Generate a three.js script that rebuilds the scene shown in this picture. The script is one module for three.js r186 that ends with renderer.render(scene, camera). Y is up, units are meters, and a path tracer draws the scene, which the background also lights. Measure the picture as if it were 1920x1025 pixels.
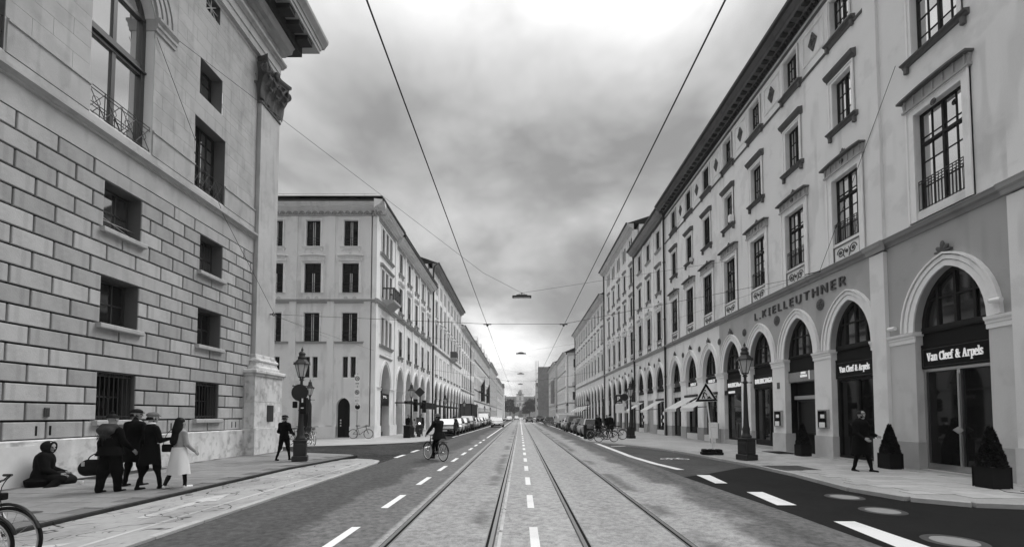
import * as THREE from 'three';
import { mergeGeometries, mergeVertices } from 'three/addons/utils/BufferGeometryUtils.js';
import { MarchingCubes } from 'three/addons/objects/MarchingCubes.js';
import { RoundedBoxGeometry } from 'three/addons/geometries/RoundedBoxGeometry.js';
import { FontLoader } from 'three/addons/loaders/FontLoader.js';
import { TextGeometry } from 'three/addons/geometries/TextGeometry.js';

// ---------------------------------------------------------------- camera, sky, sun, exposure
const scene = new THREE.Scene();
const renderer = new THREE.WebGLRenderer({ antialias: true });
renderer.toneMapping = THREE.LinearToneMapping;
renderer.toneMappingExposure = 1.26;
renderer.shadowMap.enabled = true;
const camera = new THREE.PerspectiveCamera(2 * Math.atan(743 / 835) * 180 / Math.PI, 1950 / 1486, 0.1, 4000);
camera.position.set(0, 1.78, 0);
camera.rotation.x = Math.atan(35.5 / 835);
camera.setViewOffset(1950, 1486, 0, 0, 1920, 1025);      // a shifted lens: the verticals stay nearly upright
camera.updateProjectionMatrix();
scene.add(camera);

function mulberry(a) { return () => { a |= 0; a = a + 0x6D2B79F5 | 0; let t = Math.imul(a ^ a >>> 15, 1 | a); t = t + Math.imul(t ^ t >>> 7, 61 | t) ^ t; return ((t ^ t >>> 14) >>> 0) / 4294967296; }; }
const rnd = mulberry(20231);
const rr = (a, b) => a + (b - a) * rnd();
const clamp = (x, a = 0, b = 1) => Math.min(b, Math.max(a, x));
const sstep = (a, b, x) => { const t = clamp((x - a) / (b - a)); return t * t * (3 - 2 * t); };
// tileable value noise
const PERM = new Uint8Array(512); { const r = mulberry(5); const p = [...Array(256).keys()]; for (let i = 255; i > 0; i--) { const j = Math.floor(r() * (i + 1)); [p[i], p[j]] = [p[j], p[i]]; } for (let i = 0; i < 512; i++) PERM[i] = p[i & 255]; }
const hash2 = (x, y) => PERM[PERM[x & 255] + (y & 255)] / 255;
function vnoise(x, y, per) {
  const xi = Math.floor(x), yi = Math.floor(y), fx = x - xi, fy = y - yi, ux = fx * fx * (3 - 2 * fx), uy = fy * fy * (3 - 2 * fy);
  let x0 = xi % per, y0 = yi % per; if (x0 < 0) x0 += per; if (y0 < 0) y0 += per; const x1 = x0 + 1 === per ? 0 : x0 + 1, y1 = y0 + 1 === per ? 0 : y0 + 1;
  const a = PERM[PERM[x0 & 255] + (y0 & 255)], b = PERM[PERM[x1 & 255] + (y0 & 255)], c = PERM[PERM[x0 & 255] + (y1 & 255)], d = PERM[PERM[x1 & 255] + (y1 & 255)];
  return (a + (b - a) * ux + (c - a) * uy + (a - b - c + d) * ux * uy) / 255;
}
function vn2(x, y, px, py) { const xi = Math.floor(x), yi = Math.floor(y), fx = x - xi, fy = y - yi, ux = fx * fx * (3 - 2 * fx), uy = fy * fy * (3 - 2 * fy), h = (a, b) => hash2(((a % px) + px) % px, ((b % py) + py) % py); const a = h(xi, yi), b = h(xi + 1, yi), c = h(xi, yi + 1), d = h(xi + 1, yi + 1); return a + (b - a) * ux + (c - a) * uy + (a - b - c + d) * ux * uy; }
function grid(n, f) { const d = new Float32Array(n * n); for (let j = 0; j < n; j++) for (let i = 0; i < n; i++) d[j * n + i] = f(i / n, j / n); return (u, v) => { const x = (u - Math.floor(u)) * n, y = (v - Math.floor(v)) * n, i = Math.floor(x) % n, j = Math.floor(y) % n, k = (i + 1) % n, l = ((j + 1) % n) * n, fx = x - Math.floor(x), fy = y - Math.floor(y), a = d[j * n + i], b = d[j * n + k], c = d[l + i], e = d[l + k]; return a + (b - a) * fx + (c - a) * fy + (a - b - c + e) * fx * fy; }; }
function fbm(u, v, base, oct, gain = 0.5) { let s = 0, a = 1, n = 0, f = base; for (let i = 0; i < oct; i++) { s += a * vnoise(u * f + i * 7.3, v * f + i * 3.1, f); n += a; a *= gain; f *= 2; } return s / n; }

{ // overcast sky: one equirectangular map, clouds laid on a flat layer overhead
  const W = 3072, H = 1536, N1 = grid(1024, (u, v) => fbm(u, v, 9, 7, 0.55) - 0.5), N3 = grid(1024, (u, v) => { let q = 0, a = 1, n = 0, f = 12; for (let i = 0; i < 6; i++) { q += a * Math.abs(2 * vnoise(u * f + 3 * i, v * f + 5 * i, f) - 1); n += a; a *= 0.55; f *= 2; } return q / n - 0.42; }), N2 = grid(1024, (u, v) => fbm(u, v, 26, 5, 0.6) - 0.5), NW = grid(512, (u, v) => fbm(u, v, 5, 5) - 0.5), d = new Float32Array(W * H * 4);
  const toDir = (px, py) => { const c = Math.cos(Math.atan(35.5 / 835)), s = Math.sin(Math.atan(35.5 / 835)); const x = (px - 975) / 835, y = -(py - 743) / 835; return new THREE.Vector3(x, y * c + s, y * s - c).normalize(); };
  const spots = [ // bright gaps and dark masses: direction, angular width, weight
    [1345, 90, 0.15, 0.34], [1240, 60, 0.2, 0.08], [1080, 428, 0.03, 0.07], [1125, 402, 0.03, 0.07], [1040, 445, 0.025, 0.06], [1160, 385, 0.03, 0.05], [935, 700, 0.13, 0.42], [900, 640, 0.12, 0.22], [985, 735, 0.09, 0.30], [1010, 600, 0.06, -0.05],
    [1290, 220, 0.13, -0.15], [1230, 300, 0.15, -0.08], [1040, 640, 0.09, -0.16], [1060, 560, 0.1, -0.10], [1420, 60, 0.07, -0.25], [850, 300, 0.22, -0.07], [620, 300, 0.16, -0.05], [890, 120, 0.11, 0.07], [545, 130, 0.10, 0.05], [560, 250, 0.12, 0.0], [760, 520, 0.15, -0.03], [1100, 130, 0.2, -0.04], [1165, 280, 0.07, 0.07], [700, 90, 0.14, -0.02],
  ].map(([x, y, s, w]) => [toDir(x, y), s, w]);
  for (let j = 0; j < H; j++) { const el = ((j + 0.5) / H - 0.5) * Math.PI, ce = Math.cos(el), se = Math.sin(el);
    for (let i = 0; i < W; i++) { const az = ((i + 0.5) / W - 0.5) * 2 * Math.PI, dx = ce * Math.cos(az), dz = ce * Math.sin(az);
      let L;
      if (se < -0.005) { L = 0.3; } else {
        const k = 1 / (Math.max(se, 0) + 0.55), X = dx * k, Z = dz * k;
        const wx = NW(X / 6 + 0.5, Z / 6 + 0.5), wz = NW(X / 6 + 0.2, Z / 6 + 0.9);
        const n1 = N1((X + wx * 0.5) / 4 + 0.37, (Z + wz * 0.5) / 4 + 0.11);
        const n2 = N2((X + wx * 0.5) / 4 + 0.71, (Z + wz * 0.5) / 4 + 0.63);
        const n3 = N3((X + wx * 0.5) / 4 + 0.2, (Z + wz * 0.5) / 4 + 0.8); L = 0.435 + n1 * 0.62 + n2 * 0.24 + n3 * 0.40;
        let sp = 0.02; if (dz < 0) for (const [v, s, w] of spots) { const t = v.x * dx + v.y * se + v.z * dz; if (t > 0.9) sp += w * Math.exp(-(1 - t) * 2 / (s * s)); }
        L += sp * (0.85 + n1 * 2.4 + n2 * 1.4);
        L = Math.max(L, 0.26);
        L = L > 0.75 ? 0.75 + 0.3 * Math.tanh((L - 0.75) / 0.3) : L;
        L *= 1 + 3.4 * sstep(0.60, 1.0, se);                      // overhead brightness raised past a natural overcast to light the walls
        L *= 1 - 0.25 * sstep(0.0, 0.9, dz);
      }
      const q = (j * W + i) * 4; d[q] = L; d[q + 1] = L; d[q + 2] = L; d[q + 3] = 1;
    } }
  const t = new THREE.DataTexture(d, W, H, THREE.RGBAFormat, THREE.FloatType);
  t.mapping = THREE.EquirectangularReflectionMapping; t.magFilter = THREE.LinearFilter; t.minFilter = THREE.LinearFilter; t.needsUpdate = true;
  scene.background = t; scene.environment = t;
}
const sun = new THREE.DirectionalLight(0xffffff, 1.5);     // a bright patch of cloud, high on the right and ahead
sun.position.set(90, 150, -130); sun.target.position.set(0, 0, -60);
sun.castShadow = true; sun.shadow.radius = 60; sun.shadow.mapSize.set(2048, 2048);
Object.assign(sun.shadow.camera, { left: -140, right: 140, top: 140, bottom: -140, near: 1, far: 500 });
scene.add(sun, sun.target);
scene.fog = new THREE.FogExp2(new THREE.Color(0.8, 0.8, 0.8), 0.00035);

// ---------------------------------------------------------------- materials (all grey: the place as a black and white photograph shows it)
function grayTex(size, fn, metres, lo = 0, hi = 1) {
  const d = new Uint8Array(size * size * 4);
  for (let j = 0; j < size; j++) for (let i = 0; i < size; i++) { const v = clamp(fn((i + 0.5) / size, (j + 0.5) / size, i, j), lo, hi) * 255, q = (j * size + i) * 4; d[q] = d[q + 1] = d[q + 2] = v; d[q + 3] = 255; }
  const t = new THREE.DataTexture(d, size, size, THREE.RGBAFormat); t.wrapS = t.wrapT = THREE.RepeatWrapping; t.magFilter = THREE.LinearFilter; t.minFilter = THREE.LinearMipmapLinearFilter; t.generateMipmaps = true; t.repeat.set(1 / metres, 1 / metres); t.needsUpdate = true; return t;
}
const nr = mulberry(99), gb = (n, ...a) => grid(n, (u, v) => fbm(u, v, ...a));
const aBig = gb(256, 9, 4), aMid = gb(1024, 170, 3, 0.7), tBig = gb(256, 7, 4), tMid = gb(1024, 170, 3, 0.7), sBig = gb(512, 5, 5, 0.6), sMid = gb(512, 90, 2);
const T = {
  plaster: grayTex(512, (u, v) => 0.95 + 0.14 * (fbm(u, v, 4, 5) - 0.5) - 0.13 * sstep(0.5, 0.85, vn2(u * 38, v * 5, 38, 5)) * sstep(0.45, 0.6, fbm(u + 0.3, v, 3, 3)) - 0.10 * sstep(0.55, 0.7, fbm(u + 0.6, v + 0.2, 6, 5, 0.6)) + 0.05 * (nr() - 0.5), 7.7),
  plasterBump: grayTex(512, (u, v) => 0.5 + 0.5 * (fbm(u, v, 64, 3) - 0.5) + 0.15 * (nr() - 0.5), 1.6),
  stone: grayTex(512, (u, v) => 0.82 + 0.30 * (fbm(u, v, 5, 6, 0.6) - 0.5) - 0.08 * sstep(0.5, 0.7, fbm(u + 0.3, v + 0.3, 9, 5, 0.6)) - 0.1 * sstep(0.6, 0.9, vn2(u * 30, v * 4, 30, 4)) + 0.08 * (nr() - 0.5), 4.3),
  weather: grayTex(1024, (u, v) => { const a = fbm(u, v, 6, 6, 0.6), b = fbm(u + 0.3, v, 3, 4), c = fbm(u * 1, v * 1, 24, 4); return 0.90 - 0.26 * sstep(0.42, 0.75, a * 0.6 + b * 0.4) - 0.22 * sstep(0.5, 0.75, c) - 0.12 * sstep(0.45, 0.7, fbm(u * 1, v * 0.25, 20, 3)); }, 4.3, 0.12),
  asphalt: grayTex(2048, (u, v) => { const big = aBig(u, v), mid = aMid(u, v), fine = nr(); return 0.40 + 0.55 * (big - 0.5) + 0.9 * (mid - 0.5) + 0.55 * (fine - 0.5) + (fine > 0.985 ? 0.35 : 0); }, 17),
  tram: grayTex(2048, (u, v) => { const big = tBig(u, v), mid = tMid(u, v), fine = nr(); return 0.66 + 0.34 * (big - 0.5) + 0.55 * (mid - 0.5) + 0.34 * (fine - 0.5); }, 19),
  smooth: grayTex(1024, (u, v) => { const big = sBig(u, v), mid = sMid(u, v); return 0.55 + 0.45 * (big - 0.5) + 0.22 * (mid - 0.5) + 0.12 * (nr() - 0.5); }, 8),
  paving: grayTex(1024, (u, v) => { const big = sBig(u + 0.3, v + 0.2), mid = sMid(u, v); return 0.72 + 0.30 * (big - 0.5) + 0.16 * (mid - 0.5) + 0.12 * (nr() - 0.5); }, 6),
  crack: grayTex(1024, (u, v) => { const w = 0.06 * (fbm(u, v, 6, 4) - 0.5), w2 = 0.06 * (fbm(u + 0.5, v + 0.2, 6, 4) - 0.5); const n = Math.abs(fbm(u + w, v + w2, 7, 4, 0.45) - 0.5), m = Math.abs(fbm(u + 0.31 - w2, v + 0.77 + w, 12, 3, 0.45) - 0.5), b = fbm(u + 0.1, v, 4, 5, 0.6); const c = sstep(0.014, 0.002, n) * 0.85 + sstep(0.012, 0.001, m) * 0.6; return 0.86 - c * sstep(0.38, 0.52, b + 0.06) - 0.22 * sstep(0.45, 0.7, b) + 0.16 * (fbm(u, v, 80, 2) - 0.5); }, 5.2, 0.08),
  fine: grayTex(512, (u, v) => 0.5 + 0.5 * (fbm(u, v, 90, 3) - 0.5) + 0.4 * (nr() - 0.5), 1.1),
  cloth: grayTex(256, (u, v) => 0.72 + 0.5 * (fbm(u, v, 6, 5, 0.6) - 0.5) + 0.15 * (nr() - 0.5), 0.7),
  leaf: grayTex(256, (u, v) => 0.6 + 0.7 * (fbm(u, v, 12, 5, 0.6) - 0.5), 1),
};
{ // the carriageway from x = -5.2 to 5: lanes, pale tram bed, oil along the rails, wheel polish, patches and cracks
  const W = 1024, H = 2048, d = new Uint8Array(W * H * 4), LZ = 30, XW = 10.2, e1 = grid(512, (u, v) => fbm(u, v, 24, 4) - 0.5), f1 = gb(1024, 420, 2, 0.8), b1 = gb(512, 10, 5, 0.6), c1 = grid(1024, (u, v) => Math.abs(fbm(u + 0.02 * fbm(u, v, 20, 3), v, 8, 4, 0.45) - 0.5));
  for (let j = 0; j < H; j++) for (let i = 0; i < W; i++) { const v = (j + 0.5) / H, x = -5.2 + (i + 0.5) / W * XW, u = x / LZ + 0.5, r = e1(u, v), f = f1(u, v), b = b1(u, v), w = (v0) => (b - 0.5) * v0;
    const tL = sstep(-3.45 + r * 1.1 + w(0.5), -3.1 + r * 1.1 + w(0.5), x), tT = sstep(-2.06, -1.97, x), tR = sstep(3.25 + r * 1.3 + w(0.9), 3.75 + r * 1.3 + w(0.9), x);
    let A = 0.07 + 0.075 * tL; A = A + (0.335 - A) * tT; A = A + (0.13 - A) * tR;
    A *= 1 + 0.16 * (b - 0.5) + (1.15 - 0.35 * tT * (1 - tR)) * (f - 0.5) + 0.45 * (nr() - 0.5);
    const band = (c, s) => Math.exp(-(((x - c) / s) ** 2));
    A *= 1 - 0.55 * band(2.62, 0.2) * sstep(0.47, 0.62, b + r * 0.7) - 0.5 * band(-0.68, 0.18) * sstep(0.47, 0.6, b + r * 0.5) - 0.22 * band(-1.6, 0.25) * sstep(0.4, 0.6, b) - 0.30 * band(4.25 + r * 0.4, 0.16) - 0.2 * band(-3.9, 0.3) * sstep(0.4, 0.6, b) - 0.10 * band(-1.13, 0.3) - 0.08 * band(1.62, 0.3);
    A *= 1 + 0.35 * band(-4.35, 0.25) * (b - 0.3) + 0.10 * band(0.55, 0.3); if (c1(u, v) < 0.0022 && b > 0.56) A *= 0.8; if (nr() > 0.9994) A = Math.min(0.9, A * 1.9);
    const q = (j * W + i) * 4; d[q] = d[q + 1] = d[q + 2] = clamp(A) * 255; d[q + 3] = 255; }
  const t = T.road = new THREE.DataTexture(d, W, H, THREE.RGBAFormat); t.wrapS = t.wrapT = THREE.RepeatWrapping; t.magFilter = THREE.LinearFilter; t.minFilter = THREE.LinearMipmapLinearFilter; t.generateMipmaps = true; t.repeat.set(1 / XW, 1 / LZ); t.offset.set(5.2 / XW, 0); t.needsUpdate = true; }
const G = (v) => new THREE.Color().setRGB(v, v, v);
function mat(v, rough = 0.85, extra = {}) { return v < 0.2 && !extra.metalness ? new THREE.MeshPhysicalMaterial({ color: G(v), roughness: rough, specularIntensity: 0.22, ...extra }) : new THREE.MeshStandardMaterial({ color: G(v), roughness: rough, ...extra }); }
const plasterMat = (v) => mat(v, 0.9, { map: T.plaster, bumpMap: T.plasterBump, bumpScale: 0.004 });
const M = {
  white: plasterMat(0.92), light: plasterMat(0.84), mid: plasterMat(0.62), gray: plasterMat(0.43), dim: plasterMat(0.30), sootShade: plasterMat(0.15),  // darkest plaster tone stands in for soot plus shade in reveals and under mouldings
  stoneBig: mat(0.60, 0.9, { map: T.stone, bumpMap: T.plasterBump, bumpScale: 0.004 }),
  stone: [0.48, 0.54, 0.60, 0.44].map((v) => mat(v, 0.92, { map: T.stone, bumpMap: T.plasterBump, bumpScale: 0.006 })),
  ashlar: [0.525, 0.54, 0.55].map((v) => mat(v, 0.92, { map: T.stone, bumpMap: T.plasterBump, bumpScale: 0.005 })),
  mortar: mat(0.016, 0.95), mortarLight: mat(0.8, 0.95),
  weather: mat(0.80, 0.9, { map: T.weather, bumpMap: T.plasterBump, bumpScale: 0.006 }),
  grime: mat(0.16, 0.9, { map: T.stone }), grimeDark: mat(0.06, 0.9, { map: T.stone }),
  asphalt: mat(0.10, 0.88, { map: T.asphalt, bumpMap: T.fine, bumpScale: 0.006 }),
  asphaltMid: mat(0.16, 0.88, { map: T.smooth, bumpMap: T.fine, bumpScale: 0.004 }), asphaltWorn: mat(0.26, 0.88, { map: T.asphalt, bumpMap: T.fine, bumpScale: 0.006 }),
  asphaltNew: mat(0.028, 0.85, { map: T.smooth, bumpMap: T.fine, bumpScale: 0.004 }),
  road: mat(1, 0.9, { map: T.road, bumpMap: T.fine, bumpScale: 0.004 }), tram: mat(0.43, 0.9, { map: T.tram, bumpMap: T.fine, bumpScale: 0.004 }),
  lane: mat(0.42, 0.88, { map: T.crack, bumpMap: T.fine, bumpScale: 0.003 }),
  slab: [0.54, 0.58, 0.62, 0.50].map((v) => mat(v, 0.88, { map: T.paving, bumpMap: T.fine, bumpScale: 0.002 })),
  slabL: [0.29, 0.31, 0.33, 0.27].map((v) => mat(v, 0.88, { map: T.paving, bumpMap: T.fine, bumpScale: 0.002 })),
  joint: mat(0.16, 0.95), kerb: mat(0.5, 0.85, { map: T.paving }), kerbDark: mat(0.06, 0.9, { map: T.smooth }),
  paint: mat(0.85, 0.75, { map: T.plaster }), paintWorn: mat(0.6, 0.8, { map: T.crack }),
  rail: mat(0.42, 0.32, { metalness: 0.9 }), groove: mat(0.012, 0.9), railBed: mat(0.16, 0.9, { map: T.smooth }),
  black: mat(0.012, 0.55), blackMetal: mat(0.02, 0.45, { metalness: 0.35 }), iron: mat(0.028, 0.5, { metalness: 0.3 }),
  frame: mat(0.025, 0.5), frameLight: mat(0.65, 0.6), steel: mat(0.5, 0.3, { metalness: 0.9 }), zinc: mat(0.05, 0.5, { metalness: 0.4 }), roofTile: mat(0.035, 0.8),
  bronze: mat(0.10, 0.35, { metalness: 0.6 }),
  glassDark: new THREE.MeshPhysicalMaterial({ color: G(0.008), roughness: 0.03, ior: 1.45, specularIntensity: 0.7 }),
  glassMid: new THREE.MeshPhysicalMaterial({ color: G(0.02), roughness: 0.04, ior: 1.75 }),
  glassSky: new THREE.MeshPhysicalMaterial({ color: G(0.72), roughness: 0.02, metalness: 0.95 }),
  glassCoat: new THREE.MeshPhysicalMaterial({ color: G(0.40), roughness: 0.03, metalness: 0.9 }),
  paneBright: new THREE.MeshPhysicalMaterial({ color: G(0.82), roughness: 0.03, metalness: 0.95 }), paneHalf: new THREE.MeshPhysicalMaterial({ color: G(0.6), roughness: 0.03, metalness: 0.95 }),
  curtain: mat(0.75, 0.95, { map: T.cloth, side: THREE.DoubleSide }), curtainGray: mat(0.3, 0.95, { map: T.cloth, side: THREE.DoubleSide }),
  lanternGlass: new THREE.MeshPhysicalMaterial({ color: G(0.85), roughness: 0.6, transmission: 0.5, thickness: 0 }),
  shopDark: mat(0.016, 0.6), signBlack: mat(0.01, 0.3), letterWhite: mat(0.9, 0.5, { emissive: G(0.22) }), letterDark: mat(0.10, 0.6), signGray: mat(0.35, 0.6, { map: T.paving }), signWhite: mat(0.85, 0.45), lamplit: mat(0.9, 0.5, { emissive: G(0.8) }),
  awning: new THREE.MeshPhysicalMaterial({ color: G(0.96), roughness: 1, transmission: 0.8, thickness: 0, side: THREE.DoubleSide }), canopyDark: mat(0.02, 0.8),
  rubber: mat(0.012, 0.8), tyre: mat(0.015, 0.75), chrome: mat(0.7, 0.18, { metalness: 1 }), hedge: [0.010, 0.016, 0.024].map((v) => mat(v, 0.9)),
  leafFar: mat(0.05, 0.95, { side: THREE.DoubleSide }), bark: mat(0.06, 0.9), wrap: mat(0.34, 0.9, { map: T.paving }), farStone: mat(0.33, 0.9, { map: T.stone }), farDark: mat(0.05, 0.9),
  skin: mat(0.38, 0.6), hair: mat(0.008, 0.6), card: mat(0.72, 0.9, { map: T.plaster }),
  cover: mat(0.16, 0.6, { metalness: 0.5, map: T.smooth }), coverPlate: mat(0.36, 0.7, { map: T.paving }),
};

// ---------------------------------------------------------------- naming
const taken = {};
function numbered(name) { const n = taken[name] = (taken[name] ?? -1) + 1; return n ? `${name}_${String(n).padStart(3, '0')}` : name; }
function tag(o, label, category, group, kind) { o.userData = {}; if (label) o.userData.label = label; if (category) o.userData.category = category; if (group) o.userData.group = group; if (kind) o.userData.kind = kind; return o; }
function thing(name, label, category, [x, y, z] = [0, 0, 0], turn = 0, group) { const o = new THREE.Group(); o.name = numbered(name); o.position.set(x, y, z); o.rotation.y = turn; scene.add(o); return tag(o, label, category, group); }
function sub(name, parent, x = 0, y = 0, z = 0, turn = 0) { const o = new THREE.Group(); o.name = name; o.position.set(x, y, z); o.rotation.y = turn; parent.add(o); return o; }
function metreUV(g) { // planar uv in metres from each face's main direction
  if (g.index) g = g.toNonIndexed(); const p = g.attributes.position, n = p.count, uv = new Float32Array(n * 2);
  const nn = g.attributes.normal;
  for (let i = 0; i < n; i += 3) { let ax = 0, ay = 0, az = 0; for (let k = 0; k < 3; k++) { ax += nn.getX(i + k); ay += nn.getY(i + k); az += nn.getZ(i + k); } ax = Math.abs(ax); ay = Math.abs(ay); az = Math.abs(az);
    for (let k = 0; k < 3; k++) { const x = p.getX(i + k), y = p.getY(i + k), z = p.getZ(i + k); let a, b; if (ay >= ax && ay >= az) { a = x; b = z; } else if (ax >= az) { a = z; b = y; } else { a = x; b = y; } uv[(i + k) * 2] = a; uv[(i + k) * 2 + 1] = b; } }
  g.setAttribute('uv', new THREE.BufferAttribute(uv, 2)); return g;
}
function bake(gs) { const list = (Array.isArray(gs) ? gs.flat(Infinity) : [gs]).filter(Boolean).map((g) => { g = g.index ? g.toNonIndexed() : g; for (const k of Object.keys(g.attributes)) if (!['position', 'normal', 'uv'].includes(k)) g.deleteAttribute(k); if (!g.attributes.normal) g.computeVertexNormals(); return metreUV(g); }); return list.length === 1 ? list[0] : mergeGeometries(list); }
function obj(name, gs, m, parent = scene) { const o = new THREE.Mesh(gs.isBufferGeometry && gs.userData.baked ? gs : bake(gs), m); o.name = parent === scene ? numbered(name) : name; o.castShadow = o.receiveShadow = true; parent.add(o); return o; }
function struct(name, gs, m) { const o = obj(name, gs, m); return tag(o, null, null, null, 'structure'); }

// ---------------------------------------------------------------- shapes
const box = (x0, x1, y0, y1, z0, z1) => new THREE.BoxGeometry(Math.abs(x1 - x0), Math.abs(y1 - y0), Math.abs(z1 - z0)).translate((x0 + x1) / 2, (y0 + y1) / 2, (z0 + z1) / 2);
const rbox = (x0, x1, y0, y1, z0, z1, r = 0.02, s = 2) => new RoundedBoxGeometry(x1 - x0, y1 - y0, z1 - z0, s, r).translate((x0 + x1) / 2, (y0 + y1) / 2, (z0 + z1) / 2);
const V3 = (x, y, z) => new THREE.Vector3(x, y, z);
function bar(a, b, r0, r1 = r0, seg = 6) { // round bar between two points
  const A = V3(...a), B = V3(...b), d = B.clone().sub(A), g = new THREE.CylinderGeometry(r1, r0, d.length(), seg); g.translate(0, d.length() / 2, 0);
  return g.applyQuaternion(new THREE.Quaternion().setFromUnitVectors(V3(0, 1, 0), d.normalize())).translate(A.x, A.y, A.z);
}
function tube(pts, r, seg = 24, rs = 6, closed = false) { return new THREE.TubeGeometry(new THREE.CatmullRomCurve3(pts.map((p) => V3(...p)), closed), seg, r, rs, closed); }
const lathe = (pts, seg = 16) => new THREE.LatheGeometry(pts.map(([r, y]) => new THREE.Vector2(r, y)), seg);
function triGeo(tris) { const g = new THREE.BufferGeometry(); g.setAttribute('position', new THREE.BufferAttribute(new Float32Array(tris.flat(2)), 3)); g.computeVertexNormals(); return g; }
const quad = (a, b, c, d) => [[a, b, c], [a, c, d]];
// a moulding: cross-section [[out, up], ...] (closed) run along u from u0 to u1
function run(prof, u0, u1) {
  const t = []; let area = 0; for (let i = 0; i < prof.length; i++) { const [a, b] = prof[i], [c, d] = prof[(i + 1) % prof.length]; area += a * d - c * b; }
  const P = area < 0 ? prof.slice().reverse() : prof;   // counter-clockwise in (out, up)
  for (let i = 0; i < P.length; i++) { const [a, b] = P[i], [c, d] = P[(i + 1) % P.length]; t.push(...quad([u1, b, a], [u0, b, a], [u0, d, c], [u1, d, c])); }
  const f = THREE.ShapeUtils.triangulateShape(P.map(([a, b]) => new THREE.Vector2(a, b)), []);
  for (const [i, j, k] of f) { t.push([[u0, P[i][1], P[i][0]], [u0, P[j][1], P[j][0]], [u0, P[k][1], P[k][0]]]); t.push([[u1, P[i][1], P[i][0]], [u1, P[k][1], P[k][0]], [u1, P[j][1], P[j][0]]]); }
  return triGeo(t);
}
const lift = (prof, y, s = 1, o = 0) => prof.map(([a, b]) => [a * s + o, b * s + y]);
function shapeOf(pts) { const s = new THREE.Shape(); pts.forEach(([x, y], i) => i ? s.lineTo(x, y) : s.moveTo(x, y)); s.closePath(); return s; }
function plate(pts, z0, z1, holes = []) { const s = shapeOf(pts); for (const h of holes) { const p = new THREE.Path(); h.forEach(([x, y], i) => i ? p.lineTo(x, y) : p.moveTo(x, y)); p.closePath(); s.holes.push(p); } return new THREE.ExtrudeGeometry(s, { depth: z1 - z0, bevelEnabled: false, curveSegments: 1 }).translate(0, 0, z0); }
const rect = (x0, x1, y0, y1) => [[x0, y0], [x1, y0], [x1, y1], [x0, y1]];
// slightly pointed arch: half circle and two-centred arch blended
function archLine(cx, y0, hw, rise, n = 18, mix = 0.5) {
  const p = [], R = (hw * hw + rise * rise) / (2 * hw), amax = Math.atan2(rise, R - hw);
  for (let i = 0; i <= n; i++) { const t = i / n, s = t < 0.5 ? -1 : 1, k = t < 0.5 ? t * 2 : 2 - 2 * t;
    const ea = k * Math.PI / 2, ex = Math.cos(ea) * hw, ey = Math.sin(ea) * rise, a = k * amax, gx = R * Math.cos(a) - (R - hw), gy = R * Math.sin(a);
    p.push([cx + s * (ex * (1 - mix) + gx * mix), y0 + ey * (1 - mix) + gy * mix]); }
  return p;
}
const archHole = (cx, y0, ys, hw, rise, n, mix) => [[cx - hw, y0], ...archLine(cx, ys, hw, rise, n, mix), [cx + hw, y0]];
function archBand(cx, ys, hw, rise, t0, t1, z0, z1, n = 18, drop = 0, mix = 0.5) { const o = archLine(cx, ys, hw + t1, rise + t1, n, mix), i = archLine(cx, ys, hw + t0, rise + t0, n, mix).reverse(); const d = (q) => drop ? [[q[0][0], ys - drop], ...q] : q; return plate([...(drop ? [[cx - hw - t1, ys - drop]] : []), ...o, ...(drop ? [[cx + hw + t1, ys - drop], [cx + hw + t0, ys - drop]] : []), ...i, ...(drop ? [[cx - hw - t0, ys - drop]] : [])], z0, z1); }
const fontBold = await new FontLoader().loadAsync('fonts/droid/droid_sans_bold.typeface.json');
const fontSerif = await new FontLoader().loadAsync('fonts/droid/droid_serif_regular.typeface.json');
const fontSans = await new FontLoader().loadAsync('fonts/droid/droid_sans_regular.typeface.json');
function text(s, font, size, depth, width, track = 0) { // centred on x, standing on y = 0
  let x = 0; const gs = []; for (const ch of s) { if (ch === ' ') { x += size * 0.45; continue; } const g = new TextGeometry(ch, { font, size, depth, curveSegments: 4, bevelEnabled: false }); g.computeBoundingBox(); const b = g.boundingBox; gs.push(g.translate(x - b.min.x, 0, 0)); x += b.max.x - b.min.x + track; }
  const total = x - track, m = mergeGeometries(gs.map((g) => g.index ? g.toNonIndexed() : g)); return m.scale(width / total, 1, 1).translate(-width / 2, 0, 0);
}
// ---------------------------------------------------------------- ground, road, rails, pavements
const flat = (x0, x1, z0, z1, y) => new THREE.PlaneGeometry(x1 - x0, Math.abs(z1 - z0)).rotateX(-Math.PI / 2).translate((x0 + x1) / 2, y, (z0 + z1) / 2);
const flatPoly = (pts, y) => { const f = THREE.ShapeUtils.triangulateShape(pts.map(([x, z]) => new THREE.Vector2(x, -z)), []); return triGeo(f.map((t) => { const q = t.map((i) => [pts[i][0], y, pts[i][1]]); const [a, b, c] = q, up = (b[2] - a[2]) * (c[0] - a[0]) - (b[0] - a[0]) * (c[2] - a[2]); return up > 0 ? q : [a, c, b]; })); };
const slabPoly = (pts, y0, y1) => { // a raised area with vertical edges
  const t = [...flatPoly(pts, y1).attributes.position.array], tr = []; for (let i = 0; i < t.length; i += 9) tr.push([[t[i], t[i + 1], t[i + 2]], [t[i + 3], t[i + 4], t[i + 5]], [t[i + 6], t[i + 7], t[i + 8]]]);
  pts.forEach(([x, z], i) => { const [a, b] = pts[(i + 1) % pts.length]; tr.push(...quad([x, y0, z], [a, y0, b], [a, y1, b], [x, y1, z])); }); return triGeo(tr);
};
function ribbon(line, w, y) { const t = []; for (let i = 0; i + 1 < line.length; i++) { const [x, z] = line[i], [a, b] = line[i + 1]; t.push(...quad([x - w / 2, y, z], [x + w / 2, y, z], [a + w / 2, y, b], [a - w / 2, y, b])); } return triGeo(t); }
struct('ground', flat(-900, 900, 80, -1500, 0), M.asphalt);
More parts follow.
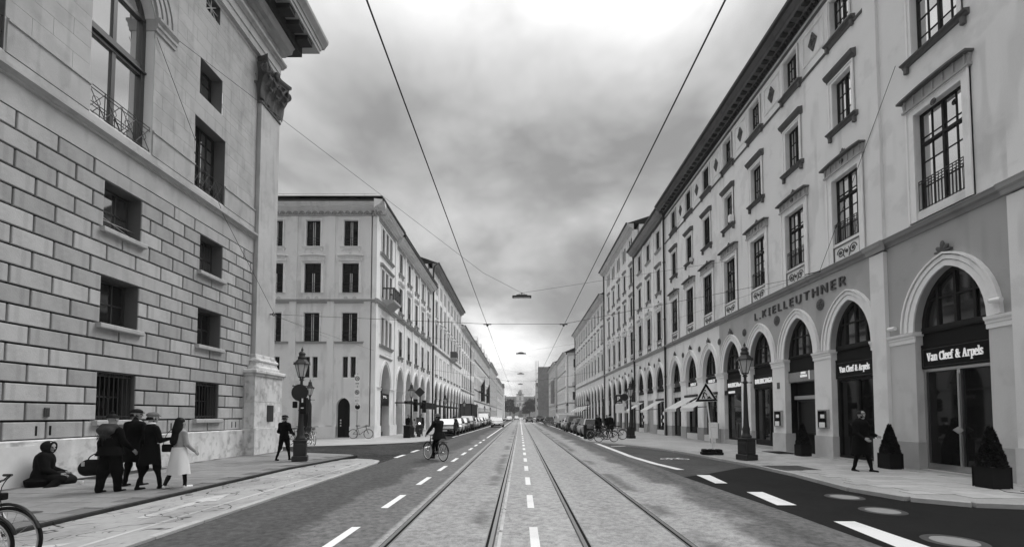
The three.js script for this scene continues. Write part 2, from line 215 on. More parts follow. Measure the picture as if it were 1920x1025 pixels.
struct('road', flat(-5.2, 5.0, 14, -620, 0.008), M.road);
struct('cycle_lane', flatPoly([[4.72, -12.9], [4.72, -27], [5.4, -27.5], [6.4, -25.6], [7.4, -22.4], [7.75, -20], [8.2, -15.3], [7.4, -15.1], [5.6, -13.5]], 0.0105), M.asphaltMid);
struct('cycle_lane', flatPoly([[4.9, 14], [4.9, -8], [4.72, -12.9], [5.6, -13.5], [7.4, -15.1], [8.2, -15.3], [7.85, -10.5], [8.3, -9.1], [9.8, -8.6], [16, -8.3], [26, -8.2], [26, 14]], 0.0105), M.asphaltNew);
struct('side_road', flatPoly([[-60, -19.8], [-60, -24], [-13, -23.9], [-11, -24.7], [-8.4, -26.3], [-6.6, -28], [-5.3, -29], [-5.3, -20.5], [-6.9, -19.2], [-11, -21]], 0.0105), M.asphalt);
// rails: grooved tram rails let into the bed
for (const x of [-1.85, -0.415, 0.905, 2.34]) {
  const inn = (x < -1 || (x > 0 && x < 1.5)) ? 1 : -1;
  const r = thing('tram_rail', { '-1.85': 'leftmost tram rail, beside the dashed line of the car lane', '-0.415': 'second tram rail from the left, a wide double line running away', '0.905': 'third tram rail, just right of the dashed centre line', '2.34': 'rightmost tram rail, nearest the dark cycle lane' }[x], 'rail', [x, 0, 0], 0, 'tram rails in the road');
  obj('rail_bed', flat(-0.06, 0.06, 14, -620, 0.0125), M.railBed, r);
  obj('rail_head', box(-0.028 - inn * 0.012, 0.024 - inn * 0.012, 0.0125, 0.018, 14, -620), M.rail, r);
  obj('groove', flat(inn > 0 ? 0.014 : -0.052, inn > 0 ? 0.052 : -0.014, 14, -620, 0.0152), M.groove, r);
  obj('rail_lip', box(inn * 0.054, inn * 0.066, 0.0125, 0.0165, 14, -620), M.rail, r);
}
obj('rail_bed', flat(-0.315, -0.265, 14, -620, 0.0118), M.paintWorn).userData.kind = 'structure';
// painted markings
function marking(label, gs, m = M.paint, cat = 'road marking', group) { return tag(obj('road_marking', gs, m), label, cat, group); }
for (let k = 0; k < 12; k++) { const z = -5.75 - 2.85 * k; marking(['white centre dash between the rails, nearest the camera', 'second white centre dash between the rails', 'third white centre dash between the rails'][k] || 'short white dash in the row between the middle rails', flat(0.145, 0.275, z, z - 1.4, 0.0125), M.paint, 'road marking', 'white dashes along the tram centre'); }
marking('solid white line between the tram tracks, far down the street', flat(0.15, 0.26, -41, -300, 0.0125));
for (let k = 0; k < 10; k++) { const z = -5.75 - 2.85 * k; marking(['white lane dash left of the rails, nearest the camera', 'second white lane dash left of the rails', 'third white lane dash left of the rails'][k] || 'short white dash in the row left of the rails', flat(-2.67, -2.53, z, z - 1.4, 0.0135), M.paint, 'road marking', 'white dashes left of the rails'); }
marking('solid white lane line left of the rails, in front of the oncoming car', flat(-2.66, -2.52, -35, -250, 0.0135));
[[-18.7, 0], [-21.5, 1], [-24.3, 2]].forEach(([z, k]) => marking(['white dash on the left edge, nearest the pale island tip', 'white dash on the left edge, beside the cyclist', 'white dash on the left edge, beyond the cyclist'][k], flat(-5.3, -5.12, z, z - 1.4, 0.0145), M.paint, 'road marking', 'white dashes across the side street'));
marking('white line along the row of cars parked on the left', ribbon([[-5.45, -36], [-5.2, -50], [-4.9, -69], [-4.9, -200]], 0.14, 0.0145));
marking('wide white line along the cycle lane and parked cars on the right', ribbon([[5.24, -14.6], [4.95, -16.5], [4.78, -19.2], [4.84, -26.5], [5.2, -45.8], [5.2, -180]], 0.26, 0.0145));
[[[5.46, -11.7, 5.24], [5.24, -13.32, 5.46]], [[5.47, -8.87, 5.3], [5.27, -10.39, 5.45]], [[5.55, -6.0, 5.4], [5.3, -7.53, 5.46]]].forEach(([[, za], [, zb]], k) => marking(['white cycle lane dash on the dark asphalt, farthest', 'middle white cycle lane dash on the dark asphalt', 'white cycle lane dash on the dark asphalt, nearest the camera'][k], flatPoly([[5.1 - 0.02 * k, za], [5.42 + 0.05 * k, za], [5.64 - 0.02 * k, zb], [5.25, zb]], 0.0125), M.paint, 'road marking', 'cycle lane dashes'));
function bikeMark(x, z, s, label, turn = 0) { // painted bicycle symbol
  const g = []; const C = (cx, cy, r) => { const t = []; for (let i = 0; i < 20; i++) { const a = i / 20 * 2 * Math.PI, b = (i + 1) / 20 * 2 * Math.PI; t.push(...quad([cx + r * Math.cos(a), 0, -(cy + r * Math.sin(a))], [cx + r * Math.cos(b), 0, -(cy + r * Math.sin(b))], [cx + (r + .1) * Math.cos(b), 0, -(cy + (r + .1) * Math.sin(b))], [cx + (r + .1) * Math.cos(a), 0, -(cy + (r + .1) * Math.sin(a))])); } g.push(triGeo(t)); };
  const Ln = (a, b, c, d) => { const l = Math.hypot(c - a, d - b), nx = -(d - b) / l * 0.045, ny = (c - a) / l * 0.045; g.push(triGeo(quad([a + nx, 0, -(b + ny)], [a - nx, 0, -(b - ny)], [c - nx, 0, -(d - ny)], [c + nx, 0, -(d + ny)]))); };
  C(-0.55, 0, 0.3); C(0.55, 0, 0.3); Ln(-0.55, 0, -0.25, 0.55); Ln(-0.25, 0.55, 0.4, 0.55); Ln(0.4, 0.55, 0.05, 0); Ln(0.05, 0, -0.28, 0.5); Ln(0.55, 0, 0.38, 0.7); Ln(0.38, 0.7, 0.62, 0.72); Ln(-0.4, 0.66, -0.14, 0.66);
  const m = mergeGeometries(g.map((q) => { q.translate(0, 0, 0); return q; })); m.scale(s, 1, s).rotateY(turn).translate(x, 0.0125, z); return marking(label, m, M.paint);
}
bikeMark(6.3, -18.2, 0.62, 'white painted bicycle symbol on the cycle lane near the roadworks sign');
marking('small white painted arrow on the cycle lane before the parked bicycles', flatPoly([[5.2, -25.6], [6.2, -26.0], [6.2, -26.3], [6.5, -25.9], [6.2, -25.5], [6.2, -25.75], [5.2, -25.4]], 0.0125));
// pavement on the left with its cycle track
const PAVL = 0.10, PAVR = 0.10;
const leftPave = [[-12.2, 14], [-7.5, 14], [-7.5, -14.4], [-7.05, -17.8], [-6.95, -18.8], [-7.3, -19.4], [-8.2, -19.8], [-10.4, -20.6], [-11, -21.3], [-12.2, -22], [-30, -22.4], [-30, -20.5], [-12.2, -20.5]];
const pl = tag(obj('pavement', slabPoly(leftPave, -0.05, PAVL - 0.012), M.joint), null, null, null, 'structure');
function pave(parent, x0, x1, z0, z1, sx, sz, y, mats, inside, seed) {
  const r = mulberry(seed), geos = [0, 1].map((k) => { const g = bake(new THREE.BoxGeometry(sx - 0.012, 0.03, sz - 0.012)); g.userData.baked = 1; return g; }); let row = 0, n = 0;
  for (let z = z0; z > z1; z -= sz, row++) for (let x = x0 + (row % 2 ? sx / 2 : 0); x + sx <= x1 + 1e-6; x += sx) { if (!inside(x, z) || !inside(x + sx, z) || !inside(x, z - sz) || !inside(x + sx, z - sz) || n >= 298) continue;
    const o = obj('paving_slab', geos[n % 2], mats[Math.floor(r() * mats.length)], parent); o.position.set(x + sx / 2, y - 0.015 + (r() - 0.5) * 0.003, z - sz / 2); o.rotation.y = (n % 3) ? 0 : Math.PI; n++; }
}
const inPoly = (poly) => (x, z) => { let c = false; for (let i = 0, j = poly.length - 1; i < poly.length; j = i++) { const [a, b] = poly[i], [d, e] = poly[j]; if ((b > z) !== (e > z) && x < (d - a) * (z - b) / (e - b) + a) c = !c; } return c; };
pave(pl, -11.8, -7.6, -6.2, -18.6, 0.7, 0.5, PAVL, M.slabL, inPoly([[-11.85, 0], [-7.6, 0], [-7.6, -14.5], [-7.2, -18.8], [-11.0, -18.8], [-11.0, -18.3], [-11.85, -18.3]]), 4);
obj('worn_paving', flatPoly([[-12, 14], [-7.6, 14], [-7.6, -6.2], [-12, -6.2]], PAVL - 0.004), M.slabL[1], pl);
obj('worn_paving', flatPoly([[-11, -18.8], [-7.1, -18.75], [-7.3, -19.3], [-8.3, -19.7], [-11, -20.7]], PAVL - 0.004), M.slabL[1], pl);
function kerb(line, y0, y1, w, m, side = 1, name = 'kerb', label, one = 1.0) { // kerb stones about a metre long along a polyline
  const k = thing(name, null, null); tag(k, null, null, null, 'structure'); let carry = [];
  for (let i = 0; i + 1 < line.length; i++) { const [x, z] = line[i], [a, b] = line[i + 1], L = Math.hypot(a - x, b - z), n = Math.max(1, Math.round(L / one)); for (let q = 0; q < n; q++) { const g = rbox(0.004, L / n - 0.004, y0, y1, 0, w, 0.012, 1); const o = obj('kerb_stone', g, Array.isArray(m) ? m[(i + q) % m.length] : m, k); o.position.set(x + (a - x) * q / n, 0, z + (b - z) * q / n); o.rotation.y = Math.atan2(-(b - z), a - x); if (side < 0) o.translateZ(-w); } }
  return k;
}
kerb([[-7.5, -4], [-7.5, -14.4], [-7.05, -17.8], [-6.95, -18.8], [-7.3, -19.4], [-8.2, -19.8], [-10.4, -20.6]], -0.02, PAVL + 0.003, 0.11, M.kerbDark, 1);
struct('cycle_track', slabPoly([[-7.5, 14], [-5.36, 14], [-5.36, -16.4], [-5.5, -17.2], [-5.85, -17.6], [-6.6, -17.9], [-7.1, -17.5], [-7.5, -14.4]], -0.05, 0.045), M.lane);
kerb([[-5.24, -3.5], [-5.24, -16.4], [-5.42, -17.25], [-5.85, -17.7], [-6.6, -18.0]], -0.02, 0.048, 0.13, [M.kerb, M.slab[1]], -1);
marking('thin white line along the pale cycle track on the left', flat(-5.86, -5.78, -3, -16.2, 0.0495), M.paintWorn);
marking('worn white arrow painted on the pale cycle track', flatPoly([[-6.5, -7.6], [-6.3, -7.6], [-6.36, -9.1], [-6.15, -9.1], [-6.45, -10.0], [-6.75, -9.1], [-6.56, -9.1]], 0.0495), M.paintWorn);
marking('worn white bar painted across the pale cycle track', flatPoly([[-7.3, -5.3], [-6.1, -5.9], [-6.1, -6.15], [-7.3, -5.6]], 0.0495), M.paintWorn);
bikeMark(-6.5, -12.6, 0.5, 'worn white bicycle symbol on the pale cycle track beside the lamp', 0).material = M.paintWorn; scene.children[scene.children.length - 1].position.y = 0.037;
// pavement beyond the side street on the left
const farL = [[-60, -24], [-13, -23.9], [-11, -24.7], [-8.4, -26.3], [-6.6, -28.1], [-5.9, -30.2], [-5.62, -33.5], [-5.9, -35.6], [-7.5, -36.4], [-7.6, -40], [-7.6, -290], [-11.4, -290], [-11.4, -34], [-60, -34]];
tag(obj('pavement', slabPoly(farL, -0.05, PAVL), M.slab[3]), null, null, null, 'structure');
kerb([[-24, -23.95], [-13, -23.9], [-11, -24.7], [-8.4, -26.3], [-6.6, -28.1], [-5.9, -30.2], [-5.62, -33.5], [-5.9, -35.6], [-7.5, -36.4], [-7.6, -60]], -0.02, PAVL + 0.004, 0.14, [M.kerb, M.slab[3]], -1, 'kerb', 0, 1.3);
// pavement on the right
const rightPave = [[26, -8.3], [13, -8.4], [10, -8.55], [8.85, -8.8], [8.15, -9.35], [7.85, -10.5], [8.12, -13], [8.15, -15.3], [7.75, -20.3], [7.4, -22.6], [6.3, -25.8], [5.3, -27.7], [4.62, -29.4], [4.5, -32.5], [5, -33.4], [7.1, -34.4], [7.1, -290], [12.9, -290], [12.9, -30], [26, -10]];
const pr = tag(obj('pavement', slabPoly(rightPave, -0.05, PAVR - 0.012), M.slab[3]), null, null, null, 'structure');
pave(pr, 7.9, 12.25, -8.7, -21.8, 0.55, 0.44, PAVR, M.slab, inPoly([[13, -8.55], [10, -8.75], [8.95, -9.0], [8.3, -9.5], [8.05, -10.6], [8.3, -13], [8.35, -15.3], [7.95, -20.3], [7.6, -22.3], [13, -22.3]]), 8);
obj('worn_paving', flatPoly([[7.7, -21.9], [7.4, -22.8], [6.35, -25.9], [5.4, -27.8], [4.75, -29.4], [4.62, -32.5], [7.2, -34.5], [7.2, -290], [12.4, -290], [12.4, -21.9]], PAVR - 0.002), M.slab[1], pr);
kerb([[26, -8.25], [13, -8.35], [10, -8.5], [8.8, -8.76], [8.1, -9.32], [7.8, -10.5], [8.07, -13], [8.1, -15.3], [7.7, -20.3], [7.35, -22.6], [6.25, -25.8], [5.25, -27.7], [4.57, -29.4], [4.45, -32.5], [5, -33.5], [7.1, -34.5], [7.1, -60]], -0.02, PAVR + 0.003, 0.14, [M.slab[1], M.kerb, M.slab[3]], -1, 'kerb', 0, 1.1);
{ const o = tag(obj('access_cover', rbox(8.05, 9.3, 0.09, PAVR + 0.006, -15, -13.8, 0.004, 1), M.cover), 'large dark square cover set in the right pavement beside the lamp', 'cover');
  tag(obj('door_mat', rbox(11.3, 12.2, 0.09, PAVR + 0.012, -20.9, -19.5, 0.005, 1), M.rubber), 'dark mat on the pavement before the open passage', 'mat'); }
[[6.74, -8.35, 'oval-looking pale manhole cover in the dark asphalt, middle of three'], [7.05, -9.75, 'pale manhole cover in the dark asphalt, farthest of three'], [6.12, -6.35, 'pale manhole cover in the dark asphalt, nearest, cut by the lower edge']].forEach(([x, z, l]) => { const t = thing('manhole_cover', l, 'manhole cover', [x, 0, z], rnd() * 3, 'manhole covers on the right'); obj('rim', lathe([[0.27, 0.006], [0.275, 0.017], [0.36, 0.017], [0.375, 0.006]], 28), M.cover, t); obj('plate', [new THREE.CylinderGeometry(0.268, 0.268, 0.012, 28).translate(0, 0.0085, 0)], M.coverPlate, t); obj('asphalt_collar', new THREE.RingGeometry(0.376, 0.52, 24).rotateX(-Math.PI / 2).translate(0, 0.0112, 0), M.rubber, t); });
{ const t = thing('valve_cover', 'small dark oval valve cover in the left pavement behind the bicycles', 'cover', [-8.45, PAVL, -7.8]); obj('plate', new THREE.CylinderGeometry(0.1, 0.1, 0.012, 16).scale(1.4, 1, 1), M.cover, t); }

{ const t = thing('light_well_grate', 'dark iron grate in the left pavement along the stone wall, behind the walkers', 'grate', [-11.45, PAVL, -13]); obj('grate_bars', [...[...Array(24)].map((_, i) => box(-0.28, 0.28, 0, 0.012, -1.2 + i * 0.1, -1.16 + i * 0.1)), box(-0.3, -0.27, 0, 0.014, -1.22, 1.22), box(0.27, 0.3, 0, 0.014, -1.22, 1.22)], M.cover, t); obj('pit', [box(-0.28, 0.28, -0.02, 0.004, -1.2, 1.2)], M.black, t); }
// ---------------------------------------------------------------- facades: local x along the wall, y up, z out to the street
const memo = {};
const geo = (key, fn) => memo[key] ||= (() => { const g = bake(fn()); g.userData.baked = 1; return g; })();
const ring = (x0, x1, y0, y1, t, z0, z1, tb = t) => plate(rect(x0 - t, x1 + t, y0 - tb, y1 + t), z0, z1, [rect(x0, x1, y0, y1)]);
const PROF = { // mouldings: [out, up]
  sill: [[0, -0.16], [0.05, -0.14], [0.09, -0.06], [0.16, -0.04], [0.18, 0], [0, 0.03]],
  hood: [[0, 0], [0.05, 0.02], [0.08, 0.1], [0.16, 0.15], [0.2, 0.22], [0.22, 0.28], [0, 0.34]],
  string: [[0, -0.18], [0.05, -0.16], [0.07, -0.06], [0.16, -0.02], [0.19, 0.06], [0.22, 0.1], [0.16, 0.14], [0, 0.17]],
  impost: [[0, 0], [0.03, 0.01], [0.03, 0.12], [0.055, 0.15], [0.055, 0.2], [0.1, 0.25], [0.11, 0.32], [0, 0.33]],
  crown: [[0, 0], [0.06, 0.02], [0.1, 0.12], [0.22, 0.16], [0.25, 0.24], [0.5, 0.3], [0.52, 0.44], [0.58, 0.48], [0.68, 0.6], [0.72, 0.64], [0.72, 0.72], [0, 0.8]],
};
const matIds = new Map(), keyOf = (o) => Object.entries(o).map(([k, v]) => { if (v && v.isMaterial) { if (!matIds.has(v)) matIds.set(v, matIds.size); v = 'm' + matIds.get(v); } return k + ':' + v; }).join('|');
function makeWindow(o) { // a window standing at y = 0, centred on x = 0; children: frame, pane, surround, sill, hood ...
  const { w, h, D = 0.42 } = o, kk = keyOf(o), k = (s) => `${s}|${kk}`, gp = new THREE.Group(); gp.name = 'window';
  const zf = o.zf ?? -Math.min(D - 0.1, 0.24), cols = o.cols || 2, rows = o.rows || 3, tr = o.transom, fm = o.frameMat || M.frame, bt = o.thin ? 0.022 : 0.03;
  const bars = [ring(-w / 2 + 0.06, w / 2 - 0.06, 0.07, h - 0.06, 0.06, zf, zf + 0.07, 0.07), box(-0.035, 0.035, 0.07, h - 0.06, zf + 0.005, zf + 0.085)];
  if (tr) bars.push(box(-w / 2 + 0.06, w / 2 - 0.06, h * tr - 0.04, h * tr + 0.04, zf + 0.002, zf + 0.1));
  for (let i = 1; i < cols; i++) { const x = -w / 2 + w * i / cols; if (Math.abs(x) > 0.05) bars.push(box(x - bt / 2, x + bt / 2, 0.07, h - 0.06, zf + 0.012, zf + 0.055)); }
  for (let j = 1; j < rows; j++) { const y = h * j / rows; if (!tr || Math.abs(y - h * tr) > 0.1) bars.push(box(-w / 2 + 0.06, w / 2 - 0.06, y - bt / 2, y + bt / 2, zf + 0.01, zf + 0.052)); }
  obj('frame', geo(k('f'), () => bars), fm, gp);
  if (o.each) { for (let i = 0; i < cols; i++) for (let j = 0; j < rows; j++) { const a = -w / 2 + w * i / cols, y = h * j / rows; const p = obj('pane', geo(`pe|${w}|${h}|${cols}|${rows}`, () => box(0.012, w / cols - 0.012, 0.012, h / rows - 0.012, 0, 0.012)), o.paneMats[(i * 7 + j * 5 + (i * j) % 3) % o.paneMats.length], gp); p.position.set(a, y, zf + 0.018); p.rotation.set((rnd() - .5) * 0.01, (rnd() - .5) * 0.012, 0); } }
  else for (const s of [-1, 1]) { const p = obj('pane', geo(`p2|${w}|${h}|${D}`, () => box(-w / 4 + 0.03, w / 4 - 0.03, 0.06, h - 0.05, -0.006, 0.006)), o.glass || M.glassCoat, gp); p.position.set(s * w / 4, 0, zf + 0.02); }
  if (o.inner) obj('casement', geo(k('i'), () => [box(-0.085, -0.04, 0.1, h * (tr || 1) - 0.08, zf + 0.03, zf + 0.075), box(0.04, 0.085, 0.1, h * (tr || 1) - 0.08, zf + 0.03, zf + 0.075)]), M.frameLight, gp);
  if (o.surround) obj('surround', geo(k('s'), () => { const t = o.surround, b = o.below || 0; return [ring(-w / 2, w / 2, -b, h, t, 0, 0.045, 0), ring(-w / 2 - t + 0.05, w / 2 + t - 0.05, -b, h + t - 0.05, 0.05, 0, 0.085, 0)]; }), o.trim, gp);
  if (o.sill) obj('sill', geo(k('l'), () => { const e = o.sill; return [run(lift(PROF.sill, 0), -w / 2 - e, w / 2 + e), ...(o.brackets ? [-1, 1].map((s) => rbox(s * (w / 2 + e - 0.14) - 0.055, s * (w / 2 + e - 0.14) + 0.055, -0.36, -0.14, 0, 0.12, 0.02, 1)) : [])]; }), o.sillMat || o.trim, gp);
  if (o.hood === 'flat') obj('hood', geo(k('h'), () => { const e = (o.surround || 0) + 0.1; return [run(lift(PROF.hood, h + (o.surround || 0.1)), -w / 2 - e, w / 2 + e)]; }), o.hoodMat || o.trim, gp);
  if (o.hood === 'segment') { obj('hood', geo(k('h'), () => { const e = w / 2 + (o.surround || 0) + 0.12, y0 = h + (o.surround || 0.1), a = [], b = [], n = 10; for (let i = 0; i <= n; i++) { const x = -e + 2 * e * i / n, q = 0.06 * (1 - (x / e) ** 2); a.push([x, y0 + 0.30 + q]); b.push([x, y0 + 0.40 + q]); } const c = [[-e + 0.1, y0], [e - 0.1, y0], ...a.slice().reverse().map(([x, y]) => [clamp(x, -e + 0.05, e - 0.05), y])]; return [plate(c, 0, 0.1), ...[...Array(7)].map((_, i) => { const x = -e + 0.16 + (2 * e - 0.32) * i / 6; return box(x - 0.018, x + 0.018, y0 + 0.05, y0 + 0.34, 0.1, 0.135); }), run([[0, y0 - 0.04], [0.14, y0 - 0.03], [0.14, y0 + 0.03], [0, y0 + 0.05]], -e + 0.06, e - 0.06)]; }), o.hoodMat || o.trim, gp);
    obj('hood_cap', geo(k('hc'), () => { const e = w / 2 + (o.surround || 0) + 0.12, y0 = h + (o.surround || 0.1), a = [], b = [], n = 10; for (let i = 0; i <= n; i++) { const x = -e + 2 * e * i / n, q = 0.06 * (1 - (x / e) ** 2); a.push([x, y0 + 0.31 + q]); b.push([x, y0 + 0.37 + q]); } return [plate([...a, ...b.slice().reverse()], 0, 0.26)]; }), o.hoodMat ? M.sootShade : o.trim, gp);
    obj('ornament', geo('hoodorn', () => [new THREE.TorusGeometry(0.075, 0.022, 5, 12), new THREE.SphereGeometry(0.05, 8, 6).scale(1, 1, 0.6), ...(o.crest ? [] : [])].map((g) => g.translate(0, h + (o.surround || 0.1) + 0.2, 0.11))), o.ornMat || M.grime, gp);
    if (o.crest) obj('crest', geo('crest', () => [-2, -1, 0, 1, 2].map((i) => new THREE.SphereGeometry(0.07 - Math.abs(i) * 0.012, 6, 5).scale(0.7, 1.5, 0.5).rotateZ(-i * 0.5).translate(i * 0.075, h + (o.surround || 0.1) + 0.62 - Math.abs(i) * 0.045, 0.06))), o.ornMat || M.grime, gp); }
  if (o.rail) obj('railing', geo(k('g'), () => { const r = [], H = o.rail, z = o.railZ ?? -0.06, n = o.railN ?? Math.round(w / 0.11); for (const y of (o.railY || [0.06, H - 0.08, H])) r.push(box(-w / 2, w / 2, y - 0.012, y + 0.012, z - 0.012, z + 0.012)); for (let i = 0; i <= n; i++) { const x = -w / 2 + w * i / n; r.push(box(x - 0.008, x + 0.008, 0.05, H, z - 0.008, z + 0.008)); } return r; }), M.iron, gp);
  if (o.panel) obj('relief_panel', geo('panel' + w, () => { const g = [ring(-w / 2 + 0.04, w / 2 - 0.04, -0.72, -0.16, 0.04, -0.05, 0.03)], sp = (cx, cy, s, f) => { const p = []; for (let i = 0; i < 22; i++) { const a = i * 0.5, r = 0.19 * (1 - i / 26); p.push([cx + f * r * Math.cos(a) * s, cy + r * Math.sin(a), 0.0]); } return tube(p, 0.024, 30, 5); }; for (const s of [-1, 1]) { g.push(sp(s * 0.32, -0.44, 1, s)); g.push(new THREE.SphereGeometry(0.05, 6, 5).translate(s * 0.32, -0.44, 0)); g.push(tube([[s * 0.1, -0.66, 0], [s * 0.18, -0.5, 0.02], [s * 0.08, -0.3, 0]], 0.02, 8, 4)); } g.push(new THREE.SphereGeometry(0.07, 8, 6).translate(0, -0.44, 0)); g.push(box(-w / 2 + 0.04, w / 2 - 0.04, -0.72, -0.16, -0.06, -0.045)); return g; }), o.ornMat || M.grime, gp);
  return gp;
}
const winProto = {};
function addWindow(parent, o, x, y) { const key = keyOf(o), fresh = !winProto[key]; const g = fresh ? (winProto[key] = makeWindow(o)) : winProto[key].clone(); g.position.set(x, y, 0); parent.add(g); return g; }
const piece = (name, key, fn, m, parent, x = 0, y = 0, z = 0) => { const o = obj(name, key ? geo(key, fn) : fn(), m, parent); o.position.set(x, y, z); return o; };
const D0 = 0.42;
function upperWall(t, len, y0, y1, wins, m, u0 = 0) { obj('wall', plate(rect(u0, len, y0, y1), -D0, 0, wins.map((w) => rect(w.u - w.w / 2, w.u + w.w / 2, w.y, w.y + w.h))), m, t); }
function arches(t, u0, u1, a, list, m, yTop, trim, o = {}) { // wall above the piers with its arched openings, mouldings, piers
  const pts = [[u0, a.spring]]; const L = list.filter((b) => b > u0 && b < u1).sort((p, q) => p - q); for (const u of L) pts.push([u - a.hw, a.spring], ...archLine(u, a.spring, a.hw, a.rise).slice(1, -1), [u + a.hw, a.spring]); pts.push([u1, a.spring], [u1, yTop], [u0, yTop]);
  obj('wall', plate(pts, -D0, 0), m, t);
  for (const u of L) { piece('arch_moulding', `am${a.hw}|${a.rise}|${a.band}`, () => a.plain ? [archBand(0, 0, a.hw, a.rise, 0.02, a.band, 0, 0.05, 16)] : [archBand(0, 0, a.hw, a.rise, 0.0, a.band * 0.42, 0, 0.05, 18), archBand(0, 0, a.hw, a.rise, a.band * 0.48, a.band * 0.78, 0, 0.08, 18), archBand(0, 0, a.hw, a.rise, a.band * 0.86, a.band, 0, 0.12, 18)], trim, t, u, a.spring, 0);
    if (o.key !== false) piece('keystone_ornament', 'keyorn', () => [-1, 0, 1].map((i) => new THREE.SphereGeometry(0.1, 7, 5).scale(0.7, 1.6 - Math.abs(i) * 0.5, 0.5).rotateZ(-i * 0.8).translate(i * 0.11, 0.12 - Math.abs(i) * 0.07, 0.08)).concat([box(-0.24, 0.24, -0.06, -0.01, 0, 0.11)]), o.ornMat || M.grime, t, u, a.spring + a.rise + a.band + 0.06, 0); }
  const edges = [u0, ...L.flatMap((u) => [u - a.hw, u + a.hw]), u1];
  for (let i = 0; i < edges.length; i += 2) { const x0 = edges[i], x1 = edges[i + 1]; if (x1 - x0 < 0.06) continue; const w = x1 - x0;
    piece('pier', `pier${w.toFixed(2)}|${a.spring}`, () => [box(0, w, 0, a.spring, -D0, 0)], o.pierMat || trim, t, x0, 0, 0);
    piece('pier_plinth', `pp${w.toFixed(2)}`, () => [box(-0.03, w + 0.03, 0, 0.95, -D0 - 0.01, 0.035)], o.plinthMat || M.gray, t, x0, 0, 0);
    piece('impost', `im${w.toFixed(2)}`, () => [run(PROF.impost, -0.04, w + 0.04), box(-0.035, w + 0.035, 0.2, 0.33, -D0, -0.001)], trim, t, x0, a.spring - 0.34, 0); }
}
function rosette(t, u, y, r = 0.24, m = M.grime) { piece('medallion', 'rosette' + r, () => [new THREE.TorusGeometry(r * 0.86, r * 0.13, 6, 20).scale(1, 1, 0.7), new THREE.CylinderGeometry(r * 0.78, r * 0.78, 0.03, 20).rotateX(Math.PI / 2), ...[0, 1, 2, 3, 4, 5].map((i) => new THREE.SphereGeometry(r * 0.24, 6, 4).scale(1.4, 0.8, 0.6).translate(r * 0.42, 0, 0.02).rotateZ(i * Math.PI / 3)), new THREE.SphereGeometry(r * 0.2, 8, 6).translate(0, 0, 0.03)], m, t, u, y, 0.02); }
function cornice(t, len, y, o, m) { // frieze, dentils, crown and gutter
  obj('cornice', [run(lift(PROF.crown, y, o.s || 1), o.u0 || 0, len)], m, t);
  if (o.dentil) obj('dentils', geo(`den${len}|${y}|${o.dentil}`, () => { const g = []; for (let u = (o.u0 || 0) + 0.05; u < len - 0.1; u += o.dentil) g.push(box(u, u + o.dentil * 0.55, y - 0.02, y + 0.15, 0.05, 0.2)); if (o.modillion) for (let u = (o.u0 || 0) + 0.1; u < len - 0.2; u += o.modillion) g.push(box(u, u + o.modillion * 0.42, y + 0.2, y + 0.36, 0.1, 0.5)); return g; }), o.dentMat || M.grime, t);
  if (o.scallop) obj('scallop_frieze', geo(`sc${len}|${y}`, () => { const g = []; for (let u = (o.u0 || 0) + 0.25; u < len - 0.1; u += 0.5) { g.push(new THREE.TorusGeometry(0.19, 0.045, 5, 10, Math.PI).translate(u, y - 0.28, 0.06)); g.push(new THREE.SphereGeometry(0.11, 7, 5).scale(1, 1, 0.6).translate(u, y - 0.25, 0.03)); } g.push(box(o.u0 || 0, len, y - 0.42, y - 0.34, 0, 0.07)); return g; }), M.gray, t);
  const s = o.s || 1; obj('gutter', [run([[0.72 * s, y + 0.66 * s], [0.86 * s, y + 0.68 * s], [0.88 * s, y + 0.8 * s], [0.72 * s, y + 0.82 * s]], o.u0 || 0, len)], M.zinc, t);
}
function roof(t, u0, u1, y, depth, h, m = M.roofTile, out = 0.7) { obj('roof', [run([[out, y], [out, y + 0.05], [-depth * 0.5, y + h], [-depth, y + 0.05], [-depth, y]], u0, u1)], m, t); }
const body = (t, u0, u1, y1, depth, m) => obj('building_body', [box(u0 + 0.01, u1 - 0.01, 0, y1, -depth, -D0 - 0.16)], m, t);
function downpipe(t, u, y0, y1, r = 0.075) { obj('downpipe', geo(`dp${y0}|${y1}|${r}`, () => [bar([0, y0, 0.14], [0, y1 - 0.9, 0.14], r, r, 8), tube([[0, y1 - 0.95, 0.14], [0, y1 - 0.5, 0.2], [0, y1 - 0.1, 0.62]], r, 8, 8), ...[0.25, 0.5, 0.75].map((k) => bar([0, y0 + (y1 - y0) * k, 0.14], [0, y0 + (y1 - y0) * k + 0.12, 0.14], r * 1.35, r * 1.35, 8))]), M.blackMetal, t).position.set(u, 0, 0); }
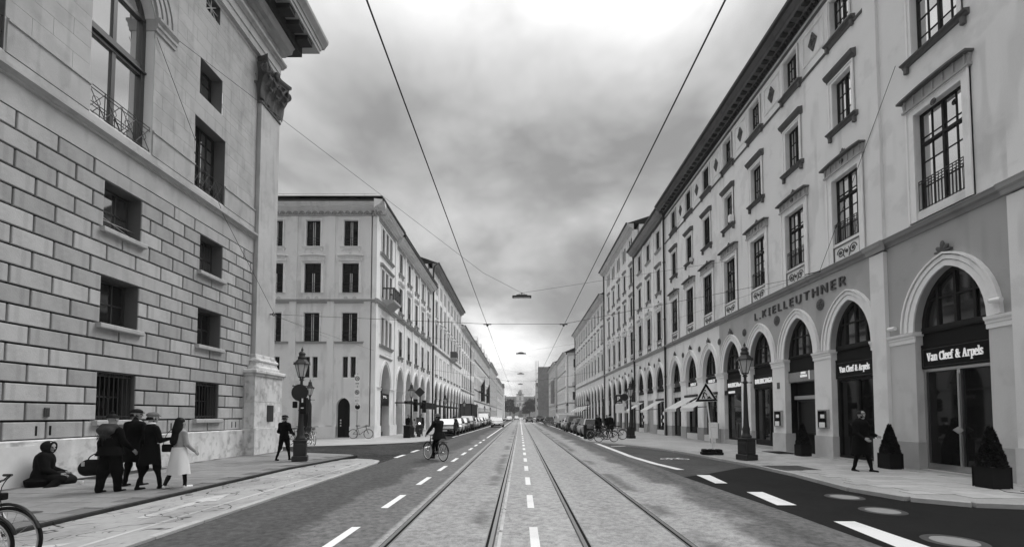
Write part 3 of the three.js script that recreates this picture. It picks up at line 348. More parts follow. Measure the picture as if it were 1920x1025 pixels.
// the filling of one arched shop opening
function shopfront(t, u, a, o = {}) {
  const s = sub('shopfront', t, u, 0, 0), hw = a.hw, z = -D0 + (o.set ?? 0.15), K = `${hw}|${a.spring}|${a.rise}|${z}`, fm = o.frameMat || M.frame;
  const yb = o.fanBase ?? a.spring + 0.02, yp = o.panelBase ?? 3.92, ys = o.signBase ?? 3.22;
  const inside = archLine(0, a.spring, hw, a.rise, 14).filter(([, y]) => y >= yb);
  obj('fanlight_pane', geo('fp' + K + yb, () => [plate([[-hw, yb], ...(yb < a.spring ? [[-hw, a.spring]] : []), ...inside, [hw, yb]].filter((p, i, q) => !i || Math.hypot(p[0] - q[i - 1][0], p[1] - q[i - 1][1]) > 1e-4), z - 0.03, z - 0.015)]), o.fanGlass || M.glassMid, s);
  obj('fanlight_frame', geo('ff' + K + (o.fanBars || 3), () => { const g = [archBand(0, a.spring, hw - 0.12, a.rise - 0.12, 0, 0.12, z - 0.02, z + 0.05, 14), box(-hw, hw, yb - 0.06, yb + 0.06, z - 0.02, z + 0.06)], n = o.fanBars || 3; for (let i = 1; i <= n; i++) { const x = -hw + 2 * hw * i / (n + 1), q = Math.abs(x) / hw, yt = a.spring + a.rise * Math.sqrt(1 - q * q) * 0.97; g.push(box(x - 0.04, x + 0.04, yb, yt - 0.06, z - 0.015, z + 0.045)); } const ym = yb + a.rise * 0.5, xm = hw * 0.82; g.push(box(-xm, xm, ym - 0.025, ym + 0.025, z - 0.012, z + 0.04)); return g; }), fm, s);
  obj('panel', geo('pn' + K + yp + yb, () => [box(-hw, hw, yp, yb - 0.05, z - 0.04, z + 0.02), box(-hw, hw, yp - 0.04, yp + 0.04, z - 0.03, z + 0.09), box(-hw, hw, yb - 0.12, yb - 0.06, z - 0.03, z + 0.08)]), o.panelMat || M.shopDark, s);
  if (o.sign) { obj('sign_board', geo('sb' + K + ys + yp, () => [box(-hw + 0.02, hw - 0.02, ys, yp - 0.05, z - 0.02, z + 0.1)]), o.signMat || M.signBlack, s);
    if (o.sign.trim()) { const tx = obj('lettering', [text(o.sign, o.font || fontSerif, o.size || 0.24, 0.03, o.textW || hw * 1.72, o.track || 0.02)], o.letterMat || M.letterWhite, s); tx.position.set(o.textX ?? -0.05, ys + (yp - ys - 0.05) / 2 - (o.size || 0.24) * 0.42, z + 0.1); } }
  else if (!o.noTransom) obj('transom_panel', geo('tp' + K + ys + yp, () => [box(-hw, hw, ys, yp - 0.05, z - 0.05, z - 0.005)]), o.transomMat || M.shopDark, s);
  if (o.signGap) obj('sign_border', geo('sg' + K, () => [ring(-hw + 0.08, hw - 0.08, ys + 0.06, yp - 0.11, 0.012, z + 0.1, z + 0.106)]), M.bronze, s);
  const yd = ys - 0.02, y0 = o.step ?? 0.24;
  if (o.door === 'passage') { obj('passage', [box(-hw, -hw + 0.02, 0.1, yd, -0.57, z), box(hw - 0.02, hw, 0.1, yd, -0.57, z), box(-hw, hw, 0.1, yd, -0.575, -0.55)], M.shopDark, s); obj('showcase', [box(-hw + 0.25, hw - 0.12, 0.95, 2.5, -0.549, -0.5), ring(-hw + 0.33, hw - 0.2, 1.05, 2.4, 0.08, -0.5, -0.4)], M.blackMetal, s); obj('canopy', [box(-hw + 0.22, hw - 0.1, 2.5, 2.66, -0.549, -0.3)], M.steel, s); }
  else { const back = o.glassZ ?? z - 0.06;
    if (o.step !== 0) obj('step', geo('st' + K + y0, () => [box(-hw, hw, 0.05, y0, z - 0.5, 0.0)]), o.stepMat || M.gray, s);
    const n = o.leaves || 2, W = 2 * hw; const fr = [ring(-hw + 0.09, hw - 0.09, y0 + 0.1, yd - 0.08, 0.085, back - 0.02, back + 0.1)];
    for (let i = 1; i < n; i++) { const x = -hw + W * i / n; fr.push(box(x - 0.05, x + 0.05, y0 + 0.05, yd - 0.06, back - 0.015, back + 0.09)); }
    if (o.kick) fr.push(box(-hw + 0.09, hw - 0.09, y0 + 0.05, y0 + o.kick, back - 0.012, back + 0.08));
    obj('door_frame', fr, o.doorMat || fm, s);
    for (let i = 0; i < n; i++) { const g = obj('glass', geo(`gl${W / n}|${y0}|${yd}`, () => [box(0.06, W / n - 0.06, y0 + 0.1, yd - 0.1, 0, 0.012)]), o.glass || M.glassMid, s); g.position.set(-hw + W * i / n, 0, back + 0.01); g.rotation.y = (rnd() - 0.5) * 0.006; }
    if (o.handle) obj('door_handle', [new THREE.CylinderGeometry(0.17, 0.17, 0.05, 4).rotateX(Math.PI / 2).scale(1, 0.62, 1).translate(0, 1.36, back + 0.14), box(-0.025, 0.025, y0 + 0.2, yd - 0.2, back + 0.1, back + 0.12)], M.steel, s);
    if (o.display) obj('window_display', [0, 1, 2, 3].map((i) => new THREE.SphereGeometry(0.12, 8, 6).scale(1, 1.4, 0.3).translate((i % 2 - 0.5) * 0.5, 1.0 + i * 0.32, back + 0.03)), M.letterWhite, s); }
  return s;
}
function awning(t, u, hw, y, out, drop, m = M.awning) { const a = sub('awning', t, u, y, 0); obj('canvas', [plate([[-0.0, 0], [out, -drop], [out, -drop - 0.22], [out - 0.015, -drop - 0.22], [out - 0.02, -drop - 0.02], [0, -0.03]], -hw, hw).rotateY(-Math.PI / 2)], m, a); obj('awning_arm', [bar([-hw + 0.05, -0.75, 0.02], [-hw + 0.05, -drop, out - 0.05], 0.016), bar([hw - 0.05, -0.75, 0.02], [hw - 0.05, -drop, out - 0.05], 0.016)], M.iron, a); obj('awning_box', [box(-hw - 0.03, hw + 0.03, -0.02, 0.14, 0, 0.12)], M.iron, a); return a; }
// ---------------------------------------------------------------- the right side of the street (walls face -x at x = 12.4)
const XR = 12.4, XL = -11.05, H90 = Math.PI / 2;
const A0 = { spring: 4.4, rise: 1.74, hw: 1.05, band: 0.40 };
{ // the near building with the long name over its arcade
  const zf = -37.45, U = (z) => z - zf, len = 27.6;
  const t = thing('arcade_building', 'nearest building on the right, pale plaster front with raised name letters above grey shop arcade', 'building', [XR, 0, zf], -H90, 'arcaded buildings along the street');
  const bays = [-16.62, -19.73, -22.84, -25.93, -29.0, -32.1, -35.3].map(U), P = U(-12.78), uA = U(-15.42), uB = U(-14.82), uG = U(-27.48);
  // ground floor: light far part, grey painted near part
  arches(t, 0, uG, A0, bays, M.light, 7.52, M.white, { plinthMat: M.gray });
  arches(t, uG, uA, A0, bays, M.gray, 7.52, M.white, { key: false, pierMat: M.light, plinthMat: M.mid });
  arches(t, uB, U(-11.0), { ...A0, hw: 1.1 }, [P], M.gray, 7.52, M.white, { key: true, pierMat: M.mid, plinthMat: M.gray });
  piece('keystone_ornament', 'keyorn', null, M.grime, t, bays[3], A0.spring + A0.rise + 0.46, 0);
  for (const [a, b] of [[uA, uB], [U(-11.0), U(-10.35)]]) { obj('pilaster', [box(a, b, 0, 7.3, -D0, 0.13)], M.light, t); obj('pilaster_plinth', [box(a - 0.03, b + 0.03, 0, 0.98, -D0, 0.17)], M.mid, t); obj('pilaster_cap', [run(lift(PROF.string, 7.52, 1, 0.14), a - 0.08, b + 0.08)], M.gray, t); obj('pilaster', [box(a + 0.03, b - 0.03, 7.66, 19, -D0, 0.1)], M.light, t); }
  obj('wall', [box(U(-10.35), len, 0, 7.5, -D0, 0)], M.mid, t);
  // upper storeys
  const S1 = { w: 1.36, h: 2.56, cols: 4, rows: 4, transom: 0.68, surround: 0.26, below: 0.8, hood: 'segment', hoodMat: M.gray, crest: true, panel: true, rail: 0.8, trim: M.white };
  const S2 = { w: 1.0, h: 1.92, cols: 4, rows: 3, surround: 0.16, hood: 'flat', sill: 0.28, brackets: true, trim: M.white, hoodMat: M.sootShade, sillMat: M.sootShade, thin: true };
  const S3 = { w: 1.0, h: 1.46, cols: 4, rows: 3, surround: 0.1, trim: M.white, thin: true };
  const near = { each: true, paneMats: [M.paneBright, M.paneBright, M.paneHalf, M.paneBright, M.paneHalf] };
  const ws = []; bays.forEach((u) => ws.push({ u, w: 1.36, y: 8.46, h: 2.56 }, { u, w: 1.0, y: 12.95, h: 1.92 }, { u, w: 1.0, y: 16.78, h: 1.46 }));
  upperWall(t, uA + 0.02, 7.62, 18.9, ws, M.light);
  upperWall(t, len, 7.62, 18.9, [{ u: P - 0.07, w: 1.52, y: 8.08, h: 3.1 }, { u: P - 0.07, w: 1.46, y: 13.0, h: 2.4 }], M.light, uA + 0.02);
  bays.forEach((u, i) => { const e = i < 3 ? near : i < 4 ? { each: true, paneMats: [M.paneHalf, M.paneHalf, M.glassMid, M.paneBright] } : { glass: [M.glassMid, M.glassDark, M.paneHalf, M.glassMid][(i * 3) % 4], zf: -0.13 };
    addWindow(t, { ...S1, ...e, ...(i < 3 ? {} : { railN: 7 }) }, u, 8.46); addWindow(t, { ...S2, ...e }, u, 12.95); addWindow(t, { ...S3, ...e }, u, 16.78);
    obj('attic_sill', geo('asill', () => [run(lift(PROF.sill, 16.62), -0.78, 0.78), ...[-1, 1].map((s) => rbox(s * 0.66 - 0.06, s * 0.66 + 0.06, 16.28, 16.5, 0, 0.13, 0.02, 1))]), M.sootShade, t).position.x = u; });
  obj('attic_string', [run([[0, 16.36], [0.05, 16.38], [0.07, 16.44], [0, 16.46]], 0, uA)], M.sootShade, t);
  for (let i = 0; i < 6; i++) { const u = (bays[i] + bays[i + 1]) / 2; piece('panel_frame', 'dpan', () => [ring(-0.62, 0.62, 16.92, 18.18, 0.04, 0, 0.03), ring(-0.56, 0.56, 16.98, 18.12, 0.012, 0, 0.015)], M.white, t, u); piece('diamond_ornament', 'dia', () => { const g = [plate([[0, -0.42], [0.27, 0], [0, 0.42], [-0.27, 0]], 0, 0.05), new THREE.TorusGeometry(0.11, 0.035, 5, 12).translate(0, 0, 0.06), new THREE.SphereGeometry(0.05, 6, 5).translate(0, 0, 0.06)]; for (const [x, y] of [[0, 0.26], [0, -0.26], [0.15, 0], [-0.15, 0]]) g.push(new THREE.SphereGeometry(0.05, 6, 4).translate(x, y, 0.05)); return g; }, M.grime, t, u, 17.56); }
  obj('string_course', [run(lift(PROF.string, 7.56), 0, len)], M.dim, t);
  cornice(t, len, 18.85, { dentil: 0.2, modillion: 0.52, dentMat: M.grimeDark }, M.sootShade); roof(t, 0, len, 19.55, 13, 3.2, M.roofTile);
  obj('frieze_band', [run([[0, 18.5], [0.06, 18.52], [0.08, 18.6], [0, 18.62]], 0, len)], M.sootShade, t);
  body(t, 0, len, 19.5, 13, M.gray); downpipe(t, 0.05, 0.1, 19.6, 0.085);
  // big window bay beside the camera
  addWindow(t, { w: 1.52, h: 3.1, cols: 4, rows: 4, transom: 0.68, surround: 0.24, below: 0.3, hood: 'segment', crest: true, rail: 0.95, trim: M.white, hoodMat: M.gray, ...near }, P - 0.07, 8.08);
  addWindow(t, { w: 1.46, h: 2.4, cols: 4, rows: 4, surround: 0.14, sill: 0.32, brackets: true, trim: M.white, sillMat: M.sootShade, ...near }, P - 0.07, 13.0);
  bays.slice(0, 6).forEach((u, i) => i < 6 && rosette(t, u - 1.55, 6.34, i < 2 ? 0.24 : 0.21));
  // letters over the arcade
  const L = obj('lettering', [text('L.KIELLEUTHNER', fontSans, 0.37, 0.06, 6.55, 0.14)], M.letterDark, t); L.position.set((14.2 + 20.78) / 2, 6.74, 0.004);
  // shops
  const big = { spring: 4.4, rise: 1.74, hw: 1.1 };
  shopfront(t, P, big, { sign: 'Van Cleef & Arpels', size: 0.25, textW: 1.66, signGap: true, handle: true, glass: M.glassDark, kick: 0.18, doorMat: M.steel, fanBars: 3, fanBase: 4.44, step: 0.14 });
  shopfront(t, bays[0], A0, { sign: 'Van Cleef & Arpels', size: 0.23, textW: 1.5, signGap: true, fanBase: 4.44, step: 0.14, leaves: 2, glass: M.glassDark });
  shopfront(t, bays[1], A0, { door: 'passage', sign: ' ', letterMat: M.letterWhite, fanBase: 4.5, panelBase: 3.78, signBase: 3.3, signMat: M.signGray, noText: true });
  shopfront(t, bays[2], A0, { sign: 'BALENCIAGA', font: fontBold, size: 0.25, textW: 1.6, track: 0.0, fanBase: 4.4, kick: 0.3, leaves: 3 });
  const b3 = shopfront(t, bays[3], A0, { sign: 'BALENCIAGA', font: fontBold, size: 0.25, textW: 1.6, track: 0.0, fanBase: 4.45, step: 0.35, leaves: 1 });
  obj('valance', [box(-1.04, 1.04, 3.0, 3.26, -0.3, -0.02)], M.signBlack, b3); { const l = obj('lettering', [text('BALENCIAGA', fontBold, 0.13, 0.02, 0.78, 0)], M.letterWhite, b3); l.position.set(-0.1, 3.07, -0.018); }
  for (const k of [4, 5]) { shopfront(t, bays[k], A0, { sign: 'HUBLOT', font: fontSans, size: 0.2, textW: 1.0, track: 0.03, fanBase: 4.3, panelBase: 4.2, signBase: 3.86, signMat: M.shopDark, noTransom: true, step: 0.5, stepMat: M.light }); awning(t, bays[k], 1.12, 3.12, 1.55, 0.85); obj('lintel', [box(bays[k] - 1.05, bays[k] + 1.05, 3.1, 3.86, -D0 + 0.05, -0.04)], M.white, t); }
  shopfront(t, bays[6], A0, { fanBase: 4.1, panelBase: 3.7, leaves: 2, step: 0.15, transomMat: M.light });
  // signs in the passage: two short lines of white letters too small to read, and a white bar
  const ps = sub('passage_sign', t, bays[1], 0, 0); obj('lettering', [...[[-0.1, 3.62, 5], [-0.14, 3.48, 7]].flatMap(([x, y, n]) => [...Array(n)].map((_, i) => box(x + i * 0.066, x + i * 0.066 + 0.05, y, y + 0.1, -0.17, -0.15))), box(0.44, 0.48, 3.36, 3.74, -0.17, -0.15)], M.letterWhite, ps);
  for (const [u, s] of [[(bays[0] + bays[1]) / 2 + 0.05, 1], [(bays[1] + bays[2]) / 2, 1]]) { const c = sub('display_case', t, u, 1.62, 0); obj('case', [rbox(-0.3, 0.3, -0.38, 0.4, 0.0, 0.1, 0.015, 1)], M.steel, c); obj('glass', [box(-0.25, 0.25, -0.32, 0.34, 0.1, 0.108)], M.glassDark, c); obj('print', [box(-0.18, 0.16, -0.33, -0.12, 0.109, 0.112), box(-0.1, 0.14, 0.05, 0.2, 0.109, 0.112)], M.signWhite, c); }
  obj('house_number', [rbox(-0.1, 0.1, 3.05, 3.35, 0, 0.03, 0.01, 1)], M.grime, t).position.x = (bays[1] + bays[2]) / 2;
  for (const [u, y] of [[U(-14.55), 4.62], [U(-11.35), 4.75]]) { const c = sub('security_camera', t, u, y, 0); obj('bracket', [box(-0.03, 0.03, -0.03, 0.03, 0, 0.14)], M.signWhite, c); obj('housing', [bar([-0.1, 0, 0.17], [0.16, -0.02, 0.17], 0.065, 0.065, 12)], M.signWhite, c); obj('lens', [bar([-0.12, 0, 0.17], [-0.09, 0, 0.17], 0.05, 0.05, 12)], M.black, c); }
  obj('service_box', [rbox(-0.12, 0.12, 0, 0.42, 0.05, 0.3, 0.03, 1)], M.signWhite, t).position.set(bays[3] + 0.62, 12.95, 0);
  obj('service_box', [rbox(-0.1, 0.1, 0, 0.3, 0.05, 0.25, 0.03, 1)], M.mid, t).position.set(bays[5] + 0.7, 12.75, 0);
}
// the neighbours further down the arcade
function arcade(o) {
  const { len, bays } = o, t = thing('arcade_building', o.label, 'building', o.pos, o.turn, 'arcaded buildings along the street'), m = o.wall || M.light, tr = o.trim || M.white;
  arches(t, 0, len, o.arch, bays, m, o.stringY - 0.04, tr, { key: o.key, plinthMat: o.plinth || M.gray });
  const ws = []; for (const u of bays) for (const r of o.rows) { if (r.skip && r.skip(u)) continue; if (r.pair) for (const s of [-1, 1]) ws.push({ u: u + s * r.pair, w: r.w, y: r.y, h: r.h }); else ws.push({ u, w: r.w, y: r.y, h: r.h }); }
  upperWall(t, len, o.stringY - 0.04, o.top, [...ws, ...(o.extraHoles || [])], m);
  for (const u of bays) for (const r of o.rows) { if (r.skip && r.skip(u)) continue; const q = { trim: tr, zf: -0.1, ...r.win, w: r.w, h: r.h }; if (!q.glass) q.glass = [M.glassDark, M.glassMid, M.glassDark, M.glassMid, M.glassCoat][Math.floor(rnd() * 5)]; for (const s of r.pair ? [-1, 1] : [0]) addWindow(t, q, u + s * (r.pair || 0), r.y); }
  for (const u of o.strips || []) obj('pilaster_strip', geo(`ps${o.stringY}|${o.top}|${o.stripW || 0.36}`, () => [box(-(o.stripW || 0.36) / 2, (o.stripW || 0.36) / 2, o.stringY + 0.1, o.top, -0.01, 0.07)]), tr, t).position.x = u;
  obj('string_course', [run(lift(PROF.string, o.stringY), 0, len)], o.stringMat || M.gray, t);
  cornice(t, len, o.top - 0.05, o.cornice || {}, o.cornMat || M.mid); roof(t, 0, len, o.top + 0.65, 13, o.roofH || 3, M.roofTile); body(t, 0, len, o.top + 0.6, 13, m);
  for (const u of o.pipes || []) downpipe(t, u, 0.1, o.top + 0.7, 0.085);
  bays.forEach((u, i) => { const s = (o.shops && o.shops(i)) || {}; shopfront(t, u, o.arch, { leaves: 2, step: 0.2, set: 0.27, ...s }); if (s.awn) awning(t, u, 0.98, s.awnY || 3.1, s.awn, s.drop || 0.75, s.awnMat || M.awning); if (o.rosettes && i) rosette(t, (u + bays[i - 1]) / 2, 6.35, 0.2); });
  if (o.extra) o.extra(t);
  return t;
}
const W1 = { cols: 2, rows: 4, transom: 0.7, surround: 0.22, hood: 'segment', crest: true, panel: true, rail: 0.7, railN: 6 }, W2 = { cols: 2, rows: 3, surround: 0.15, hood: 'flat', sill: 0.26, brackets: true, hoodMat: M.dim, sillMat: M.dim }, W3 = { cols: 2, rows: 3, surround: 0.1, sill: 0.3, sillMat: M.gray, rail: 0.35, railN: 5 };
{ const zf = -47.62; arcade({ label: 'second arcaded building on the right, three bays wide between two dark downpipes', pos: [XR, 0, zf], turn: -H90, len: 10.15, bays: [-39.3, -42.4, -45.5].map((z) => z - zf), arch: A0, stringY: 7.56, top: 18.75, rosettes: true, strips: [-40.85, -43.95, -37.95, -47.1].map((z) => z - zf),
    rows: [{ y: 8.45, h: 2.55, w: 1.15, win: W1 }, { y: 12.7, h: 2.1, w: 1.0, win: W2 }, { y: 16.5, h: 1.75, w: 1.0, win: W3 }], pipes: [0.1], cornMat: M.dim, cornice: { dentil: 0.25, dentMat: M.grime },
    shops: (i) => [{ awn: 1.5, drop: 0.85, display: true, step: 0.5, stepMat: M.white, fanBase: 4.1, transomMat: M.white, signBase: 3.0 }, { leaves: 1, glass: M.gray, doorMat: M.gray, fanBase: 4.1, transomMat: M.white }, { awn: 1.5, drop: 0.85, display: true, step: 0.5, stepMat: M.white, fanBase: 4.1, transomMat: M.white }][i] }); }
{ const zf = -64.7; arcade({ label: 'tall five storey arcaded building on the right, raised above its neighbours with paired top windows', pos: [XR, 0, zf], turn: -H90, len: 17.05, bays: [-48.95, -52.05, -55.15, -58.25, -61.35].map((z) => z - zf), arch: A0, stringY: 7.56, top: 22.0, rosettes: true, strips: [-50.5, -53.6, -56.7, -59.8, -63.2, -48.0].map((z) => z - zf),
    rows: [{ y: 8.45, h: 2.55, w: 1.1, win: W1 }, { y: 12.6, h: 2.2, w: 1.0, win: W2 }, { y: 16.3, h: 1.95, w: 1.0, win: W2 }, { y: 19.8, h: 1.6, w: 0.62, pair: 0.42, win: { cols: 2, rows: 3, surround: 0.08, zf: -0.06 } }], pipes: [0.2], cornMat: M.mid, roofH: 2.4 }); }
{ const zf = -99.2, bays = [...Array(11)].map((_, i) => -66.7 - 3.1 * i - zf); arcade({ label: 'long lower arcaded building on the right, beyond the tall one, with a row of awnings', pos: [XR, 0, zf], turn: -H90, len: 34.45, bays, arch: A0, stringY: 7.56, top: 18.9, key: false, strips: bays.map((u) => u - 1.55),
    rows: [{ y: 8.45, h: 2.5, w: 1.1, win: { ...W1, panel: false, crest: false } }, { y: 12.6, h: 2.2, w: 1.0, win: { ...W2, brackets: false } }, { y: 16.3, h: 2.0, w: 1.0, win: W3 }], pipes: [0.3], cornMat: M.mid, shops: (i) => i > 3 && i < 10 ? { awn: 1.5, drop: 1.0, awnY: 3.6 } : {} }); }
// plainer buildings: a generic front with rows of windows
function plainHouse(o) {
  const t = thing(o.name || 'town_house', o.label, 'building', o.pos, o.turn, o.group), { len, top } = o, m = o.wall || M.light, ws = [];
  for (const r of o.rows) for (let i = 0; i < r.n; i++) ws.push({ u: r.u0 + r.pitch * i, w: r.w, y: r.y, h: r.h, win: r.win });
  obj('wall', plate(rect(0, len, 0, top), -D0, 0, ws.map((w) => rect(w.u - w.w / 2, w.u + w.w / 2, w.y, w.y + w.h))), m, t);
  for (const w of ws) addWindow(t, { trim: M.white, cols: 2, rows: 3, surround: 0.14, sill: 0.2, zf: -0.1, ...w.win, w: w.w, h: w.h, glass: w.win?.glass || [M.glassDark, M.glassMid][Math.floor(rnd() * 2)] }, w.u, w.y);
  for (const y of o.strings || []) obj('string_course', [run(lift(PROF.string, y), 0, len)], o.stringMat || M.gray, t);
  cornice(t, len, top - 0.1, o.cornice || {}, o.cornMat || M.mid); roof(t, 0, len, top + 0.55, o.depth || 12, o.roofH || 3); body(t, 0, len, top + 0.5, o.depth || 12, m); if (o.extra) o.extra(t); return t;
}
const gh = { win: { hood: 'flat' } };
{ // chamfered corner house: a narrow slanted face, then its long street front
  const z = -113, t = plainHouse({ label: 'corner house far down on the right with slanted window face and small balcony', pos: [13.2, 0, -121.5], turn: -H90 * 0.42, len: 6.4, top: 18.2, wall: M.light, strings: [5.2, 9.6], rows: [{ y: 1, h: 2.6, w: 1.5, u0: 3.2, pitch: 3, n: 1 }, { y: 6.0, h: 2.2, w: 1.0, u0: 1.9, pitch: 2.4, n: 2 }, { y: 10.4, h: 2.7, w: 1.5, u0: 3.2, pitch: 3, n: 1, ...gh }, { y: 14.8, h: 2.3, w: 1.0, u0: 2.2, pitch: 1.8, n: 2 }],
    extra: (q) => { obj('balcony', [box(2.0, 4.4, 9.5, 9.7, 0, 1.1), ring(2.1, 4.3, 9.7, 10.6, 0.05, 1.0, 1.08), ...[...Array(12)].map((_, i) => box(2.1 + i * 0.19, 2.14 + i * 0.19, 9.7, 10.6, 1.02, 1.06))], M.iron, q); } });
  plainHouse({ label: 'long pale house far on the right, four window rows, beyond the slanted corner', pos: [12.6, 0, -150], turn: -H90, len: 28.5, top: 18.4, wall: M.light, strings: [5.2, 9.6, 14], rows: [{ y: 1, h: 2.8, w: 1.6, u0: 2, pitch: 3.2, n: 8 }, { y: 6, h: 2.2, w: 1.1, u0: 2, pitch: 3.2, n: 8, ...gh }, { y: 10.4, h: 2.3, w: 1.1, u0: 2, pitch: 3.2, n: 8, ...gh }, { y: 14.6, h: 2.1, w: 1.1, u0: 2, pitch: 3.2, n: 8 }] });
  plainHouse({ label: 'house far on the right with dark bay window, before the grey blank wall', pos: [12.3, 0, -190], turn: -H90, len: 36, top: 19.6, wall: M.mid, strings: [5.2, 14.6], rows: [{ y: 1, h: 2.8, w: 1.7, u0: 2, pitch: 3.4, n: 10 }, { y: 6, h: 2.3, w: 1.2, u0: 2, pitch: 3.4, n: 10 }, { y: 10.4, h: 2.4, w: 1.2, u0: 2, pitch: 3.4, n: 10 }, { y: 15.4, h: 2.2, w: 1.2, u0: 2, pitch: 3.4, n: 10 }], extra: (q) => obj('bay_window', [rbox(30, 33, 6, 14, 0, 1.3, 0.05, 1)], M.dim, q) });
  const w = thing('wrapped_building', 'flat grey blank front of a sheeted building far on the right', 'building', [10.5, 0, -196], 0); obj('sheet', [box(-2.4, 2.2, 4.2, 23.2, -6, 0)], M.wrap, w); obj('edge', [box(2.2, 3.0, 0, 23.4, -6, 0.15)], M.farDark, w); obj('base', [box(-2.3, 2.2, 0, 4.2, -6, -0.2)], M.dim, w); for (let i = 0; i < 6; i++) obj('bracket', [box(-3.3 + (i % 2) * 0.3, -2.4, 6 + i * 2.9, 6.15 + i * 2.9, -0.5, -0.2)], M.farDark, w);
  const s = thing('scaffold_mast', 'pair of thin construction masts beside the grey sheeted building', 'mast', [7.4, 0, -205]); for (const x of [0, 1.0]) obj('mast', [box(x - 0.12, x + 0.12, 0, 27, -0.12, 0.12)], M.mid, s);
  plainHouse({ label: 'small distant house end just left of the grey sheeted building', pos: [11.8, 0, -330], turn: 0, len: 8, top: 23, wall: M.mid, rows: [{ y: 6, h: 2.5, w: 1.2, u0: 1.5, pitch: 2.5, n: 3 }, { y: 12, h: 2.5, w: 1.2, u0: 1.5, pitch: 2.5, n: 3 }] });
}
// ---------------------------------------------------------------- the rusticated stone building on the left (its wall faces +x at x = -11.9)
{
  const t = thing('stone_building', 'large rusticated stone building on the left with tall arched window and corner pilaster', 'building', [-11.9, 0, 0], H90);
  const RH = 0.4585, Y0 = 1.18, rowY = (i) => Y0 + i * RH, D = 0.62, uE = 19.56;
  const low = []; for (const u of [8.66, 13.105, 16.91]) { const w = 1.26; low.push({ u, w, y: rowY(1) + 0.01, h: RH * 3 - 0.01, bars: true }, { u, w, y: rowY(7) + 0.01, h: RH * 3 - 0.01, k: 1 }, { u, w, y: rowY(13) + 0.01, h: RH * 3 - 0.01, k: 2 }); }
  const wins = low.filter((w) => w.u > 10);
  // core wall behind the stones
  obj('wall', plate(rect(-8, uE, 0, 8.97), -D, -0.06, wins.map((w) => rect(w.u - w.w / 2, w.u + w.w / 2, w.y, w.y + w.h))), M.mortar, t);
  obj('wall', [box(-8, 6.9, 1.18, 8.97, -0.059, 0)], M.stone[0], t);
  // stone blocks, row by row
  const blockGeo = (w, h) => { const q = Math.max(0.05, Math.round(w * 20) / 20), k = `blk${q}|${h.toFixed(3)}`; return [geo(k, () => { const c = 0.013, d = -0.07, z = 0.012, a = q / 2, b = h / 2, F = [[-a + c, -b + c, z], [a - c, -b + c, z], [a - c, b - c, z], [-a + c, b - c, z]], B = [[-a, -b, z - c], [a, -b, z - c], [a, b, z - c], [-a, b, z - c]], E = B.map(([x, y]) => [x, y, d]); const r = [...quad(...F)]; for (let i = 0; i < 4; i++) { const j = (i + 1) % 4; r.push(...quad(B[i], B[j], F[j], F[i]), ...quad(E[i], E[j], B[j], B[i])); } return triGeo(r); }), w / q]; };
  const J = 0.05, br = mulberry(77);
  for (let i = 0; i < 17; i++) { const y0 = rowY(i), odd = (16 - i) % 2 === 0; let js = []; for (let k = -9; k < 7; k++) js.push((odd ? 14.07 : 14.545) + 0.962 * k); js = js.filter((u) => u > 7.0 && u < uE - 0.2); let segs = []; const E = [6.95, ...js, uE]; for (let k = 0; k + 1 < E.length; k++) segs.push([E[k], E[k + 1]]);
    const holes = wins.filter((w) => y0 + RH / 2 > w.y && y0 + RH / 2 < w.y + w.h);
    const lint = wins.filter((w) => Math.abs(y0 - (w.y + w.h)) < 0.05);
    for (const w of lint) { const a = w.u - w.w / 2 - 0.02, b = w.u + w.w / 2 + 0.36, keep = [], cut = segs.filter(([p, q]) => q > a + 0.02 && p < b - 0.02); const lo = Math.min(...cut.map((c) => c[0])), hi = Math.max(...cut.map((c) => c[1])); for (const s of segs) if (!cut.includes(s)) keep.push(s); keep.push([lo, hi]); segs = keep; }
    for (const w of holes) { const a = w.u - w.w / 2, b = w.u + w.w / 2, n = []; for (const [p, q] of segs) { if (q <= a || p >= b) { n.push([p, q]); continue; } if (p < a - 0.12) n.push([p, a + J / 2]); if (q > b + 0.12) n.push([b - J / 2, q]); } segs = n; }
    for (const [p, q] of segs) { const w = q - p - J; if (w < 0.08) continue; const [g, sx] = blockGeo(w, RH - J); const o = obj('stone_block', g, M.stone[Math.floor(br() * 4)], t); o.position.set((p + q) / 2, y0 + RH / 2, (br() - 0.5) * 0.006); o.scale.x = sx; if (br() < 0.5) o.rotation.z = Math.PI; } }
  // plinth
  { let u = -8; const cuts = [-8, 3, 7.2, 9.9, 12.4, 14.9, 17.1, 19.1]; for (let i = 0; i + 1 < cuts.length; i++) obj('plinth_stone', [plate(rect(cuts[i] + 0.003, cuts[i + 1] - 0.003, 0, 1.15), 0, 0.09), run([[0, 1.15], [0.09, 1.15], [0.06, 1.18], [0, 1.18]], cuts[i], cuts[i + 1])], M.weather, t); obj('plinth_core', [box(-8, 19.1, 0, 1.14, -0.04, 0.05)], M.mortar, t); }
  for (const u of [10.95, 11.28, 15.18, 15.5, 18.38, 18.62]) obj('vent_slot', [box(u - 0.025, u + 0.025, 1.28, 1.52, 0.002, 0.016)], M.black, t);
  obj('bell_box', [rbox(11.1, 11.22, 1.74, 1.98, 0.01, 0.06, 0.02, 2), box(11.13, 11.19, 1.84, 1.93, 0.06, 0.064), bar([11.16, 1.79, 0.055], [11.16, 1.79, 0.07], 0.012)], M.bronze, t);
  // band, string course and pedestal course
  obj('plain_band', [box(-8, uE, 8.985, 9.66, -D, 0.012)], M.ashlar[0], t);
  obj('string_course', [run([[0, 9.62], [0.07, 9.65], [0.07, 9.7], [0.12, 9.74], [0.19, 9.78], [0.19, 9.86], [0.03, 9.92], [0, 9.92]], -8, 19.62)], M.ashlar[1], t);
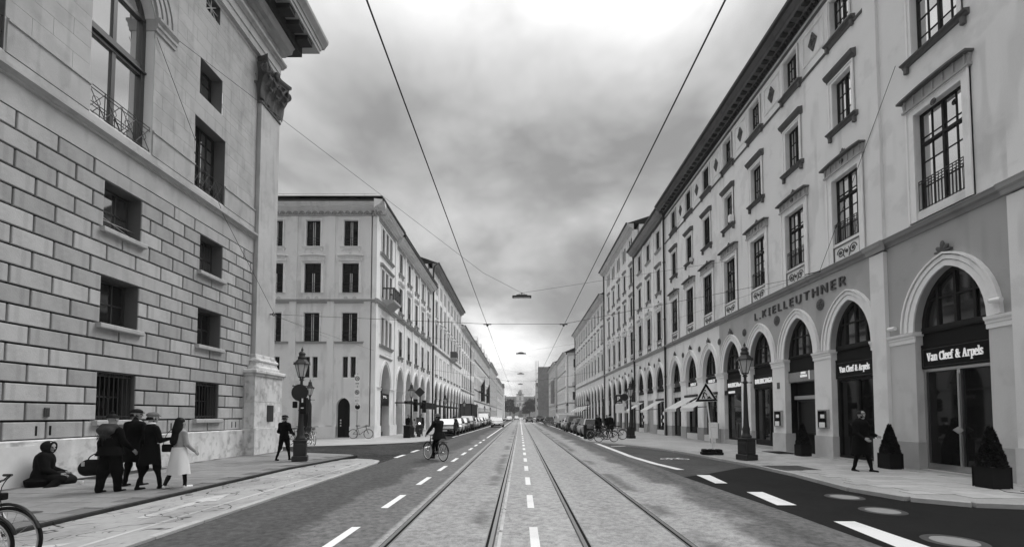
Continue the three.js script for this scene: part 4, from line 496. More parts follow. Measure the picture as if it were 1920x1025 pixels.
  obj('pedestal_base', [run([[-D, 9.92], [0.03, 9.92], [0.03, 10.12], [0, 10.17], [-D, 10.17]], -8, uE)], M.ashlar[2], t);
  for (const [a, b] of [[9.93, 11.93], [14.02, 15.86], [17.53, 19.56]]) obj('pedestal_panel', [box(a, b, 10.17, 10.9, 0.0, 0.035), run([[0, 10.9], [0.07, 10.91], [0.07, 10.96], [0, 11.0]], a, b)], M.ashlar[1], t);
  
  // upper ashlar: flush blocks with thin pale joints
  const wA = { u: 12.965, w: 2.08, y: 10.19, s: 14.5 }, upper = [{ u: 16.64, w: 1.22, y: 13.74, h: 1.38 }, { u: 16.69, w: 1.66, y: 10.19, h: 2.62 }, { u: 16.62, w: 0.78, y: 17.2, h: 0.72 }, { u: 9.07, w: 1.66, y: 10.19, h: 2.62 }];
  obj('wall', plate(rect(-8, uE, 10.17, 19.5), -D, -0.012, [archHole(wA.u, wA.y, wA.s, wA.w / 2, 1.06, 20, 0), ...upper.map((w) => rect(w.u - w.w / 2, w.u + w.w / 2, w.y, w.y + w.h))]), M.mortarLight, t);
  const rectsFree = (p, q, y0, y1) => { let segs = [[p, q]]; for (const w of [...upper, { u: wA.u, w: wA.w, y: wA.y, h: wA.s - wA.y }, ...(y1 > 14.1 ? [{ u: wA.u, w: 3.9, y: 14.05, h: 2.8 }] : [])]) { if (y1 <= w.y + 0.02 || y0 >= w.y + w.h - 0.02) continue; const a = w.u - w.w / 2, b = w.u + w.w / 2, n = []; for (const [c, d] of segs) { if (d <= a || c >= b) { n.push([c, d]); continue; } if (c < a - 0.05) n.push([c, a]); if (d > b + 0.05) n.push([b, d]); } segs = n; } return segs; };
  { const ys = [10.17, 11.0]; for (let y = 11.46; y < 17.7; y += 0.4585) ys.push(y); for (const w of upper) { ys.push(w.y, w.y + w.h); } ys.push(14.05, 16.85); const Y = [...new Set(ys.map((v) => +v.toFixed(3)))].sort((a, b) => a - b).filter((v, i, a) => !i || v - a[i - 1] > 0.06); let n = 0;
    for (let r = 0; r + 1 < Y.length; r++) { let u = 8.0 + (r % 2) * 0.5; const E = [8.0]; while (u < 19.5) { u += 0.98; E.push(Math.min(u, 19.56)); } for (let k = 0; k + 1 < E.length; k++) for (const [p, q] of rectsFree(E[k], E[k + 1], Y[r], Y[r + 1])) { if (q - p < 0.08) continue; const o = obj('ashlar_block', [box(p + 0.004, q - 0.004, Y[r] + 0.004, Y[r + 1] - 0.004, -0.03, 0)], M.ashlar[Math.floor(br() * 3)], t); n++; } }
    obj('wall', [box(-8, 8.0, 10.17, 17.3, -0.02, 0)], M.ashlar[0], t); }
  // tall arched window
  obj('arch_field', [plate([[wA.u - 1.95, 14.05], [wA.u - wA.w / 2, 14.05], [wA.u - wA.w / 2, 14.5], ...archLine(wA.u, 14.5, 1.04, 1.06, 20, 0).slice(1, -1), [wA.u + wA.w / 2, 14.5], [wA.u + wA.w / 2, 14.05], [wA.u + 1.95, 14.05], [wA.u + 1.95, 16.85], [wA.u - 1.95, 16.85]], -0.03, 0)], M.ashlar[1], t);
  obj('arch_moulding', [0, 1, 2, 3].map((k) => archBand(wA.u, 14.74, 1.04, 1.06, 0.02 + k * 0.17, 0.15 + k * 0.17, 0, 0.07 + 0.03 * k, 22, 0, 0)), M.ashlar[2], t);
  for (const s of [-1, 1]) obj('impost', [run([[-0.5, 14.3], [0.05, 14.3], [0.06, 14.42], [0.1, 14.45], [0.1, 14.55], [0.17, 14.66], [0.17, 14.74], [-0.5, 14.74]], s > 0 ? wA.u + 1.02 : wA.u - 1.85, s > 0 ? wA.u + 1.85 : wA.u - 1.02)], M.ashlar[1], t);
  { const w = sub('window', t, wA.u, wA.y, 0), h = 4.31, z = -0.44; obj('frame', [box(-0.06, 0.06, 0, 5.3, z, z + 0.1), box(-1.04, -0.95, 0, h, z, z + 0.1), box(0.9, 1.04, 0, h, z, z + 0.14), box(-1.04, 1.04, 2.5, 2.58, z, z + 0.12), box(-1.04, 1.04, 2.62, 2.68, z, z + 0.2), box(-1.04, 1.04, 2.74, 2.86, z, z + 0.13), box(-1.04, 1.04, h + 0.02, h + 0.14, z, z + 0.14), box(-1.04, 1.04, 0, 0.1, z, z + 0.1), archBand(0, h, 0.92, 0.94, 0, 0.12, z, z + 0.1, 16, 0, 0)], M.bronze, w);
    for (const s of [-1, 1]) for (const [a, b] of [[0.1, 2.5], [2.86, 4.33]]) { const p = obj('pane', [box(s < 0 ? -0.95 : 0.06, s < 0 ? -0.06 : 0.92, a, b, z + 0.03, z + 0.045)], M.glassSky, w); p.rotation.y = s * 0.004; } obj('pane', [plate(archLine(0, h + 0.1, 0.95, 0.92, 16, 0), z + 0.03, z + 0.045)], M.glassSky, w);
    const r = []; for (const [a, b] of [[-1.02, -0.02], [0.02, 1.02]]) for (let k = 0; k < 2; k++) { const p = a + (b - a) * k / 2, q = p + (b - a) / 2; r.push(bar([p, 0.08, 0], [q, 0.78, 0], 0.011), bar([q, 0.08, 0], [p, 0.78, 0], 0.011), bar([p, 0.06, 0], [p, 0.82, 0], 0.013), tube([...Array(9)].map((_, i) => [(p + q) / 2 + 0.12 * Math.cos(i * Math.PI / 4), 0.43 + 0.12 * Math.sin(i * Math.PI / 4), 0]), 0.01, 16, 4)); } for (const y of [0.06, 0.72, 0.82]) r.push(bar([-1.03, y, 0], [1.03, y, 0], 0.014)); obj('railing', r.map((g) => g.translate(0, 0.02, -0.06)), M.iron, w); }
  // other windows
  for (const w of wins) { const g = sub('window', t, w.u, w.y, 0), z = -0.5, W = w.w, h = w.h; const bars = [ring(-W / 2 + 0.07, W / 2 - 0.07, 0.08, h - 0.07, 0.07, z, z + 0.08)]; for (const x of [-0.2, 0.2]) bars.push(box(x - 0.02, x + 0.02, 0.08, h - 0.07, z, z + 0.06)); bars.push(box(-W / 2 + 0.07, W / 2 - 0.07, h * 0.5 - 0.02, h * 0.5 + 0.02, z, z + 0.06)); obj('frame', bars, M.bronze, g);
    obj('pane', [box(-W / 2 + 0.05, W / 2 - 0.05, 0.06, h - 0.05, z + 0.01, z + 0.02)], w.bars ? M.glassDark : w.k === 2 ? M.glassCoat : M.glassMid, g);
    obj('sill', [run([[-0.06, -0.15], [0.14, -0.15], [0.155, -0.13], [0.155, -0.03], [0.14, -0.01], [-0.06, 0.0]], -W / 2 - 0.1, W / 2 + 0.1)], M.ashlar[2], g);
    if (w.bars) { const r = []; for (let i = 0; i <= 8; i++) r.push(bar([-W / 2 + 0.05 + (W - 0.1) * i / 8, 0.02, -0.1], [-W / 2 + 0.05 + (W - 0.1) * i / 8, h - 0.02, -0.1], 0.016)); for (const y of [0.1, h - 0.1]) r.push(box(-W / 2, W / 2, y - 0.02, y + 0.02, -0.11, -0.09)); obj('window_bars', r, M.iron, g); } else if (w.u < 14 && w.k === 2) obj('window_bars', [bar([-W / 2, 0.28, -0.2], [W / 2, 0.32, -0.2], 0.012), bar([-W / 2, 0.42, -0.2], [W / 2, 0.08, -0.2], 0.012)], M.steel, g);
    for (const s of [-1, 1]) obj('reveal', [box(s * W / 2, s * (W / 2 - 0.012), 0, h, -D + 0.1, -0.02)], M.sootShade, g); obj('reveal', [box(-W / 2, W / 2, h - 0.012, h, -D + 0.1, -0.02)], M.grime, g); }  // dark linings put the shade inside the openings into the colour
  for (const [i, w] of upper.entries()) { const g = sub(i === 2 ? 'vent_grille' : 'window', t, w.u, w.y, 0), W = w.w, h = w.h, z = -0.52; for (const s of [-1, 1]) obj('reveal', [box(s * W / 2, s * (W / 2 - 0.012), 0, h, -D + 0.05, -0.003)], M.sootShade, g); obj('reveal', [box(-W / 2, W / 2, h - 0.012, h, -D + 0.05, -0.003)], M.sootShade, g);  // upper openings: shade painted onto the sides and heads of the reveals
    if (i === 2) { const r = []; for (let k = 0; k < 4; k++) { const a = k * Math.PI / 4; r.push(bar([-0.36 * Math.cos(a), h / 2 - 0.34 * Math.sin(a), -0.1], [0.36 * Math.cos(a), h / 2 + 0.34 * Math.sin(a), -0.1], 0.022)); } obj('star', r, M.ashlar[2], g); obj('dark_back', [box(-W / 2, W / 2, 0, h, -0.3, -0.25)], M.black, g); continue; }
    const ny = i ? 5 : 3, f = [ring(-W / 2 + 0.06, W / 2 - 0.06, 0.06, h - 0.06, 0.06, z, z + 0.08), box(-0.05, 0.05, 0.06, h - 0.06, z, z + 0.1)]; for (let k = 1; k < ny; k++) f.push(box(-W / 2 + 0.06, W / 2 - 0.06, h * k / ny - 0.016, h * k / ny + 0.016, z, z + 0.06)); if (i) for (const x of [-W / 4, W / 4]) f.push(box(x - 0.03, x + 0.03, 0.06, h - 0.06, z, z + 0.06)); obj('frame', f, M.frame, g);
    for (const s of [-1, 1]) obj('pane', [box(s < 0 ? -W / 2 + 0.06 : 0.05, s < 0 ? -0.05 : W / 2 - 0.06, 0.06, h - 0.06, z + 0.02, z + 0.035)], M.glassSky, g);
    if (i) { const r = []; for (let k = 0; k < 4; k++) { const p = -0.78 + 0.39 * k, q = p + 0.39; r.push(bar([p, 0.08, 0], [q, 0.76, 0], 0.011), bar([q, 0.08, 0], [p, 0.76, 0], 0.011)); } for (let k = 0; k <= 4; k++) r.push(bar([-0.78 + 0.39 * k, 0.05, 0], [-0.78 + 0.39 * k, 0.8, 0], 0.013)); for (const y of [0.06, 0.42, 0.8]) r.push(bar([-0.82, y, 0], [0.82, y, 0], 0.014)); obj('railing', r.map((q) => q.translate(0, 0, -0.05)), M.iron, g); } }
  // corner pilaster on its pedestal
  const p = sub('pilaster', t, 20.36, 0, -0.57); // local u about its middle
  obj('pedestal', [rbox(-1.27, 1.06, 0, 1.22, -0.2, 1.1, 0.02, 1), rbox(-1.2, 1.0, 1.225, 2.36, -0.2, 1.03, 0.015, 1), rbox(-1.2, 1.0, 2.365, 3.5, -0.2, 1.03, 0.015, 1)], M.weather, p);
  const sq = (y0, y1, e, r) => rbox(-0.75 - e, 0.75 + e, y0, y1, -0.3, 0.75 + e, r, 3);
  obj('pedestal_cap', [rbox(-1.26, 1.06, 3.5, 3.6, -0.2, 1.09, 0.02, 2), rbox(-1.33, 1.13, 3.6, 3.78, -0.2, 1.16, 0.05, 3)], M.weather, p);
  obj('pilaster_base', [sq(3.78, 3.98, 0.2, 0.085), sq(3.98, 4.05, 0.12, 0.01), sq(4.05, 4.15, 0.1, 0.02), sq(4.15, 4.3, 0.15, 0.068), sq(4.3, 4.37, 0.07, 0.01), sq(4.37, 4.5, 0.035, 0.03)], M.weather, p);
  obj('shaft', [rbox(-0.75, 0.75, 4.48, 16.0, -0.4, 0.75, 0.012, 1)], M.stoneBig, p);
  obj('shaft_collar', [sq(15.92, 16.04, 0.05, 0.03)], M.grime, p);
  { // leafy capital
    const leaf = (w, h, c) => { const pts = [[0.02, 0], [0.05, h * 0.35], [0.1, h * 0.65], [c * 0.75, h * 0.9], [c, h], [c * 1.25, h * 0.93], [c * 1.25, h * 0.8]], W = [0.75, 0.9, 1, 0.9, 0.75, 0.55, 0.25], r = []; for (let i = 0; i + 1 < pts.length; i++) for (const [a, b, k] of [[-1, -0.5, 0], [-0.5, 0, 1], [0, 0.5, 1], [0.5, 1, 0]]) { const f = (s, j) => [s * w / 2 * W[j] * (1 + 0.12 * Math.sin(j * 2.4)), pts[j][1], pts[j][0] + 0.05 * (1 - Math.abs(s))]; r.push(...quad(f(a, i), f(b, i), f(b, i + 1), f(a, i + 1))); r.push(...quad(f(a, i + 1).map((v, q) => q === 2 ? v - 0.04 : v), f(b, i + 1).map((v, q) => q === 2 ? v - 0.04 : v), f(b, i).map((v, q) => q === 2 ? v - 0.04 : v), f(a, i).map((v, q) => q === 2 ? v - 0.04 : v))); } return triGeo(r); };
    const volute = (s) => { const q = []; for (let i = 0; i < 30; i++) { const a = i * 0.42, r = 0.21 * (1 - i / 36); q.push([r * Math.cos(a + 2.2) * s, r * Math.sin(a + 2.2), 0]); } return tube(q, 0.05, 50, 6); };
    obj('capital_bell', [lathe([[1.04, 0], [1.06, 0.9], [1.15, 1.4], [1.3, 1.66], [1.3, 1.7]], 4).rotateY(Math.PI / 4).scale(1.0, 1, 0.78).translate(0, 15.32, 0.17)], M.grime, p);
    for (const x of [-0.52, 0, 0.52]) obj('acanthus_leaf', [leaf(0.52, 0.74, 0.24).translate(x, 15.34, 0.74)], M.grime, p); for (const x of [-0.28, 0.28, -0.72, 0.72]) obj('acanthus_leaf', [leaf(0.5, 1.1, 0.3).translate(x, 15.4, 0.76)], M.grime, p);
    for (const z of [0.15, 0.55]) obj('acanthus_leaf', [leaf(0.44, 0.74, 0.24).rotateY(-Math.PI / 2).translate(-0.74, 15.34, z)], M.grime, p); obj('acanthus_leaf', [leaf(0.46, 1.12, 0.3).rotateY(-Math.PI / 2).translate(-0.77, 15.4, 0.36)], M.grime, p);
    for (const s of [-1, 1]) { obj('volute', [volute(s).rotateY(s * Math.PI / 4).translate(s * 0.92, 16.72, 0.98), volute(-s).rotateY(-s * Math.PI / 4).translate(s * 0.9, 16.72, 0.96), new THREE.SphereGeometry(0.1, 10, 8).translate(s * 0.94, 16.72, 1.0), tube([[s * 0.3, 15.9, 0.85], [s * 0.5, 16.5, 0.95], [s * 0.8, 16.9, 1.0]], 0.06, 10, 6)], M.grime, p); obj('volute', [volute(s).scale(0.7, 0.7, 0.7).translate(s * 0.22, 16.66, 0.95), tube([[s * 0.1, 15.9, 0.86], [s * 0.14, 16.3, 0.92], [s * 0.3, 16.78, 0.97]], 0.045, 8, 5)], M.grime, p); }
    obj('rosette', [0, 1, 2, 3, 4].map((i) => new THREE.SphereGeometry(0.1, 7, 5).translate(0.11, 0, 0).rotateZ(i * 1.257).translate(0, 17.0, 1.02)), M.grime, p);
    const ab = []; for (let i = 0; i <= 10; i++) { const k = i / 10, x = -1.05 + 2.1 * k; ab.push([x, -(0.84 + 0.3 * (2 * k - 1) ** 2)]); } for (let i = 0; i <= 6; i++) { const k = i / 6; ab.push([1.05 - 0.2 * Math.sin(k * Math.PI), -1.14 + 1.4 * k]); } for (let i = 0; i <= 6; i++) { const k = i / 6; ab.push([-1.05 + 0.2 * Math.sin(k * Math.PI), 0.26 - 1.4 * k]); }
    const slab = (y0, y1, s) => { const sh = shapeOf(ab.map(([x, y]) => [x * s, y * s])); return new THREE.ExtrudeGeometry(sh, { depth: y1 - y0, bevelEnabled: false }).rotateX(-Math.PI / 2).scale(1, 1, 1).translate(0, y0, 0); };
    obj('abacus', [slab(17.0, 17.1, 0.93), slab(17.1, 17.16, 0.97), slab(17.16, 17.3, 1.0)], M.grime, p); for (const o of p.children) if (/capital_bell|acanthus|volute|rosette|abacus/.test(o.name)) o.position.y = 0.72; }
  obj('plaque', [rbox(-0.25, 0.27, 1.5, 2.24, 1.0, 1.05, 0.008, 1), box(-0.2, 0.22, 1.55, 2.19, 1.05, 1.054)], M.grimeDark, p); obj('notice', [box(0.62, 0.84, 1.95, 2.17, 1.0, 1.036), ...[0, 1, 2].map((i) => box(0.65, 0.81, 2.11 - i * 0.05, 2.125 - i * 0.05, 1.036, 1.038))], M.signWhite, p); obj('wire_anchor', [bar([0.3, 6.5, 0.74], [0.3, 6.5, 0.9], 0.03), new THREE.TorusGeometry(0.07, 0.02, 6, 10).translate(0.3, 6.5, 0.92)], M.iron, p);
  // entablature and great cornice
  const up1 = (n, g, m, q) => obj(n, g, m, q).position.set(1.1, 0.75, -0.55);
  up1('architrave', [box(-8, 19.92, 17.3, 17.62, -1.5, 0.72), box(-8, 19.96, 17.62, 18.0, -1.5, 0.76), run([[-1.5, 18.0], [0.8, 18.0], [0.83, 18.06], [0.94, 18.12], [0.96, 18.22], [-1.5, 18.26]], -8, 20.15)], M.stoneBig, t);
  up1('frieze', [box(-8, 19.9, 18.25, 18.9, -1.5, 0.68)], M.gray, t);
  up1('bed_moulding', [run([[-1.5, 18.85], [0.75, 18.85], [0.85, 18.95], [1.05, 19.0], [1.1, 19.2], [1.2, 19.3], [-1.5, 19.3]], -8, 20.4)], M.gray, t);
  up1('cornice', [box(-8, 21.35, 19.86, 20.05, -1.5, 2.0), box(-8, 21.42, 20.05, 20.3, -1.5, 2.05), run([[-1.5, 20.3], [2.1, 20.3], [2.14, 20.38], [2.3, 20.6], [2.32, 20.75], [-1.5, 20.8]], -8, 21.65)], M.gray, t);
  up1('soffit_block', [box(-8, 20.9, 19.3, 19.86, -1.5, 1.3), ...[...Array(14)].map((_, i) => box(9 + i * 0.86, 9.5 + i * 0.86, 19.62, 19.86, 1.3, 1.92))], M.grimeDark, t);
  up1('roof_parapet', [box(-8, 19.6, 20.8, 22.4, -6, -1.0)], M.gray, t); obj('building_body', [box(-8, 21.0, 0, 20, -22, -D - 0.14)], M.gray, t);
}
// ---------------------------------------------------------------- corner house across the side street, its arcade along the street
const LROW = { up: { y: 14.72, h: 2.05 }, mid: { y: 11.15, h: 2.3 }, low: { y: 7.38, h: 2.22 } };
const WL = { cols: 2, rows: 3, trim: M.white, inner: true, glass: M.glassDark };
{
  const t = thing('corner_building', 'pale corner house across the side street with pilaster strips, small balcony and scalloped cornice', 'building', [XL, 0, -33.7]);
  // street front, facing +z, running to the left
  const f = [], cs = [-1.95, -4.85, -7.75, -10.65]; for (const c of cs) f.push({ u: c, w: 1.08, ...LROW.up }, { u: c, w: 1.28, ...LROW.mid }, { u: c, w: 1.18, ...LROW.low }, { u: c - 0.3, w: 0.4, y: 4.66, h: 1.58 }, { u: c + 0.3, w: 0.4, y: 4.66, h: 1.58 });
  const dr = [cs[0], cs[1]].map((u) => archHole(u - 0.4, 0.1, 2.45, 0.52, 0.66, 14, 0.4));
  obj('wall', plate(rect(-22, 0, 0, 18), -D0, 0, [...f.map((w) => rect(w.u - w.w / 2, w.u + w.w / 2, w.y, w.y + w.h)), ...dr]), M.light, t);
  for (const c of cs) { addWindow(t, { ...WL, zf: -0.2, w: 1.08, h: LROW.up.h, surround: 0.1, sill: 0.25, brackets: true, rail: 0.7, railY: [0.25, 0.45, 0.7], railN: 1 }, c, LROW.up.y); addWindow(t, { ...WL, zf: -0.2, w: 1.28, h: LROW.mid.h, rows: 3, transom: 0.7, surround: 0.2, hood: 'segment', rail: 0.75, railY: [0.25, 0.5, 0.75], railN: 1, ornMat: M.mid }, c, LROW.mid.y); addWindow(t, { ...WL, zf: -0.2, w: 1.18, h: LROW.low.h, surround: 0.1, sill: 0.55, sillMat: M.gray, rail: 0.8, railY: [0.2, 0.5, 0.8], railN: 1 }, c, LROW.low.y); for (const s of [-0.3, 0.3]) addWindow(t, { w: 0.4, h: 1.58, cols: 1, rows: 3, glass: M.glassMid }, c + s, 4.66);
    for (const s of [-0.33, 0.33]) rosette(t, c + s, LROW.mid.y - 0.42, 0.16, M.mid); }
  for (const c of [-0.62, -3.4, -6.3, -9.2, -12.1]) obj('pilaster_strip', [box(c - 0.26, c + 0.26, 1.0, 17.08, 0, 0.1)], M.light, t);
  obj('corner_strip', [box(-0.28, 0, 0, 17.08, -0.01, 0.06)], M.white, t); obj('plinth', [box(-22, 0.05, 0, 0.95, -0.1, 0.09)].flatMap(() => [box(-22, cs[1] - 0.92, 0, 0.95, -0.1, 0.09), box(cs[1] + 0.12, cs[0] - 0.92, 0, 0.95, -0.1, 0.09), box(cs[0] + 0.12, 0.05, 0, 0.95, -0.1, 0.09)]), M.light, t);
  for (const c of [cs[0], cs[1]]) { const d = sub('door', t, c - 0.4, 0, 0); obj('door_leaf', [plate(archHole(0, 0.1, 2.45, 0.52, 0.66, 14, 0.4), -D0 + 0.05, -D0 + 0.1), box(-0.02, 0.02, 0.1, 2.6, -D0 + 0.1, -D0 + 0.13)], M.shopDark, d); obj('door_plates', [box(-0.33, -0.25, 1.35, 1.47, -D0 + 0.1, -D0 + 0.12), box(-0.33, -0.25, 1.15, 1.25, -D0 + 0.1, -D0 + 0.12), box(-0.33, -0.25, 0.95, 1.05, -D0 + 0.1, -D0 + 0.12)], M.signWhite, d); }
  obj('string_course', [run(lift(PROF.string, 10.5), -22, 0.2)], M.gray, t); cornice(t, 0.72, 17.55, { u0: -22, scallop: true, s: 0.75 }, M.light); obj('roof', [run([[0.6, 18.12], [0.6, 18.42], [-6, 18.5], [-6, 18.12]], -22, 0.6)], M.roofTile, t); obj('snow_guard', [...[...Array(14)].map((_, i) => bar([-21 + i * 1.55, 18.25, 0.3], [-21 + i * 1.55, 18.75, 0.3], 0.018)), bar([-21, 18.72, 0.3], [0, 18.72, 0.3], 0.015)], M.steel, t);
  // arcade front along the street, facing +x
  const s = sub('street_front', t, 0, 0, 0, H90), U = (z) => -33.7 - z, len = 21.75, T = { spring: 4.05, rise: 1.95, hw: 1.08, band: 0.3, plain: true }, bays = [-40.75, -43.85, -46.95, -50.05, -53.15].map(U), c = U(-36.4);
  const put = (name, g, m, x = 0, y = 0, z = 0) => { const o = obj(name, g, m, s); o.position.set(x, y, z); return o; };
  const up = []; for (const u of bays) up.push({ u, w: 1.0, ...LROW.up, h: 1.95 }, { u, w: 1.1, ...LROW.mid }, { u, w: 1.05, ...LROW.low, y: 7.1, h: 2.35 }); for (const d of [-1.05, 0, 1.05]) up.push({ u: c + d, w: 0.68, ...LROW.up }, { u: c + d, w: 0.68, ...LROW.mid }, { u: c + d, w: 0.68, ...LROW.low });
  put('wall', plate(rect(0, len, 6.45, 17.6), -D0, 0, up.map((w) => rect(w.u - w.w / 2, w.u + w.w / 2, w.y, w.y + w.h))), M.white);
  const pts = [[0, 4.05]]; for (const u of [c, ...bays]) { const hw = u === c ? 1.2 : T.hw; pts.push([u - hw, 4.05], ...archLine(u, 4.05, hw, T.rise).slice(1, -1), [u + hw, 4.05]); } pts.push([len, 4.05], [len, 6.46], [0, 6.46]); put('wall', plate(pts, -0.7, 0), M.white);
  const ed = [0, c - 1.2, c + 1.2, ...bays.flatMap((u) => [u - T.hw, u + T.hw]), len]; for (let i = 0; i < ed.length; i += 2) { put('pier', [box(ed[i], ed[i + 1], 0, 4.05, -0.7, 0), box(ed[i] - 0.03, ed[i + 1] + 0.03, 0, 0.95, -0.72, 0.06)], M.white); put('impost', [run(lift(PROF.impost, 3.72, 0.8), ed[i] - 0.03, ed[i + 1] + 0.03), box(ed[i] - 0.03, ed[i + 1] + 0.03, 3.9, 4.0, -0.7, 0)], M.light); }
  for (const u of [c, ...bays]) put('arch_moulding', [archBand(0, 0, u === c ? 1.2 : T.hw, T.rise, 0.0, 0.14, 0, 0.05, 16), archBand(0, 0, u === c ? 1.2 : T.hw, T.rise, 0.18, 0.3, 0, 0.09, 16)], M.light, u, 4.05);
  for (const u of bays) { put('window', geo('lpane1', () => [box(-0.5, 0.5, 0, 1.95, -0.09, -0.07), box(-0.03, 0.03, 0, 1.95, -0.07, -0.03)]), M.glassDark, u, LROW.up.y); put('window', geo('lpane2', () => [box(-0.55, 0.55, 0, 2.3, -0.09, -0.07), box(-0.03, 0.03, 0, 2.3, -0.07, -0.03)]), M.glassDark, u, LROW.mid.y); put('window', geo('lpane3', () => [box(-0.53, 0.53, 0, 2.35, -0.09, -0.07), box(-0.03, 0.03, 0, 2.35, -0.07, -0.03)]), M.glassDark, u, 7.1);
    for (const [w, y, h] of [[1.0, LROW.up.y, 1.95], [1.1, LROW.mid.y, 2.3], [1.05, 7.1, 2.35]]) { put('window_surround', geo('lsur' + w, () => [ring(-w / 2, w / 2, 0, h, 0.13, 0, 0.05)]), M.light, u, y); put('sill', geo('lsill', () => [run(lift(PROF.sill, 0, 1.2), -0.78, 0.78), box(-0.6, -0.5, -0.4, -0.15, 0, 0.13), box(0.5, 0.6, -0.4, -0.15, 0, 0.13)]), M.gray, u, y); if (h > 2) put('railing', geo('lrail', () => [0.25, 0.5, 0.75].map((k) => box(-0.5, 0.5, k - 0.015, k + 0.015, -0.05, -0.02)).concat([...Array(6)].map((_, i) => box(-0.5 + i * 0.2, -0.48 + i * 0.2, 0, 0.75, -0.05, -0.02)))), M.iron, u, y); }
    put('hood', geo('lhood', () => [run(PROF.hood, -0.85, 0.85)]), M.light, u, LROW.mid.y + 2.5); }
  for (const d of [-1.05, 0, 1.05]) for (const r of [LROW.up, LROW.mid, LROW.low]) { put('window', geo('tp' + r.y, () => [box(-0.34, 0.34, 0, r.h, -0.09, -0.07), box(-0.025, 0.025, 0, r.h, -0.07, -0.03)]), M.glassDark, c + d, r.y); put('window_surround', geo('ts' + r.y, () => [ring(-0.34, 0.34, 0, r.h, 0.14, 0, 0.06, 0.02)]), M.light, c + d, r.y); }
  put('sill', [...[LROW.up.y, LROW.low.y].map((y) => run(lift(PROF.sill, y - 0.02, 1.3), c - 1.75, c + 1.75)), run(lift(PROF.hood, LROW.mid.y + 2.4), c - 1.7, c + 1.7), run(lift(PROF.hood, 6.35, 0.6), c - 1.6, c + 1.6)], M.gray);
  for (const u of [0.12, U(-39.0), ...bays.map((b) => b + 1.55), len - 0.2]) put('pilaster_strip', geo('lps', () => [box(-0.2, 0.2, 0.95, 17.2, -0.01, 0.08)]), M.white, u);
  put('string_course', [run(lift(PROF.string, 10.5, 1.3), -0.2, len)], M.gray); cornice(s, U(-39.4), 17.45, { u0: -0.72, scallop: true, s: 0.9 }, M.light); cornice(s, len, 17.15, { u0: U(-39.4), scallop: true, s: 0.9 }, M.light); put('roof', [run([[0.65, 18.1], [0.65, 18.3], [-5.5, 18.36], [-11, 18.1]], -0.6, len)], M.roofTile);
  { const b = sub('balcony', s, c, LROW.mid.y, 0); obj('floor', [run([[0, -0.75], [0.25, -0.7], [0.7, -0.35], [0.95, -0.25], [0.95, -0.08], [0, -0.08]], -1.0, 1.0)], M.gray, b); const r = [box(-1, 1, 0.8, 0.9, 0.8, 0.95), box(-1, -0.88, 0.8, 0.9, 0, 0.95), box(0.88, 1, 0.8, 0.9, 0, 0.95), ...[-0.94, -0.3, 0.3, 0.94].map((x) => box(x - 0.08, x + 0.08, -0.08, 0.85, 0.8, 0.94))]; for (const x of [-0.62, 0, 0.62]) r.push(new THREE.TorusGeometry(0.2, 0.04, 5, 12).translate(x, 0.36, 0.87), box(x - 0.03, x + 0.03, -0.05, 0.8, 0.84, 0.9)); for (const x of [-0.94, 0.94]) for (const z of [0.25, 0.55]) r.push(box(x - 0.03, x + 0.03, -0.05, 0.8, z - 0.03, z + 0.03)); obj('balustrade', r, M.grime, b); }
  obj('building_body', [box(-21.9, -0.74, 0, 18.1, -21.7, -0.55)], M.light, t);
  for (const [i, u] of [c, ...bays].entries()) { const hw = i ? T.hw : 1.2, w = sub('shop_window', s, u, 0, 0); obj('glass', geo('lg' + hw, () => [plate([[-hw, 0.1], [-hw, 4.05], ...archLine(0, 4.05, hw, T.rise).slice(1, -1), [hw, 4.05], [hw, 0.1]], -0.66, -0.64)]), M.glassDark, w); obj('frame', geo('lgf' + hw, () => [box(-hw, hw, 3.85, 4.05, -0.64, -0.55), box(-hw, hw, 2.7, 3.3, -0.64, -0.5), ...[-0.4, 0.4].map((x) => box(x - 0.04, x + 0.04, 0.1, 5.7, -0.64, -0.58)), box(-hw, hw, 0.1, 0.4, -0.64, -0.55)]), M.frame, w); }
  { const b = sub('shop_sign', s, c, 2.55, 0); obj('sign_box', [rbox(-1.18, 1.0, 0, 1.0, -0.62, 0.02, 0.03, 1)], M.signBlack, b); obj('lettering', [box(-0.5, -0.42, 0.6, 0.82, 0.02, 0.03), box(-0.5, -0.3, 0.76, 0.82, 0.02, 0.03), box(-0.2, -0.1, 0.66, 0.82, 0.02, 0.03), box(0.0, 0.2, 0.76, 0.82, 0.02, 0.03), box(0.07, 0.13, 0.6, 0.78, 0.02, 0.03), box(0.26, 0.36, 0.62, 0.7, 0.02, 0.03)], M.letterWhite, b); obj('panel', [box(-1.2, 0.7, 3.3 - 2.55 + 0.6, 3.95 - 2.55, -0.6, -0.45)], M.light, b); }
  { const o = obj('downpipe', [bar([0, 0.1, 0.16], [0, 17.4, 0.16], 0.11, 0.11, 8), bar([0, 17.3, 0.16], [0, 17.8, 0.6], 0.11, 0.11, 8)], M.blackMetal, s); o.position.x = len - 0.05; }
}
